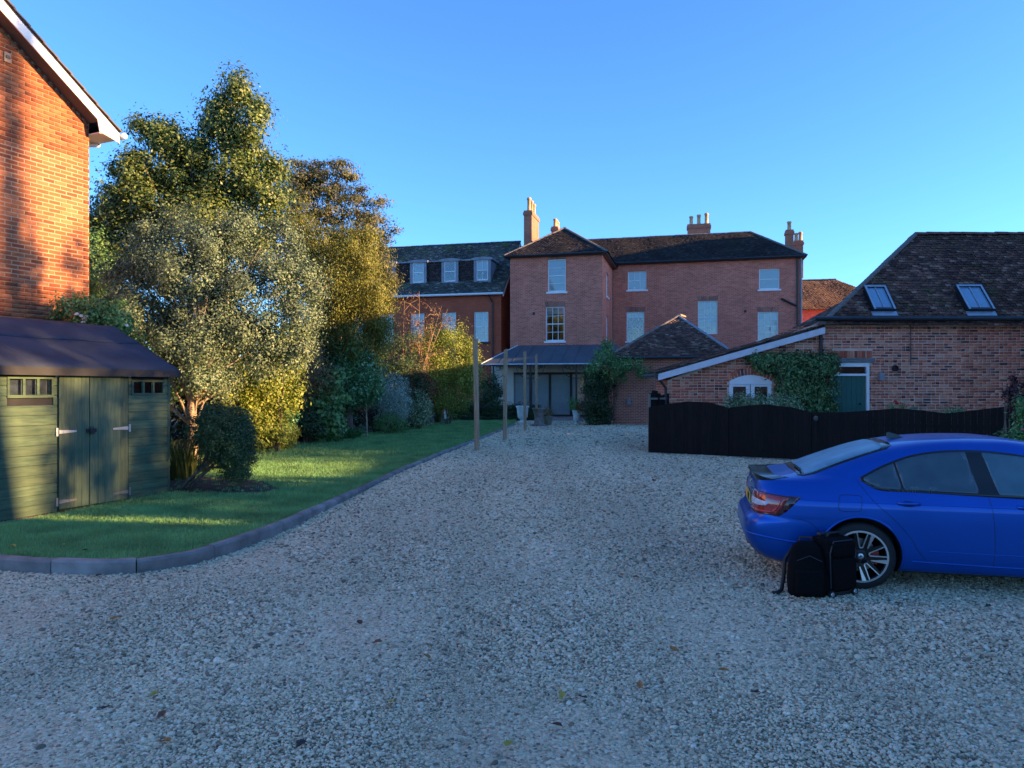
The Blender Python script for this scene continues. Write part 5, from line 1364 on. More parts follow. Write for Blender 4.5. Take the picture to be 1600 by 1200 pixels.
sh('red_berried_shrub', 'rusty leaved shrub with red flowers above the domes', 655, 660, 31.4, ((655, 595, 22, 22, 31.4), (670, 612, 16, 24, 31.4), (640, 600, 14, 20, 31.2)), 4500, .085, L_rust, 32, clump=.18)
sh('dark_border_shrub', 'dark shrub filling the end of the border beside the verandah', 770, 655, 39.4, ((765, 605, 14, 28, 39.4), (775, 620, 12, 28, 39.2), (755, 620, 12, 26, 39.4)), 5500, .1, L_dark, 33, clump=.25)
sh('low_cotoneaster', 'low small leaved shrub at the foot of the grey dome', 608, 678, 26.6, ((605, 660, 20, 16, 26.6), (625, 665, 14, 12, 26.6)), 4500, .05, L_mid, 34, clump=.12)
tree('garden_pear', 'small leafy tree at the left behind the shed beside the brick house', (-9.4, 18.5, .03), 4.2, .09,
     [blob(*q) for q in ((150, 420, 22, 60, 18.6), (130, 470, 28, 40, 18.5), (170, 470, 26, 50, 18.5), (150, 520, 40, 40, 18.2), (200, 540, 50, 50, 18.2), (240, 580, 45, 40, 18.0))], 12000, .08, L_mid, clump=.25, seed=35)
# rose on the house wall
rb = (-7.8, 14.4, .02)
rose = shrub('climbing_rose', 'climbing rose with white blooms behind the shed roof', rb, [blob(*q) for q in ((110, 480, 28, 22, 13.9), (150, 490, 36, 28, 13.9), (180, 500, 26, 30, 14), (130, 515, 50, 24, 14), (170, 530, 40, 40, 14.2), (85, 490, 14, 10, 13.8))], 7000, .07, L_mid, 36, clump=.16, stems=14, cat='rose')
petal = M('cream_petal', (.75, .68, .55), .6, var=.1, vscale=20)
def bloom(parent, loc, r, mat, seed):
    rn = random.Random(seed); m = MB()
    for k in range(11):
        a = rn.uniform(0, 6.28); tl = rn.uniform(.1, 1.2); dv = Vector((math.cos(a) * math.sin(tl), math.sin(a) * math.sin(tl), math.cos(tl)))
        s = dv.orthogonal().normalized(); u = dv.cross(s); c = Vector(loc) + dv * r * .55
        m.poly([c - s * r * .5 - u * r * .3, c + s * r * .5 - u * r * .3, c + s * r * .4 + u * r * .5 + dv * r * .2, c - s * r * .4 + u * r * .5 + dv * r * .2])
    m.obj('bloom', mat, parent)
for k, (px, py) in enumerate(((127, 495), (132, 500), (135, 496), (130, 505), (198, 510), (120, 492))):
    bloom(rose, P(px, py, 13.55) - Vector(rb), .05, petal, k)
redp = M('red_petal', (.5, .03, .03), .6, var=.2)
# climbing plants by the outhouse
ivyb = (P(935, 660, 33.6).x, 33.6, .03)
shrub('ivy_column', 'dense dark ivy mound against the outhouse wall beside the verandah', ivyb, [blob(*q) for q in ((928, 600, 20, 24, 33.8), (945, 600, 14, 24, 34), (930, 630, 22, 28, 33.6), (945, 645, 13, 22, 33.8), (925, 650, 14, 16, 33.6))], 12000, .09, L_dark, 37, clump=.2, cat='climber', fill=1.0)
shrub('wall_vine', 'bright green leafy vine sprawling over the outhouse eaves', (P(950, 660, 33.9).x, 33.9, .03), [blob(*q) for q in ((945, 555, 16, 18, 33.4), (962, 572, 26, 14, 33.4), (935, 575, 20, 14, 33.4), (990, 570, 18, 12, 33.3), (1005, 580, 16, 10, 33.3), (950, 540, 8, 12, 33.4), (960, 590, 22, 10, 33.5), (920, 585, 12, 10, 33.5))], 4200, .11, L_mid, 38, clump=.2, stems=16, cat='climber', fill=.7)
# ivy on the barn, variegated hedge behind the fence
shrub('barn_ivy', 'thick green ivy covering the barn wall between arched window and door', (P(1250, 650, 19.7).x, 19.75, 0), [blob(px, py, 15, 14, 19.86, .11) for px in range(1222, 1302, 14) for py in range(568, 660, 16)] + [blob(1180, 560, 14, 9, 19.86, .1), blob(1190, 572, 14, 10, 19.86, .1), blob(1200, 562, 12, 9, 19.86, .1)] + [blob(px, 561, 16, 9, 19.86, .12) for px in range(1186, 1300, 14)] + [blob(px, 575, 14, 9, 19.87, .1) for px in range(1200, 1300, 14)], 26000, .075, L_ivy, 39, clump=.14, cat='climber', up=.5, fill=.5)
shrub('variegated_hedge', 'clipped pale variegated hedge peeping over the black fence', (P(1190, 700, 19.1).x, 19.1, 0), [blob(px, 640, 14, 25, 19.0, .3) for px in range(1140, 1252, 14)], 14000, .05, L_var, 40, clump=.11, cat='hedge', fill=.8)
shrub('fence_rose', 'low dark rose with red blooms between fence and barn door', (P(1420, 690, 18.6).x, 18.6, 0), [blob(1405, 640, 22, 10, 18.6), (blob(1430, 645, 16, 10, 18.6))] + [blob(1490, 646, 20, 8, 18.8)], 1500, .06, L_cam, 41, clump=.12, cat='rose')
fr_o = bpy.data.objects['fence_rose']
for k, (px, py) in enumerate(((1399, 629), (1401, 632))): bloom(fr_o, P(px, py, 18.2) - fr_o.location, .06, redp, k + 20)
# feathery plant, dark spire and pink shrub right of the fence
fb = (P(1560, 700, 13.4).x, 13.4, gz(13.4))
ft_ = thing('feathery_plant', 'feathery blue green plant at the right end of the black fence', 'plant', fb)
def blades(name, parent, n, hgt, wid, spread, mat, seed, seg=4, droop=.6, base_r=.12, lo=.6):
    g = np.random.default_rng(seed); V = []; Fc = []
    for k in range(n):
        a = g.uniform(0, 2 * np.pi); h = hgt * g.uniform(lo, 1.1); sp = spread * g.uniform(.2, 1.1); br = base_r * np.sqrt(g.random())
        b0 = np.array([br * np.cos(a + 1), br * np.sin(a + 1), -.02]); dr_ = np.array([np.cos(a), np.sin(a), 0]); sd = np.array([-np.sin(a), np.cos(a), 0])
        tw = g.uniform(-.5, .5); sd = sd * np.cos(tw) + dr_ * np.sin(tw) * .6
        n0 = len(V)
        for i in range(seg + 1):
            t = i / seg; c = b0 + dr_ * sp * t ** 1.5 + np.array([0, 0, h * (t - droop * .5 * t ** 3)])
            w_ = wid * (1 - t) ** .6 * .5 + .0005
            V += [c - sd * w_, c + sd * w_]
        for i in range(seg): Fc.append((n0 + 2 * i, n0 + 2 * i + 1, n0 + 2 * i + 3, n0 + 2 * i + 2))
    return link(name, mesh_np(name, np.array(V), np.array(Fc), 4), mat, parent)
blades('fronds', ft_, 1500, 1.05, .012, .75, L_fennel, 51, droop=.5, base_r=.4, lo=.35)
sp_ = (P(1582, 700, 13.9).x, 13.9, gz(13.9))
shrub('dark_spire_plant', 'narrow dark purple spire plant at the right edge before the barn', sp_, [blob(1582, 600, 5, 12, 13.9), blob(1580, 622, 8, 16, 13.9), blob(1583, 645, 6, 14, 13.9), blob(1598, 615, 6, 20, 13.9)], 2200, .055, L_cord, 52, clump=.08, cat='plant')
pk = (P(1592, 730, 12.6).x, 12.6, gz(12.6))
pks = shrub('pink_shrub', 'leafy shrub with pink flowers at the right edge behind the car', pk, [blob(1590, 690, 24, 22, 12.6), blob(1610, 660, 22, 30, 13), blob(1600, 640, 14, 20, 13.2), blob(1625, 690, 30, 30, 12.8)], 5500, .06, L_mid, 53, clump=.13)
pinkp = M('pink_petal', (.5, .1, .17), .6, var=.2)
for k, (px, py) in enumerate(((1576, 693), (1580, 697), (1560, 695), (1598, 672), (1595, 705), (1570, 690))): bloom(pks, P(px, py, 12.15) - pks.location, .035, pinkp, k + 40)
# strap leaved plants in the border
def strap(name, label, px, py, n, h, wd, spr, mat, seed, d=None, cat='plant', **kw):
    b0 = G(px, py, lz) if d is None else Vector((P(px, py, d).x, d, lz(d)))
    t = thing(name, label, cat, b0); blades('leaves', t, n, h, wd, spr, mat, seed, **kw); return t
strap('agapanthus', 'low clump of arching strap leaves at the border edge', 548, 686, 150, .75, .05, .75, L_cam, 61, droop=1.1, base_r=.3)
strap('cordyline', 'spiky purple cordyline beside the grey dome', 588, 676, 90, 1.3, .045, .8, L_cord, 62, droop=.4, lo=.5)
strap('flax_plant', 'tall spiky flax with buff leaves beside the pale pot', 684, 661, 80, 2.1, .075, 1.0, L_phorm, 63, droop=.6, lo=.45)
strap('grass_clump', 'soft green grassy clump behind the low hedge', 730, 656, 260, 1.8, .03, 1.1, L_fennel, 64, d=40.3, droop=.7)
strap('bronze_sedge', 'bronze arching sedge right of the flax', 706, 655, 120, 1.4, .03, .9, L_straw, 65, d=39.6, droop=.8)
strap('yellow_iris', 'sunlit yellow green strap leaves between shed and clipped bush', 272, 745, 190, 1.15, .032, .55, L_strap, 66, d=14.0, droop=.7, base_r=.35)
strap('spotty_groundcover', 'low yellow green leaves at the foot of the pale trunk', 300, 735, 170, .6, .05, .6, L_strap, 67, d=15.0, droop=1.0, base_r=.5)
# the clipped bush on bent stems beside the shed
cb = Vector((-5.72, 12.75, lz(12.75)))
clip = thing('clipped_bush', 'dark clipped rounded bush leaning on bare bent stems beside the shed', 'shrub', cb)
cb_bl = [blob(*q) for q in ((348, 682, 46, 44, 12.7), (352, 665, 42, 34, 12.7), (365, 710, 34, 44, 12.7), (325, 668, 34, 36, 12.7), (375, 690, 24, 46, 12.7), (372, 738, 20, 16, 12.6))]
me, cc = leaf_mesh('foliage', cb_bl, 42000, .03, 71, .085, aspect=.6, fill=.85)
v = np.empty(len(me.vertices) * 3, dtype=np.float32); me.vertices.foreach_get('co', v); me.vertices.foreach_set('co', (v.reshape(-1, 3) - np.array(cb, dtype=np.float32)).ravel()); me.update()
link('foliage', me, L_clip, clip)
rn = random.Random(3)
for k in range(5):
    m = MB(); s = Vector((rn.uniform(-.1, .12), rn.uniform(-.1, .1), -.05))
    e = Vector(cb_bl[k % 6][:3]) - cb + Vector((rn.uniform(-.3, .2), rn.uniform(-.2, .2), rn.uniform(-.3, .1)))
    mid = Vector((s.x + .25 + .1 * k, s.y, .2 + .09 * k)); m.tube([s, s.lerp(mid, .6) + Vector((0, 0, .03)), mid, mid.lerp(e, .5), e], [.03, .025, .02, .014, .006], 7)
    for _ in range(6):
        q = Vector(cc[rn.randrange(len(cc))]) - cb; a0 = mid.lerp(e, rn.uniform(0, .7)); m.tube([a0, a0.lerp(q, .5) + Vector((0, 0, .04)), q], [.012, .008, .004], 5)
    m.obj('stem', bark, clip, smooth=True)
# low box hedge
hb = G(752, 657)
box_m = L_dark
hx0, hx1 = P(706, 650, 38.7).x, P(842, 650, 38.2).x
shrub('box_hedge', 'low dark clipped box hedge across the end of the lawn', ((hx0 + hx1) / 2, 38.7, .03), [(x, 38.7, z, .16, .3, .14) for x in np.arange(hx0 + .1, hx1, .22) for z in (.15, .4, .66)], 26000, .09, box_m, 72, clump=.12, cat='hedge', fill=.8)
tree('holly_standard', 'sparse small leafed bush at the foot of the first shrubs', (P(475, 690, 22).x, 22, lz(22)), 1.2, .03, [blob(475, 650, 18, 26, 22), blob(490, 670, 16, 20, 21.8)], 3500, .07, L_dark, clump=.18, seed=73, cat='shrub')

# ================================================================ pots, urns and garden seats
def urn(name, label, px, py, prof, mat, top=None, d=None):
    b0 = G(px, py); t = thing(name, label, 'planter', b0)
    MB().lathe(prof, (0, 0, 0), 24).obj('bowl', mat, t, smooth=True)
    return t, b0
white_stone = M('white_urn_paint', (.72, .72, .7), .7, var=.12, vscale=5, bump=.2)
UP = [(.2, .0), (.2, .06), (.13, .1), (.11, .16), (.19, .22), (.25, .3), (.27, .55), (.29, .72), (.33, .78), (.33, .84), (.27, .84), (.25, .7), (.0, .69)]
urn('white_urn', 'empty white pedestal urn beside the low hedge', 816.5, 661, [(a * .98, b * 1.0) for a, b in UP], white_stone)
t, b0 = urn('flower_urn', 'white pedestal urn planted with red geraniums by the glazed doors', 901, 663.5, [(a * .62, b * .8) for a, b in UP], white_stone)
me, _ = leaf_mesh('foliage', [(0, 0, .85, .32, .3, .28), (-.15, 0, 1.05, .25, .25, .25), (.15, -.1, .8, .25, .2, .2)], 1500, .07, 81, .14); link('foliage', me, L_mid, t)
for k in range(16): bloom(t, (random.uniform(0, .45), random.uniform(-.35, -.1), random.uniform(.55, 1.05)), .07, redp, k + 60)
stone_urn = M('weathered_urn', (.2, .17, .14), .9, var=.3, vscale=6, bump=.6, bscale=25)
t, b0 = urn('stone_urn', 'weathered brown stone urn on a plinth at the end of the drive', 842, 666, [(.34, 0), (.34, .08), (.22, .12), (.2, .5), (.24, .6), (.26, .7), (.31, .76), (.31, .82), (.24, .82), (.22, .7), (0, .69)], stone_urn)
MB().box(-.42, .42, -.42, .42, -.02, .03).obj('plinth', stone_urn, t)
t, b0 = urn('square_planter', 'small buff planter with yellowing plant beside the stone urn', 856, 664.5, [(.17, 0), (.2, .36), (.22, .37), (.22, .42), (.17, .42), (.16, .36), (0, .35)], M('buff_planter', (.36, .33, .27), .9, var=.2))
me, _ = leaf_mesh('foliage', [(-.05, 0, .62, .28, .25, .28)], 900, .06, 82, .12); link('foliage', me, L_straw, t)
urn('pale_pot', 'plain pale grey glazed pot at the lawn end beside the flax', 699.5, 656.5, [(.14, 0), (.17, .1), (.2, .35), (.21, .5), (.2, .53), (.17, .53), (.16, .45), (0, .44)], M('pale_glaze', (.48, .5, .46), .35, var=.1))
seat_m = M('rusty_iron', (.22, .085, .065), .7, var=.3, vscale=10)
def chair(label, px, d, rz):
    t = thing('garden_chair', label, 'chair', (P(px, 650, d).x, d, .035), rz, 'iron garden chairs')
    for x in (-.2, .2):
        for y in (-.2, .2): MB().tube([(x, y, 0), (x * .95, y * .95, .45)], .012, 6).obj('leg', seat_m, t)
    MB().lathe([(.23, .44), (.24, .455), (.23, .47), (.0, .47)], (0, 0, 0), 18).obj('seat', seat_m, t)
    m = MB().tube([(-.21, .2, .45)] + [(.22 * math.sin(a), .22, .72 + .22 * math.cos(a)) for a in np.linspace(-1.6, 1.6, 11)] + [(.21, .2, .45)], .014, 6)
    for x in (-.12, -.04, .04, .12): m.tube([(x, .21, .47), (x * .6, .22, .92 - abs(x) * .5)], .008, 5)
    m.obj('backrest', seat_m, t)
for k, (px, d, rz, lb) in enumerate(((773, 39.6, .3, 'arched rusty iron garden chair farthest left behind the hedge'), (793, 39.9, -2.8, 'arched rusty iron garden chair in front of the first glazed panel'), (815, 39.8, .4, 'arched rusty iron garden chair directly behind the empty white urn'), (832, 39.6, 2.4, 'arched rusty iron garden chair rightmost behind the hedge'))): chair(lb, px, d, rz)
tb = thing('garden_table', 'round rusty iron table among the garden chairs behind the hedge', 'table', (P(803, 650, 40.3).x, 40.3, .035))
MB().lathe([(.42, .7), (.43, .715), (.42, .73), (0, .73)], (0, 0, 0), 24).obj('top', seat_m, tb); MB().tube([(0, 0, 0), (0, 0, .7)], .03).obj('column', seat_m, tb); MB().lathe([(.22, 0), (.2, .03), (.05, .05), (0, .05)], (0, 0, 0), 16).obj('foot', seat_m, tb)

# ================================================================ the blue car
def pchip(xs, ys, q):
    xs, ys, q = np.array(xs, float), np.array(ys, float), np.array(q, float)
    h = np.diff(xs); d = np.diff(ys) / h; m = np.zeros(len(xs)); m[0], m[-1] = d[0], d[-1]
    for i in range(1, len(xs) - 1):
        if d[i - 1] * d[i] > 0:
            w1_, w2_ = 2 * h[i] + h[i - 1], h[i] + 2 * h[i - 1]; m[i] = (w1_ + w2_) / (w1_ / d[i - 1] + w2_ / d[i])
    i = np.clip(np.searchsorted(xs, q) - 1, 0, len(xs) - 2); t = (q - xs[i]) / h[i]
    return ((2 * t ** 3 - 3 * t ** 2 + 1) * ys[i] + (t ** 3 - 2 * t ** 2 + t) * h[i] * m[i] + (-2 * t ** 3 + 3 * t ** 2) * ys[i + 1] + (t ** 3 - t ** 2) * h[i] * m[i + 1])
#      z    rear    front  half-w  n
CT = [(.17, -.78, 3.38, .76, 6), (.21, -.88, 3.48, .84, 6.5), (.30, -.985, 3.55, .878, 7), (.42, -1.05, 3.6, .893, 7), (.52, -1.065, 3.61, .899, 7), (.60, -1.05, 3.6, .903, 7), (.655, -.995, 3.57, .905, 7.2), (.70, -.968, 3.54, .906, 7.5),
      (.78, -.962, 3.45, .905, 7.5), (.835, -.958, 3.3, .897, 7.5), (.87, -.953, 3.15, .882, 7.3), (.92, -.945, 2.95, .858, 7), (.97, -.93, 2.72, .83, 6.5), (1.01, -.905, 2.57, .805, 6), (1.03, -.81, 2.51, .795, 5.6), (1.05, -.66, 2.46, .785, 5.4), (1.075, -.535, 2.41, .772, 5.2),
      (1.15, -.355, 2.27, .742, 5), (1.25, -.1, 2.07, .70, 4.8), (1.33, .13, 1.9, .66, 4.5), (1.385, .36, 1.74, .618, 4.2), (1.42, .58, 1.6, .568, 3.8), (1.44, .79, 1.46, .49, 3.4), (1.45, .95, 1.34, .38, 3), (1.4545, 1.06, 1.24, .2, 2.6)]
CT = np.array(CT); XC = 1.2
qi = np.linspace(0, len(CT) - 1, (len(CT) - 1) * 5 + 1)
LV = np.stack([pchip(np.arange(len(CT)), CT[:, k], qi) for k in range(5)], 1)
def contour(row, phi):
    z, xr, xf, w_, n = row; c, s = np.cos(phi), np.sin(phi)
    r = 1 / (np.abs(c) ** n + np.abs(s) ** n) ** (1 / n)
    a = np.where(c > 0, xf - XC, XC - xr)
    return np.stack([XC + a * r * c, w_ * r * s, np.full_like(c, z)], -1)
def S_at(phi, z):          # body surface point at normalised angle and height
    row = [z] + [float(pchip(CT[:, 0], CT[:, k], z)) for k in range(1, 5)]
    return Vector(contour(row, np.array([phi]))[0])
def S_n(phi, z):
    a = S_at(phi + .004, z) - S_at(phi - .004, z); b = S_at(phi, min(z + .004, 1.45)) - S_at(phi, z - .004)
    n = a.cross(b).normalized()
    p = S_at(phi, z); 
    return n if n.dot(p - Vector((XC, 0, .7))) > 0 else -n
NP = 176; PH = np.linspace(0, 2 * np.pi, NP, endpoint=False)
ring = np.concatenate([contour(r, PH) for r in LV]); nl = len(LV)
fc = [(l * NP + k, l * NP + (k + 1) % NP, (l + 1) * NP + (k + 1) % NP, (l + 1) * NP + k) for l in range(nl - 1) for k in range(NP)]
bme = bpy.data.meshes.new('body'); bme.from_pydata([tuple(p) for p in ring], [], fc + [tuple(range(NP))[::-1], tuple((nl - 1) * NP + k for k in range(NP))]); bme.update()
paint = M('blue_car_paint', (.0, .075, .39), .34, metal=.55, var=.06, vscale=2, coat=.4, spec=.3)
gloss_black = M('gloss_black', (.008, .009, .01), .15, var=.1); matt_black = M('matt_black', (.012, .012, .013), .7, var=.2)
paint.node_tree.nodes['Principled BSDF'].inputs['Coat Roughness'].default_value = .06
bme.materials.append(paint); bme.materials.append(matt_black)
TH = RAD(-14.0); WY = .86; WZ = .322; WB = 2.68
wc = G(1345, 922)
car_fr = Fr(wc.x - math.sin(TH) * .885, wc.y + math.cos(TH) * .885, TH, gz(wc.y))
car = thing('parked_car', 'blue saloon car with misted windows parked on the gravel', 'car', car_fr.o, TH)
tmp = bpy.data.objects.new('tmp_body', bme); COL.objects.link(tmp)
cut = []
for x in (0, WB):
    for s_ in (-1, 1):
        m = MB().lathe([(.368, -.22), (.368, .3)], (x, s_ * .88, WZ + .012), 56, 'y'); cm = m.mesh('cutter')
        c = bpy.data.objects.new('cutter', cm); COL.objects.link(c); cut.append(c)
        md = tmp.modifiers.new('cut', 'BOOLEAN'); md.operation = 'DIFFERENCE'; md.solver = 'EXACT'; md.object = c
dg_ = bpy.context.evaluated_depsgraph_get(); dg_.update()
bm2 = bpy.data.meshes.new_from_object(tmp.evaluated_get(dg_))
for c in cut: bpy.data.objects.remove(c)
bpy.data.objects.remove(tmp)
while len(bm2.materials) > 2: bm2.materials.pop()
for p in bm2.polygons:
    c = p.center; p.material_index = 0; p.use_smooth = True
    for x in (0, WB):
        if math.hypot(c.x - x, c.z - WZ - .012) < .3695 and abs(c.y) > .6: p.material_index = 1
        if math.hypot(c.x - x, c.z - WZ - .012) < .366: p.material_index = 1
    if c.z < .185: p.material_index = 1
bm2.set_sharp_from_angle(angle=RAD(40))
link('body', bm2, None, car)
bvh = BVHTree.FromPolygons([tuple(v) for v in ring], fc)
def cast(mode, u, v):
    if mode == 'R': o, d = Vector((u, -2, v)), Vector((0, 1, 0))
    elif mode == 'L': o, d = Vector((u, 2, v)), Vector((0, -1, 0))
    elif mode == 'T': o, d = Vector((u, v, 3)), Vector((0, 0, -1))
    elif mode == 'B': o, d = Vector((-3, u, v)), Vector((1, 0, 0))
    elif mode == 'F': o, d = Vector((6, u, v)), Vector((-1, 0, 0))
    if mode == 'C':
        return S_at(u, v), S_n(u, v)
    h = bvh.ray_cast(o, d)
    n = h[1] if h[1].dot(d) < 0 else -h[1]
    return h[0], n
def smooth_poly(pts, k=4):
    n = len(pts); out = []
    for i in range(n):
        p0, p1, p2, p3 = [np.array(pts[(i + j) % n], float) for j in (-1, 0, 1, 2)]
        for q in range(k):
            t = q / k; out.append(tuple(0.5 * ((2 * p1) + (p2 - p0) * t + (2 * p0 - 5 * p1 + 4 * p2 - p3) * t * t + (3 * p1 - p0 - 3 * p2 + p3) * t ** 3)))
    return out
def overlay(name, poly, mode, eps, mat, parent, step=.04, thick=.004, smooth=False, su=1.0):
    """a panel following the body: outline in a side, top, rear or wrap view laid onto the surface"""
    if smooth: poly = smooth_poly(poly)
    pl_ = [(p[0] * su, p[1]) for p in poly]
    dense = []
    for i in range(len(pl_)):
        a, b = pl_[i], pl_[(i + 1) % len(pl_)]; k = max(1, int(math.hypot(b[0] - a[0], b[1] - a[1]) / step))
        dense += [(a[0] + (b[0] - a[0]) * t / k, a[1] + (b[1] - a[1]) * t / k) for t in range(k)]
    pts = [Vector(p) for p in dense]; n = len(pts); xs = [p[0] for p in dense]; ys = [p[1] for p in dense]
    x = min(xs) + step / 2
    while x < max(xs):
        y = min(ys) + step / 2
        while y < max(ys):
            if inside(dense, x, y): pts.append(Vector((x, y)))
            y += step
        x += step
    vs, es, fs, *_ = delaunay_2d_cdt(pts, [(i, (i + 1) % n) for i in range(n)], [], 1, 1e-6)
    V = []; 
    for v in vs:
        p, nr = cast(mode, v.x / su, v.y); V.append(p + nr * eps)
    me = bpy.data.meshes.new(name); me.from_pydata([tuple(v) for v in V], [], [tuple(f) for f in fs]); me.update()
    bm = bmesh.new(); bm.from_mesh(me); bmesh.ops.recalc_face_normals(bm, faces=bm.faces)
    f0 = bm.faces[:][len(bm.faces) // 2] if len(bm.faces) else None
    if f0:
        c = f0.calc_center_median(); 
        if f0.normal.dot(c - Vector((XC, 0, .6))) < 0: bmesh.ops.reverse_faces(bm, faces=bm.faces)
    bm.to_mesh(me); bm.free(); me.polygons.foreach_set('use_smooth', np.ones(len(me.polygons), dtype=bool))
    o = link(name, me, mat, parent); sd = o.modifiers.new('solid', 'SOLIDIFY'); sd.thickness = thick + eps; sd.offset = -1
    return o
def line(name, pts, mode, r, mat, parent, eps=-.001, smooth=True, k=8):
    out = []
    for i in range(len(pts) - 1):
        p0, p1, p2, p3 = [np.array(pts[min(max(i + j, 0), len(pts) - 1)], float) for j in (-1, 0, 1, 2)]
        for q in range(k):
            t = q / k
            out.append(0.5 * ((2 * p1) + (p2 - p0) * t + (2 * p0 - 5 * p1 + 4 * p2 - p3) * t * t + (3 * p1 - p0 - 3 * p2 + p3) * t ** 3) if smooth else p1 + (p2 - p1) * t)
    out.append(np.array(pts[-1], float)); P3 = []
    for q in out:
        p, n = cast(mode, q[0], q[1]); P3.append(p + n * eps)
    return MB().tube(P3, r, 6).obj(name, mat, parent, smooth=True)
def mist(name, c1, c2, rough):
    return M(name, c1, rough, var=.2, vscale=5, col2=c2, spec=.7, detail=8)
g_side = mist('misted_side_glass', (.02, .045, .065), (.045, .085, .105), .3)
g_front = mist('misted_front_glass', (.03, .085, .115), (.06, .13, .16), .3)
g_rear = mist('misted_sky_rear_glass', (.07, .17, .24), (.15, .3, .38), .35)  # mist, with the sky reflected in the dew put into its lighter blue
dlo = [(.015, 1.055), (.08, 1.0), (.2, .955), (.5, .948), (1.05, .93), (1.7, .91), (2.28, .90), (2.12, 1.04), (1.9, 1.17), (1.65, 1.265), (1.35, 1.322), (1.05, 1.345), (.75, 1.335), (.48, 1.285), (.25, 1.195), (.09, 1.11)]
def shrink(poly, d):
    n = len(poly); out = []; A = sum(poly[i][0] * poly[(i + 1) % n][1] - poly[(i + 1) % n][0] * poly[i][1] for i in range(n)); sg = 1 if A > 0 else -1
    for i in range(n):
        p0, p1, p2 = [np.array(poly[(i + j) % n], float) for j in (-1, 0, 1)]
        a, b = p1 - p0, p2 - p1; na = np.array([-a[1], a[0]]) / np.linalg.norm(a) * sg; nb_ = np.array([-b[1], b[0]]) / np.linalg.norm(b) * sg
        m_ = na + nb_; m_ = m_ / max(.5, (m_ @ m_) / 2) ; out.append(tuple(p1 + m_ * d / 1.0 * .9))
    return out
seam = M('shut_line', (.002, .006, .03), .6)
for sd_, lab in (('R', ''), ('L', '')):
    fr_ = overlay('window_surround', dlo, sd_, .003, gloss_black, car, smooth=True)
    inn = smooth_poly(shrink(dlo, .022))
    def clipx(poly, lo, hi, lo2=None, hi2=None):
        out = []
        for (a, b) in ((lo, 1), (hi, -1)):
            src = poly if b == 1 else out; res = []
            for i in range(len(src)):
                p, q = src[i], src[(i + 1) % len(src)]
                f = lambda t: (t[0] - (a[0] + (a[1] - a[0]) * (t[1] - .93) / .4)) * b
                fp, fq = f(p), f(q)
                if fp >= 0: res.append(p)
                if (fp > 0) != (fq > 0): t = fp / (fp - fq); res.append((p[0] + (q[0] - p[0]) * t, p[1] + (q[1] - p[1]) * t))
            out = res
        return out
    overlay('quarter_glass', clipx(inn, (-1, -1), (.385, .30)), sd_, .006, g_side, fr_)
    overlay('rear_door_glass', clipx(inn, (.405, .32), (1.04, .96)), sd_, .006, g_side, fr_)
    overlay('front_door_glass', clipx(inn, (1.2, 1.1), (3, 3)), sd_, .006, g_front, fr_)
    line('shut_line', [(-.02, 1.05), (.02, .99), (.13, .84), (.3, .68), (.45, .5), (.5, .4), (.6, .28)], sd_, .003, seam, car)
    line('shut_line', [(1.10, .935), (1.13, .7), (1.14, .45), (1.13, .27)], sd_, .003, seam, car)
    line('shut_line', [(2.28, .9), (2.3, .7), (2.22, .45), (2.18, .27)], sd_, .003, seam, car)
    line('shut_line', [(-.62, .66), (-.5, .645), (-.42, .6), (-.345, .5)], sd_, .003, seam, car)
    if sd_ == 'R':
        rr = [(-.20, .78), (-.19, .88), (-.16, .905), (-.02, .905), (.01, .88), (0, .78), (-.03, .755), (-.17, .755), (-.20, .78)]
        line('fuel_flap', rr, sd_, .003, seam, car)
    for x in (.33, 1.33):
        p, n = cast(sd_, x + .09, .845); s_ = -1 if sd_ == 'R' else 1
        h = MB(); L_ = .1; k = 9
        for i in range(k):
            t = -1 + 2 * i / (k - 1); c = p + Vector((t * L_, s_ * (.03 * (1 - t ** 4) - .004), .004 * (1 - t * t)))
            for a in range(8):
                an = a * math.pi / 4; h.v.append((c.x, c.y + .011 * math.cos(an), c.z + .017 * math.sin(an)))
        for i in range(k - 1):
            for a in range(8): h.f.append((i * 8 + a, i * 8 + (a + 1) % 8, i * 8 + 8 + (a + 1) % 8, i * 8 + 8 + a))
        h.f.append(tuple(range(8))); h.f.append(tuple((k - 1) * 8 + a for a in range(8)))
        h.obj('door_handle', paint, car, smooth=True)
        overlay('handle_recess_shade', [(x + .03, .835), (x + .05, .82), (x + .12, .82), (x + .15, .835), (x + .12, .865), (x + .05, .865)], sd_, .001, seam, car, smooth=True)  # dark sheet on the flat door, painted shade of a handle cup
    # sill crease and moulding
    line('sill_moulding', [(.45, .30), (1.2, .285), (2.2, .28)], sd_, .008, paint, car, eps=.0)
    line('door_crease', [(.6, .405), (1.2, .40), (2.25, .40)], sd_, .006, paint, car, eps=-.001)
    line('shoulder_crease', [(-.55, .845), (0, .842), (.8, .838), (1.6, .83), (2.4, .815), (2.9, .79)], sd_, .005, paint, car, eps=-.0015)
    # wheel arch lips
    for x in (0, WB):
        pts = []
        for t in np.linspace(-.35, math.pi + .35, 40):
            q, n = cast(sd_, x + .372 * math.cos(t), max(.2, WZ + .012 + .372 * math.sin(t))); pts.append(q + n * .0)
        MB().tube(pts, .012, 6).obj('arch_lip', paint, car, smooth=True)
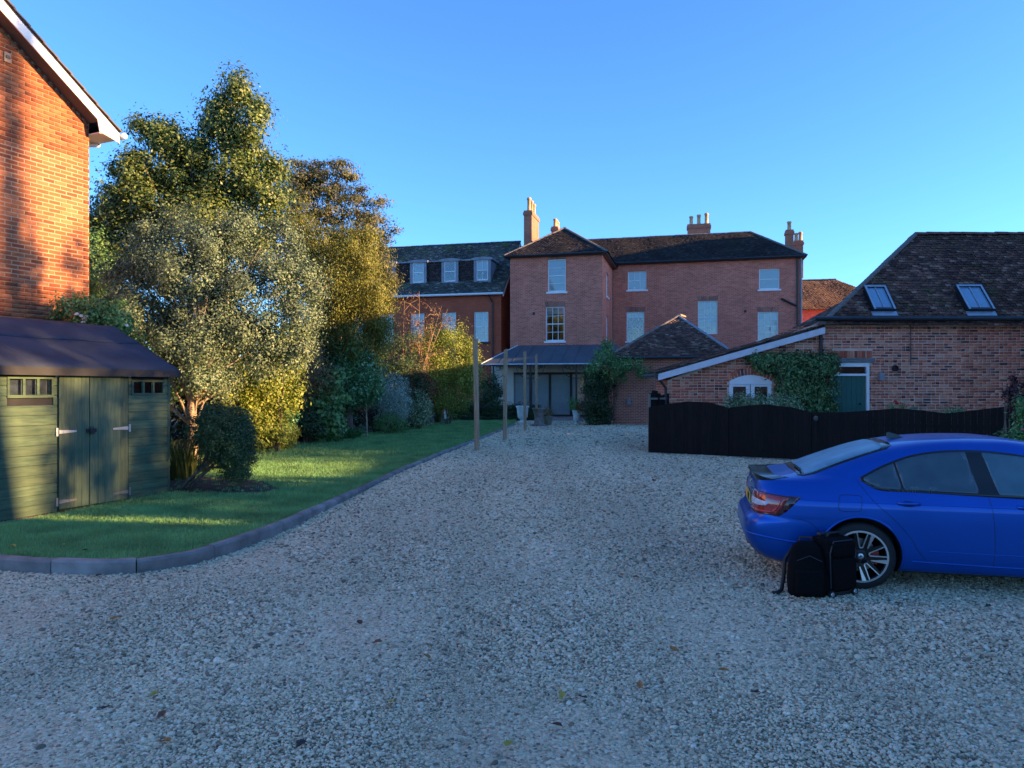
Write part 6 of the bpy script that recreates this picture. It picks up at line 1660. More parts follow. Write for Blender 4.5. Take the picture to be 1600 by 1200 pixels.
# rear screen, windscreen
fr_ = overlay('rear_screen_surround', [(-.535, -.60), (-.49, -.64), (.3, -.565), (.36, -.5), (.385, 0), (.36, .5), (.3, .565), (-.49, .64), (-.535, .60), (-.555, 0)], 'T', .003, gloss_black, car, step=.05)
overlay('rear_screen', [(-.47, -.58), (-.44, -.60), (.24, -.535), (.28, -.47), (.30, 0), (.28, .47), (.24, .535), (-.44, .6), (-.47, .58), (-.49, 0)], 'T', .006, g_rear, fr_, step=.05)
MB().tube([cast('T', -.50, y)[0] + Vector((0, 0, .02)) for y in (-.05, -.2, -.35, -.5)], .011, 6).obj('rear_wiper', matt_black, car)
overlay('windscreen', [(2.36, -.62), (2.30, -.68), (1.80, -.56), (1.74, -.48), (1.72, 0), (1.74, .48), (1.8, .56), (2.30, .68), (2.36, .62), (2.42, 0)], 'T', .004, g_front, car, step=.06)
line('bonnet_line', [(2.55, -.7), (2.9, -.68), (3.25, -.6)], 'T', .003, seam, car); line('bonnet_line', [(2.55, .7), (2.9, .68), (3.25, .6)], 'T', .003, seam, car)
# shark fin aerial
p, n = cast('T', .52, 0)
MB().prism([p + Vector((-.09, -.012, -.005)), p + Vector((.1, -.012, -.005)), p + Vector((.02, -.006, .035)), p + Vector((-.07, -.004, .062)), p + Vector((-.095, -.006, .05))], (0, .022, 0)).obj('aerial', gloss_black, car, bevel=.003)
# boot lip spoiler following the lid edge
sp = MB(); ks = 25; profs = []
for i in range(ks):
    ph = math.pi + (-.72 + 1.44 * i / (ks - 1)); f_ = 1 - abs(-1 + 2 * i / (ks - 1)) ** 4
    b = S_at(ph, 1.005); out = Vector((b.x - XC, b.y * .5, 0)).normalized()
    inn_ = S_at(ph, 1.022)
    inn_ = b - out * .16; inn_ = Vector((inn_.x, inn_.y, cast('T', inn_.x, inn_.y)[0].z + .004))
    sp.v += [tuple(inn_), tuple(b + out * (.045 * f_) + Vector((0, 0, .012 + .042 * f_))), tuple(b + out * (.05 * f_) + Vector((0, 0, .0 + .03 * f_))), tuple(b + out * .002 + Vector((0, 0, -.05)))]
for i in range(ks - 1):
    for a in range(4): sp.f.append((i * 4 + a, i * 4 + (a + 1) % 4, i * 4 + 4 + (a + 1) % 4, i * 4 + 4 + a))
sp.f.append((0, 1, 2, 3)); sp.f.append(tuple((ks - 1) * 4 + a for a in range(4)))
o = sp.obj('boot_spoiler', gloss_black, car, smooth=True); shade_auto(o, 40)
# rear lamps (wrap-round), plate, lettering, bumper details
lamp_red = M('red_lamp', (.35, .012, .018), .12, var=.2, vscale=8, spec=.8, coat=1.0); lamp_dark = M('dark_lamp', (.05, .008, .01), .12, spec=.8, var=.2)
lamp_clear = M('clear_lamp', (.6, .6, .66), .15, var=.2, vscale=20, spec=.8); lamp_bright = M('bright_red_lamp', (.6, .03, .03), .15, spec=.8)
for s_ in (1, -1):
    c = lambda deg, z: (math.pi + s_ * RAD(deg), z)
    base = [c(30, .905), c(26, .80), c(24.5, .685), c(38, .675), c(46.2, .672), c(47.6, .72), c(49.2, .80), c(50.3, .868), c(47, .872), c(42, .885)]
    lp = overlay('rear_lamp', base, 'C', .006, lamp_dark, car, step=.02, su=1.0)
    overlay('red_lens', [c(30.3, .895), c(26.6, .80), c(25.3, .70), c(38, .69), c(45.4, .69), c(46.8, .76), c(48, .85), c(45.5, .862), c(42, .875)], 'C', .009, lamp_red, lp, step=.02)
    overlay('clear_lens', [c(27.2, .825), c(26.5, .765), c(36, .755), c(42.2, .765), c(43.2, .80), c(36, .82)], 'C', .012, lamp_clear, lp, step=.02)
    lpts = [c(26.5, .715), c(38, .705), c(44.4, .707), c(45.6, .76), c(46.6, .83), c(43, .85)]
    P3 = [S_at(*q) + S_n(*q) * .011 for q in [tuple(np.array(lpts[i]) + (np.array(lpts[i + 1]) - np.array(lpts[i])) * t / 5) for i in range(len(lpts) - 1) for t in range(6)]]
    MB().tube(P3, .008, 6).obj('light_guide', lamp_bright, lp, smooth=True)
    line('boot_shut_line', [c(31, .985), c(30.5, .92)], 'C', .003, seam, car); line('boot_shut_line', [c(24, .68), c(22, .655), c(5, .652)], 'C', .003, seam, car)
    line('bumper_reflector', [c(30, .335), c(20, .33)], 'C', .013, lamp_red, car, eps=.004)
    line('bumper_crease', [c(10, .47), c(28, .468), c(36, .465), c(43, .46), c(50, .43), (math.pi + s_ * RAD(56), .40)], 'C', .012, paint, car, eps=-.004)
    q = S_at(math.pi + s_ * RAD(24), .24)
    MB().prism([(q.x - .015, q.y - .07, .20), (q.x - .015, q.y + .07, .20), (q.x - .015, q.y + .085, .265), (q.x - .015, q.y - .085, .265)], (.12, 0, 0)).obj('exhaust_tip', M('chrome', (.6, .6, .62), .12, metal=1.0, var=.05), car, bevel=.01)
overlay('diffuser', [(-.62, .2), (.62, .2), (.55, .34), (.3, .36), (-.3, .36), (-.55, .34)], 'B', .004, matt_black, car, step=.06)
pl0, n = cast('B', 0, .765)
plate = MB().box(pl0.x - .016, pl0.x - .002, -.26, .26, .71, .82).obj('number_plate', M('plate_yellow', (.7, .42, .02), .4, var=.06, vscale=3), car, bevel=.004)
def text(name, body, loc, size, mat, parent, rot, ext=.002, sx=1.0):
    R_ = Euler(rot).to_matrix()
    for k, ch in enumerate(body):
        cu = bpy.data.curves.new(name, 'FONT'); cu.body = ch; cu.size = size; cu.extrude = ext; cu.align_x = 'CENTER'; cu.align_y = 'CENTER'; cu.resolution_u = 4
        t_ = bpy.data.objects.new('tmp', cu); COL.objects.link(t_); d_ = bpy.context.evaluated_depsgraph_get(); me = bpy.data.meshes.new_from_object(t_.evaluated_get(d_)); bpy.data.objects.remove(t_)
        me.materials.clear(); o = link(name, me, mat, parent); o.location = Vector(loc) + R_ @ Vector(((k - (len(body) - 1) / 2) * size * .72 * sx, 0, 0)); o.rotation_euler = rot; o.scale = (sx, 1, 1)
black_print = M('black_print', (.01, .01, .01), .5); chrome = M('chrome', (.6, .6, .62), .12, metal=1.0, var=.05)
text('plate_character', 'GRZ', (pl0.x - .018, -.12, .765), .11, black_print, plate, (RAD(90), 0, RAD(-90)), sx=.85)
q = S_at(math.pi + RAD(21.5), .865); n_ = S_n(math.pi + RAD(21.5), .865)
text('boot_letter', 'OCTAVIA', q + n_ * .004, .048, chrome, car, (RAD(90), 0, math.atan2(n_.y, n_.x) + RAD(90)), sx=1.3)
q, n = cast('B', 0, .93)
em = MB().lathe([(.045, 0), (.045, -.006), (.038, -.009), (.034, -.006), (.001, -.006)], (0, 0, 0), 20, 'y').obj('boot_emblem', chrome, car, loc=(q.x, q.y, q.z), rz=RAD(-90))
# mirrors and front lights
for s_ in (-1, 1):
    m = MB().lathe([(.001, -.1), (.07, -.08), (.095, 0), (.08, .05), (.001, .06)], (0, 0, 0), 16, 'y').obj('door_mirror', paint, car, smooth=True, loc=(2.12, s_ * .99, .98)); m.scale = (.75, 1, .8)
    MB().tube([(2.14, s_ * .82, .93), (2.12, s_ * .93, .96)], .025, 8).obj('mirror_arm', gloss_black, car)
    overlay('headlamp', [(s_ * RAD(24), .70), (s_ * RAD(27), .775), (s_ * RAD(45), .80), (s_ * RAD(47), .74), (s_ * RAD(36), .69)], 'C', .005, lamp_clear, car, step=.02)
overlay('grille', [(-.42, .6), (.42, .6), (.5, .72), (-.5, .72)], 'F', .004, matt_black, car)
# wheels
tyre_m = M('tyre_rubber', (.012, .012, .013), .8, var=.25, vscale=30, bump=.2); alloy = M('machined_alloy', (.55, .57, .6), .3, metal=.9, var=.05); alloy_dark = M('dark_alloy', (.012, .012, .014), .35, metal=.4, var=.1)
tyre_me = MB().lathe([(.225, -.1), (.262, -.108), (.30, -.103), (.317, -.085), (.322, -.05), (.322, .05), (.317, .085), (.30, .103), (.262, .108), (.225, .1)], (0, 0, 0), 64, 'y', caps=False).mesh('tyre', True)
tyre_me.materials.append(tyre_m)
def ringp(r0, r1, y0, y1, n=56):
    m = MB()
    for k in range(n):
        t = 2 * math.pi * k / n
        for (r, y) in ((r0, y0), (r1, y0), (r1, y1), (r0, y1)): m.v.append((r * math.cos(t), y, r * math.sin(t)))
    for k in range(n):
        for a in range(4): m.f.append((k * 4 + a, k * 4 + (a + 1) % 4, ((k + 1) % n) * 4 + (a + 1) % 4, ((k + 1) % n) * 4 + a))
    return m
lip_me = ringp(.232, .249, -.112, -.06).mesh('rim_lip', True); lip_me.materials.append(alloy); lip_me.set_sharp_from_angle(angle=RAD(40))
barrel_me = MB().lathe([(.24, -.06), (.215, -.03), (.205, .09), (.001, .09)], (0, 0, 0), 40, 'y', caps=False).mesh('rim_barrel', True); barrel_me.materials.append(alloy_dark)
def bar(a, b, wa, wb, ya, yb, dep):
    a, b = Vector(a), Vector(b); d = (b - a).normalized(); s_ = Vector((-d.y, d.x)); m = MB()
    pts = [(a + s_ * wa, ya), (a - s_ * wa, ya), (b - s_ * wb, yb), (b + s_ * wb, yb)]
    m.v = [(p.x, y, p.y) for p, y in pts] + [(p.x, y + dep, p.y) for p, y in pts]
    m.f = [(0, 1, 2, 3), (7, 6, 5, 4), (0, 4, 5, 1), (1, 5, 6, 2), (2, 6, 7, 3), (3, 7, 4, 0)]
    return m
def pol(r, deg): return (r * math.cos(RAD(deg)), r * math.sin(RAD(deg)))
spoke_d = []; spoke_b = []
for k in range(5):
    a0 = 90 + 72 * k
    for s_ in (-1, 1):
        spoke_d.append(bar(pol(.055, a0 + s_ * 24), pol(.238, a0 + s_ * 15.5), .022, .013, -.085, -.1, .05).mesh('spoke'))
        m = bar(pol(.085, a0 + s_ * 9), pol(.24, a0 + s_ * 12.2), .005, .005, -.094, -.109, .02); m2 = bar(pol(.085, a0 + s_ * 9), pol(.082, a0), .005, .005, -.094, -.094, .02)
        n0 = len(m.v); m.v += m2.v; m.f += [tuple(i + n0 for i in f) for f in m2.f]; spoke_b.append(m.mesh('spoke_edge'))
    m = bar(pol(.1, a0 + 36), pol(.24, a0 + 36 + 12), .004, .02, -.092, -.108, .03); spoke_b.append(m.mesh('spoke_face'))
for me in spoke_d: me.materials.append(alloy_dark)
for me in spoke_b: me.materials.append(alloy)
hub_me = MB().lathe([(.075, -.05), (.07, -.088), (.045, -.092), (.001, -.09)], (0, 0, 0), 30, 'y').mesh('hub', True); hub_me.materials.append(alloy_dark)
cap_me = MB().lathe([(.03, -.09), (.03, -.099), (.026, -.102), (.001, -.102)], (0, 0, 0), 24, 'y').mesh('hub_cap', True); cap_me.materials.append(alloy)
mark_me = MB().prism([(-.014, -.1035, -.012), (-.004, -.1035, -.012), (.002, -.1035, .0), (.014, -.1035, .003), (.012, -.1035, .012), (-.006, -.1035, .012)], (0, .001, 0)).mesh('cap_emblem'); mark_me.materials.append(black_print)
disc_me = ringp(.07, .16, -.01, .01).mesh('brake_disc'); disc_me.materials.append(M('brake_steel', (.25, .24, .23), .4, metal=.8))
cal_me = ringp(.1, .18, -.045, .0).mesh('t'); cal = MB()
for k in range(9):
    t = RAD(-25 + 50 * k / 8)
    for (r, y) in ((.105, -.045), (.175, -.045), (.175, .02), (.105, .02)): cal.v.append((r * math.cos(t), y, r * math.sin(t)))
for k in range(8):
    for a in range(4): cal.f.append((k * 4 + a, k * 4 + (a + 1) % 4, k * 4 + 4 + (a + 1) % 4, k * 4 + 4 + a))
cal.f.append((0, 1, 2, 3)); cal.f.append((32, 33, 34, 35))
cal_me = cal.mesh('brake_caliper'); cal_me.materials.append(M('red_caliper', (.28, .015, .012), .4))
bolt_me = MB().lathe([(.011, -.088), (.011, -.096), (.001, -.097)], (0, 0, 0), 10, 'y').mesh('wheel_bolt'); bolt_me.materials.append(black_print)
for x in (0, WB):
    for s_ in (-1, 1):
        wh = link('wheel', None, None, car); wh.location = (x, s_ * (.885 - .108), WZ); wh.rotation_euler = (0, RAD(4), 0 if s_ < 0 else math.pi)
        link('tyre', tyre_me, None, wh); link('rim_lip', lip_me, None, wh); link('rim_barrel', barrel_me, None, wh); link('hub', hub_me, None, wh); link('hub_cap', cap_me, None, wh); link('cap_emblem', mark_me, None, wh); link('brake_disc', disc_me, None, wh); link('brake_caliper', cal_me, None, wh)
        for me in spoke_d + spoke_b: link(me.name.split('.')[0], me, None, wh)
        for k in range(5):
            o = link('wheel_bolt', bolt_me, None, wh); q = pol(.052, 90 + 36 + 72 * k); o.location = (q[0], 0, q[1])

# ================================================================ luggage on the gravel
fab = M('black_nylon', (.003, .003, .0035), .85, spec=.15, var=.3, vscale=30, bump=.4, bscale=200); fab2 = M('black_webbing', (.009, .009, .01), .6, var=.2); grey_trim = M('grey_trim', (.02, .022, .026), .5)
def rbox(name, x0, x1, y0, y1, z0, z1, mat, parent, bev=.03, taper=0.0, loc=None):
    m = MB().box(x0, x1, y0, y1, z0, z1); cx_ = (x0 + x1) / 2; cy_ = (y0 + y1) / 2
    if taper: m.v = [(cx_ + (x - cx_) * (1 - taper if z == z1 else 1), cy_ + (y - cy_) * (1 - taper if z == z1 else 1), z) for x, y, z in m.v]
    o = link(name, m.mesh(name), mat, parent); b = o.modifiers.new('bevel', 'BEVEL'); b.width = bev; b.segments = 4
    o.data.polygons.foreach_set('use_smooth', np.ones(len(o.data.polygons), dtype=bool)); return o
sb = G(1303, 929)
case = thing('wheeled_suitcase', 'black wheeled cabin suitcase standing against the rear wheel of the car', 'suitcase', sb + Vector((0, .05, 0)), RAD(24))
rbox('shell', -.17, .17, -.13, .12, .04, .54, fab, case, .045); rbox('front_pocket', -.145, .145, -.17, -.12, .07, .36, fab, case, .03); rbox('upper_pocket', -.14, .14, -.16, -.12, .38, .51, fab, case, .025)
MB().tube([(-.15, -.131, .09), (-.16, -.131, .42), (-.12, -.131, .52), (.12, -.131, .52), (.16, -.131, .42), (.15, -.131, .09)], .007, 6).obj('piping', grey_trim, case)
MB().tube([(-.17, .02, .08), (-.172, .02, .46), (-.14, .02, .535)], .008, 6).obj('piping', grey_trim, case)
MB().tube([(-.08, -.02, .54), (-.06, -.02, .575), (.06, -.02, .575), (.08, -.02, .54)], .014, 8).obj('carry_handle', fab2, case, smooth=True)
MB().box(-.09, .09, .05, .1, .535, .565).obj('pull_handle', grey_trim, case, bevel=.008)
for s_ in (-1, 1):
    wl_ = MB().lathe([(.035, -.012), (.035, .012), (.02, .014), (.02, -.014)], (0, 0, 0), 18, 'y').obj('wheel', matt_black, case, loc=(s_ * .145, -.135, .037), rz=RAD(0))
    MB().lathe([(.022, -.013), (.018, -.017), (.001, -.017)], (0, 0, 0), 14, 'y').obj('wheel_cap', alloy, wl_)
MB().box(-.13, .13, -.12, .1, .0, .045).obj('base_runner', matt_black, case, bevel=.01)
bb = G(1262, 931)
bag = thing('backpack', 'black backpack leaning beside the suitcase with its strap on the gravel', 'backpack', bb + Vector((0, .02, 0)), RAD(-12))
m = MB(); rows_ = [(0, .15, .1), (.02, .165, .12), (.12, .17, .135), (.26, .165, .125), (.38, .15, .105), (.45, .125, .085), (.49, .085, .055), (.505, .03, .02)]
for (z, a, b) in rows_:
    for k in range(24):
        t = 2 * math.pi * k / 24; n = 3.2; c, s_ = math.cos(t), math.sin(t); r = 1 / (abs(c) ** n + abs(s_) ** n) ** (1 / n)
        m.v.append((a * r * c * (1 + .02 * math.sin(z * 30 + k)), b * r * s_ + .05 * z, z))
for i in range(len(rows_) - 1):
    for k in range(24): m.f.append((i * 24 + k, i * 24 + (k + 1) % 24, i * 24 + 24 + (k + 1) % 24, i * 24 + 24 + k))
m.f.append(tuple(range(24))[::-1]); m.f.append(tuple((len(rows_) - 1) * 24 + k for k in range(24)))
m.obj('main_compartment', fab, bag, smooth=True)
rbox('front_pocket', -.12, .12, -.17, -.1, .04, .27, fab, bag, .03); rbox('side_pocket', .13, .19, -.07, .07, .03, .22, fab, bag, .025)
MB().tube([(-.06, .05, .47), (-.05, .06, .53), (.05, .06, .53), (.06, .05, .47)], .012, 8).obj('top_handle', fab2, bag, smooth=True)
MB().tube([(-.1, .13, .42), (-.17, .16, .3), (-.19, .12, .12), (-.22, .03, .03), (-.27, -.03, .015), (-.31, -.04, .02)], .018, 8).obj('shoulder_strap', fab2, bag, smooth=True)
MB().tube([(-.11, -.135, .35), (0, -.14, .4), (.11, -.135, .35)], .004, 5).obj('zip', grey_trim, bag)

# ================================================================ pebbles, grass blades, fallen leaves
def instancer(name, pts, scl, protos, mat, seed, tilt=3.14, kind='stuff', parent=None):
    me = bpy.data.meshes.new(name); me.vertices.add(len(pts)); me.vertices.foreach_set('co', np.ascontiguousarray(pts, dtype=np.float32).ravel())
    g = np.random.default_rng(seed); n = len(pts)
    a = me.attributes.new('scl', 'FLOAT_VECTOR', 'POINT'); a.data.foreach_set('vector', np.ascontiguousarray(scl, dtype=np.float32).ravel())
    rot = np.stack([g.uniform(-tilt, tilt, n), g.uniform(-tilt, tilt, n), g.uniform(-3.14, 3.14, n)], 1)
    a = me.attributes.new('rot', 'FLOAT_VECTOR', 'POINT'); a.data.foreach_set('vector', rot.astype(np.float32).ravel())
    c = bpy.data.collections.new(name + '_pieces')
    for k, pm in enumerate(protos):
        if len(pm.materials) == 0: pm.materials.append(mat)
        po = bpy.data.objects.new(name + '_piece', pm); c.objects.link(po)
    o = link(name, me, None, parent, kind=kind)
    ng = bpy.data.node_groups.new(name, 'GeometryNodeTree'); ng.interface.new_socket('Geometry', in_out='INPUT', socket_type='NodeSocketGeometry'); ng.interface.new_socket('Geometry', in_out='OUTPUT', socket_type='NodeSocketGeometry')
    N, L = ng.nodes, ng.links; gi, go = N.new('NodeGroupInput'), N.new('NodeGroupOutput')
    ip = N.new('GeometryNodeInstanceOnPoints'); ci = N.new('GeometryNodeCollectionInfo'); ci.inputs['Collection'].default_value = c; ci.inputs['Separate Children'].default_value = True; ci.inputs['Reset Children'].default_value = True
    mp = N.new('GeometryNodeMeshToPoints')
    L.new(gi.outputs[0], mp.inputs[0]); L.new(mp.outputs[0], ip.inputs['Points']); L.new(ci.outputs[0], ip.inputs['Instance']); ip.inputs['Pick Instance'].default_value = True
    for at, inp in (('scl', 'Scale'), ('rot', 'Rotation')):
        na = N.new('GeometryNodeInputNamedAttribute'); na.data_type = 'FLOAT_VECTOR'; na.inputs['Name'].default_value = at; L.new(na.outputs['Attribute'], ip.inputs[inp])
    ri = N.new('FunctionNodeRandomValue'); ri.data_type = 'INT'; ri.inputs['Min'].default_value = 0; ri.inputs['Max'].default_value = len(protos) - 1
    L.new(ri.outputs['Value'], ip.inputs['Instance Index']); L.new(ip.outputs[0], go.inputs[0])
    md = o.modifiers.new('pieces', 'NODES'); md.node_group = ng
    return o
PB = [(0, (.13, .1, .065)), (.1, (.28, .22, .14)), (.3, (.51, .41, .265)), (.6, (.62, .51, .335)), (.85, (.69, .575, .385)), (1, (.73, .66, .5))]
pebble_m = Mramp('pebble_stone', PB, nscale=.5, namt=.16, stretch=(1.3, .3, 1), bump=.2, bscale=120, spec=.35, rough=.8)
protos = []
for k in range(6):
    bm = bmesh.new(); bmesh.ops.create_icosphere(bm, subdivisions=2, radius=.5); g = random.Random(k)
    sx, sy, sz = g.uniform(.85, 1.2), g.uniform(.65, .95), g.uniform(.45, .7)
    ph = [g.uniform(0, 6) for _ in range(3)]
    for v in bm.verts:
        f_ = 1 + .13 * math.sin(v.co.x * 5 + ph[0]) * math.cos(v.co.y * 6 + ph[1]) + .08 * math.sin(v.co.z * 8 + ph[2])
        v.co = Vector((v.co.x * sx, v.co.y * sy, v.co.z * sz)) * f_
    pm = bpy.data.meshes.new('pebble'); bm.to_mesh(pm); bm.free(); pm.polygons.foreach_set('use_smooth', np.ones(len(pm.polygons), dtype=bool)); protos.append(pm)
g = np.random.default_rng(99); pp = []; ss = []
def kerb_side(x, y):     # true on the gravel side of the kerb
    return not inside(lawn_full, x, y)
lawn_full = [(p.x, p.y) for p in KER] + [(p.x, p.y) for p in BPT]
KX = np.array(lawn_full)
def inside_np(poly, X, Y):
    c = np.zeros(len(X), bool); n = len(poly)
    for i in range(n):
        x0, z0 = poly[i]; x1, z1 = poly[(i + 1) % n]
        m_ = ((z0 > Y) != (z1 > Y)); xx = (x1 - x0) * (Y - z0) / (z1 - z0 + 1e-12) + x0; c ^= m_ & (X < xx)
    return c
for (y0, y1, st) in ((2.9, 5.2, .0175), (5.2, 8.0, .0215), (8.0, 12.5, .029), (12.5, 22, .036), (22, 38, .05)):
    ys_ = np.arange(y0, y1, st); hw_ = .72 * y1 + .6; xs_ = np.arange(-hw_, hw_, st)
    X, Y = np.meshgrid(xs_, ys_); X = X.ravel() + g.uniform(-.5, .5, X.size) * st; Y = Y.ravel() + g.uniform(-.5, .5, Y.size) * st
    k = np.abs(X) < .72 * Y + .6; X, Y = X[k], Y[k]; k = ~inside_np(lawn_full, X, Y) & ((Y < 12.5) | (X > -3.2)) & ((Y < 22) | (X < 8.5)); X, Y = X[k], Y[k]
    zz = np.array([gz(y) for y in Y]); s_ = st * g.lognormal(.1, .27, len(X))
    cl = .1 + .028 * Y + .25 * np.sin(Y * .35); trk = np.exp(-((np.abs(X - cl) - .8) / .3) ** 2) + .7 * np.exp(-((np.abs(X - cl + 2.6) - .8) / .28) ** 2) * (Y < 12)
    s_ = s_ * (1 - .14 * np.clip(trk, 0, 1)); zz = zz + .008 * np.sin(X * 2.1 + 1) * np.sin(Y * 1.3)
    pp.append(np.stack([X, Y, zz + s_ * .12], 1)); ss.append(np.stack([s_, s_, s_], 1))
pp, ss = np.concatenate(pp), np.concatenate(ss)
instancer('gravel_stones', pp, ss, protos, pebble_m, 5, tilt=.5)
grass_m = Mleaf('grass_blade', (.09, .22, .06), (.15, .34, .11), (.25, .45, .18), trans=.3)
tufts = []
for k in range(5):
    gg = np.random.default_rng(k + 200); V = []; Fc = []
    for q in range(14):
        a = gg.uniform(0, 6.28); r = .03 * math.sqrt(gg.random()); h = gg.uniform(.022, .055); ln = gg.uniform(0, .02); b0 = np.array([r * math.cos(a * 3), r * math.sin(a * 3), 0]); d_ = np.array([math.cos(a), math.sin(a), 0]); sd = np.array([-d_[1], d_[0], 0]) * .0022
        n0 = len(V); V += [b0 - sd, b0 + sd, b0 + d_ * ln * .4 + sd * .8 + [0, 0, h * .6], b0 + d_ * ln * .4 - sd * .8 + [0, 0, h * .6], b0 + d_ * ln + [0, 0, h]]
        Fc += [(n0, n0 + 1, n0 + 2), (n0, n0 + 2, n0 + 3), (n0 + 3, n0 + 2, n0 + 4)]
    tufts.append(mesh_np('grass_tuft', np.array(V), np.array(Fc), 3))
pp = []; ss = []
sfl = [(p.x, p.y) for p in (SF.w(-.1, -.06, 0), SF.w(SL + .1, -.06, 0), SF.w(SL + .1, SW, 0), SF.w(-.1, SW, 0))]
for (y0, y1, st, sc_) in ((7.2, 12, .045, 1.0), (12, 18, .06, 1.1), (18, 38, .1, 1.5)):
    ys_ = np.arange(y0, y1, st); xs_ = np.arange(-9, .6, st); X, Y = np.meshgrid(xs_, ys_); X = X.ravel() + g.uniform(-.5, .5, X.size) * st; Y = Y.ravel() + g.uniform(-.5, .5, Y.size) * st
    k = inside_np(LP, X, Y) & ~inside_np(sfl, X, Y) & (X > -.74 * Y - .5); X, Y = X[k], Y[k]
    k = ~inside_np(shed_bed, X, Y) | (g.random(len(X)) < .12); X, Y = X[k], Y[k]
    s_ = sc_ * g.uniform(.7, 1.25, len(X)); pp.append(np.stack([X, Y, np.array([lz(y) for y in Y])], 1)); ss.append(np.stack([s_ * 1.2, s_ * 1.2, s_], 1))
instancer('lawn_grass', np.concatenate(pp), np.concatenate(ss), tufts, grass_m, 6, tilt=.12)
# fallen leaves
leaf_cols = [M('brown_leaf', (.16, .06, .025), .7, var=.3, vscale=20), M('orange_leaf', (.32, .13, .03), .7, var=.3, vscale=20), M('yellow_leaf', (.4, .28, .04), .7, var=.3, vscale=20), M('dark_leaf', (.05, .025, .018), .7, var=.3, vscale=20)]
LN = ['brown', 'orange', 'yellow', 'dark']
def leaf_me(seed):
    rn = random.Random(seed); m = MB(); n = 14; c = []
    for k in range(n):
        t = 2 * math.pi * k / n; r = .5 * (1 - .45 * abs(math.sin(t)) ** 1.0) * (1 + .18 * math.cos(5 * t + seed)); c.append((r * math.cos(t), r * math.sin(t), .16 * abs(math.sin(t)) + rn.uniform(-.03, .05)))
    m.v = [(0, 0, 0)] + c
    m.f = [(0, k + 1, (k + 1) % n + 1) for k in range(n)]
    m.tube([(-.48, 0, .02), (-.75, .04, .04)], .015, 4); return m.mesh('leaf', fix=False)
lms = [leaf_me(k) for k in range(4)]
LFX = [(178, 973, 1), (243, 1093, 2), (253, 1126, 0), (258, 1168, 1), (165, 1115, 3), (472, 1015, 0), (470, 1172, 3), (795, 1172, 2), (666, 1033, 1), (1030, 976, 2), (1053, 1022, 1), (1000, 1078, 1), (910, 1098, 3), (877, 1094, 2), (993, 907, 0), (973, 903, 1), (562, 979, 3), (590, 1010, 0), (1405, 949, 0), (1545, 953, 3), (1130, 1055, 1), (870, 1142, 3), (785, 992, 0), (152, 905, 3), (612, 1105, 2), (1180, 1090, 3)]
for k, (px, py, ci) in enumerate(LFX):
    p = G(px, py); me = lms[k % 4].copy(); me.materials.append(leaf_cols[ci])
    o = link('fallen_leaf', me, None, loc=p + Vector((0, 0, .034))); o.scale = (.078, .078, .078); o.rotation_euler = (random.uniform(-.3, .3), random.uniform(-.3, .3), random.uniform(0, 6.28))
    tag(o, '%s autumn leaf on the gravel, %s of picture' % (LN[ci], ('far left', 'left of centre', 'centre', 'right of centre', 'right side')[min(4, int(px / 320))] + ', ' + ('middle height', 'lower part', 'bottom edge')[0 if py < 985 else 1 if py < 1075 else 2]), 'leaf', 'fallen leaves on the gravel')
same = {}
for o in [q for q in bpy.data.objects if q.name.startswith('fallen_leaf')]: same.setdefault(o['label'], []).append(o)
for lab, os_ in same.items():
    if len(os_) > 1:
        for o, wd in zip(sorted(os_, key=lambda q: q.location.y), ('nearer one', 'farther one', 'farthest one')): o['label'] = lab + ', ' + wd
for k, (px, py, ci) in enumerate(((101, 856, 2), (21, 858, 2), (133, 865, 3), (245, 833, 2), (328, 828, 2))):
    p = G(px, py, lz); me = lms[k % 4].copy(); me.materials.append(leaf_cols[ci])
    o = link('fallen_leaf', me, None, loc=p + Vector((0, 0, .04))); o.scale = (.07, .07, .07); o.rotation_euler = (.1, .1, random.uniform(0, 6.28))
    tag(o, '%s autumn leaf on the grass, %s leaf from the left' % (LN[ci], ('second', 'first', 'third', 'fourth', 'fifth')[k]), 'leaf', 'fallen leaves on the lawn')

# ================================================================ unseen buildings and trees, added to shade the scene
nh = thing('shade_house', 'unseen brick house added right of the drive to shade the foreground', 'house', (16.0, -16, 0), 0)  # added out of view so the foreground gravel falls in shade
def simple_house(root, W, D, E, R, mat, tmat, wins=()):
    # footprint x 0..W, y 0..D; ridge along y
    wall('front_wall', root, -D, 0, [(-D, E), (0, E)], list(wins), mat, loc=(0, 0, 0), rz=RAD(-90))
    MB().poly([(W, 0, 0), (W, D, 0), (W, D, E), (W, 0, E)]).poly([(0, 0, 0), (W, 0, 0), (W, 0, E), (W / 2, 0, R - .1), (0, 0, E)]).poly([(0, D, 0), (0, D, E), (W / 2, D, R - .1), (W, D, E), (W, D, 0)]).obj('walls', mat, root)
    s_ = (R - E) / (W / 2)
    a = [(-.3, D + .3, E - .3 * s_), (-.3, -.3, E - .3 * s_), (W / 2, -.3, R), (W / 2, D + .3, R)]; b = [(W + .3, -.3, E - .3 * s_), (W + .3, D + .3, E - .3 * s_), (W / 2, D + .3, R), (W / 2, -.3, R)]
    r = MB().poly(a).poly(b).obj('roof', tile_slab, root); tiles(r, a, tmat, .3, .25, seed=77); tiles(r, b, tmat, .3, .25, seed=78); ridge(r, a[2], a[3], ridge_m, .12, .45)
simple_house(nh, 8, 20.6, 5.2, 9.0, brick_stack, tile_m)
gr = thing('occluder', 'unseen low brick garage right of the drive beyond the picture edge', 'occluder', (18.5, 5.6, 0), 0)  # added out of view; ridge height sets where sun meets the lawn
simple_house(gr, 5, 10.2, 3.0, 5.2, brick_out, tile_m)
cw = thing('barn_shade_wing', 'unseen taller brick block added beside the barn to shade its front', 'barn', (17.4, 16.3, 0), 0)  # added out of view to keep sun off the barn front and roof
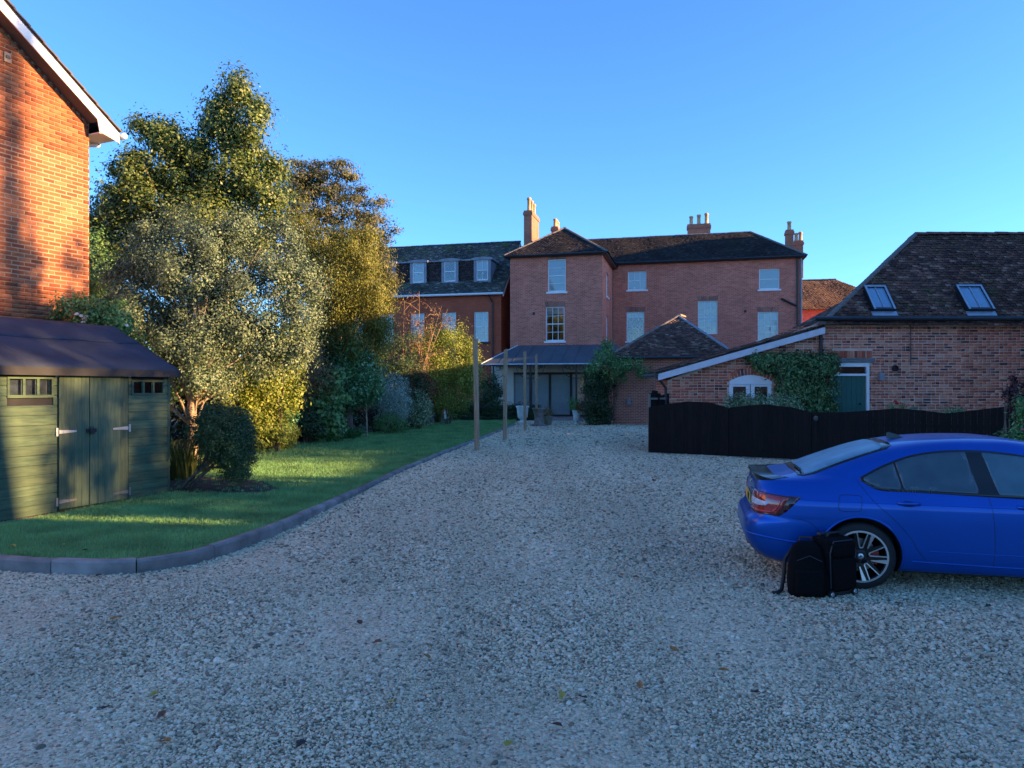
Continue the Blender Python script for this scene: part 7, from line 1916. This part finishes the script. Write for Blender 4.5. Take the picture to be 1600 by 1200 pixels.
simple_house(cw, 6, 7.0, 6.0, 9.4, brick_out, tile_m)
sb_ = thing('hidden_shade_range', 'unseen brick range added behind the barn to shade the far drive', 'building', (15.0, 24.8, 0), 0)  # added where the barn hides it, to shade the far gravel
simple_house(sb_, 8, 13.1, 5.0, 7.2, brick_out, tile_m)
ch_ = thing('tall_shade_block', 'unseen tall brick block added far right to shade the big house', 'building', (34.0, 35.6, 0), 0)  # added out of view to shade the return wall of the wing
simple_house(ch_, 8, 9, 13.5, 17.0, brick_out, tile_m)
tree('leaf_shadow_tree', 'unseen two topped tree shaped to throw leaf shadows on the left house', (12.0, 10.5, -.15), 8.6, .12, [(12, 10.05, 7.8, .8, .34, 1.7), (12, 11.02, 7.8, .8, .34, 1.6), (12, 10.5, 6.0, 1.1, .9, 1.5), (12, 10.4, 3.8, 1.2, 1.0, 1.5), (12, 9.6, 6.2, .8, .4, 1.5), (12, 10.7, 7.0, .8, .4, .9)], 19000, .1, L_mid, clump=.22, seed=91, fill=.6)  # unseen; lobes shaped to throw leaf shadows on the left house
tree('dapple_tree', 'unseen thin tree added to dapple the shed, beside the garage beyond the picture edge', (24.0, 5.9, -.1), 9.4, .12, [(24, 5.5, 6.8, 1.2, .5, 2.2), (24, 6.4, 7.0, 1.2, .7, 2.4), (24, 7.1, 7.0, 1.0, .6, 2.2), (24, 7.8, 7.0, 1.0, .5, 1.6), (24, 5.4, 9.6, 1.0, 1.0, .9), (24, 6.6, 9.4, 1.0, 1.0, .9), (24, 4.6, 9.6, 1.0, .7, .8)], 17000, .15, L_mid, clump=.3, seed=95, fill=.65)  # unseen and added; leaf gaps let dappled sun onto the shed
tree('shade_tree', 'unseen spreading tree added to shade the garden, behind the garage end beyond the picture edge', (25.0, 13.4, 0), 6.4, .15, [(25, 12.4, 6.0, 1.6, 1.0, 1.7), (25, 14.0, 6.0, 1.6, 1.1, 1.6), (25, 15.3, 6.2, 1.6, 1.0, 1.5), (25, 13.4, 4.0, 2.0, 2.2, 1.6)], 13000, .15, L_mid, clump=.35, seed=92, fill=.7)  # unseen and added; leafy shade for the lawn and lower shrubs
tree('shadow_cypress', 'unseen tall slim cypress casting a shadow band on the left house', (27.5, 7.05, -.1), 17, .12, [(27.5, 7.0, z, .3, .28, .9) for z in np.arange(2, 18, 1.2)], 9000, .12, L_dark, clump=.15, seed=93, fill=.9)  # unseen; set where its shadow makes the upright band on the left house
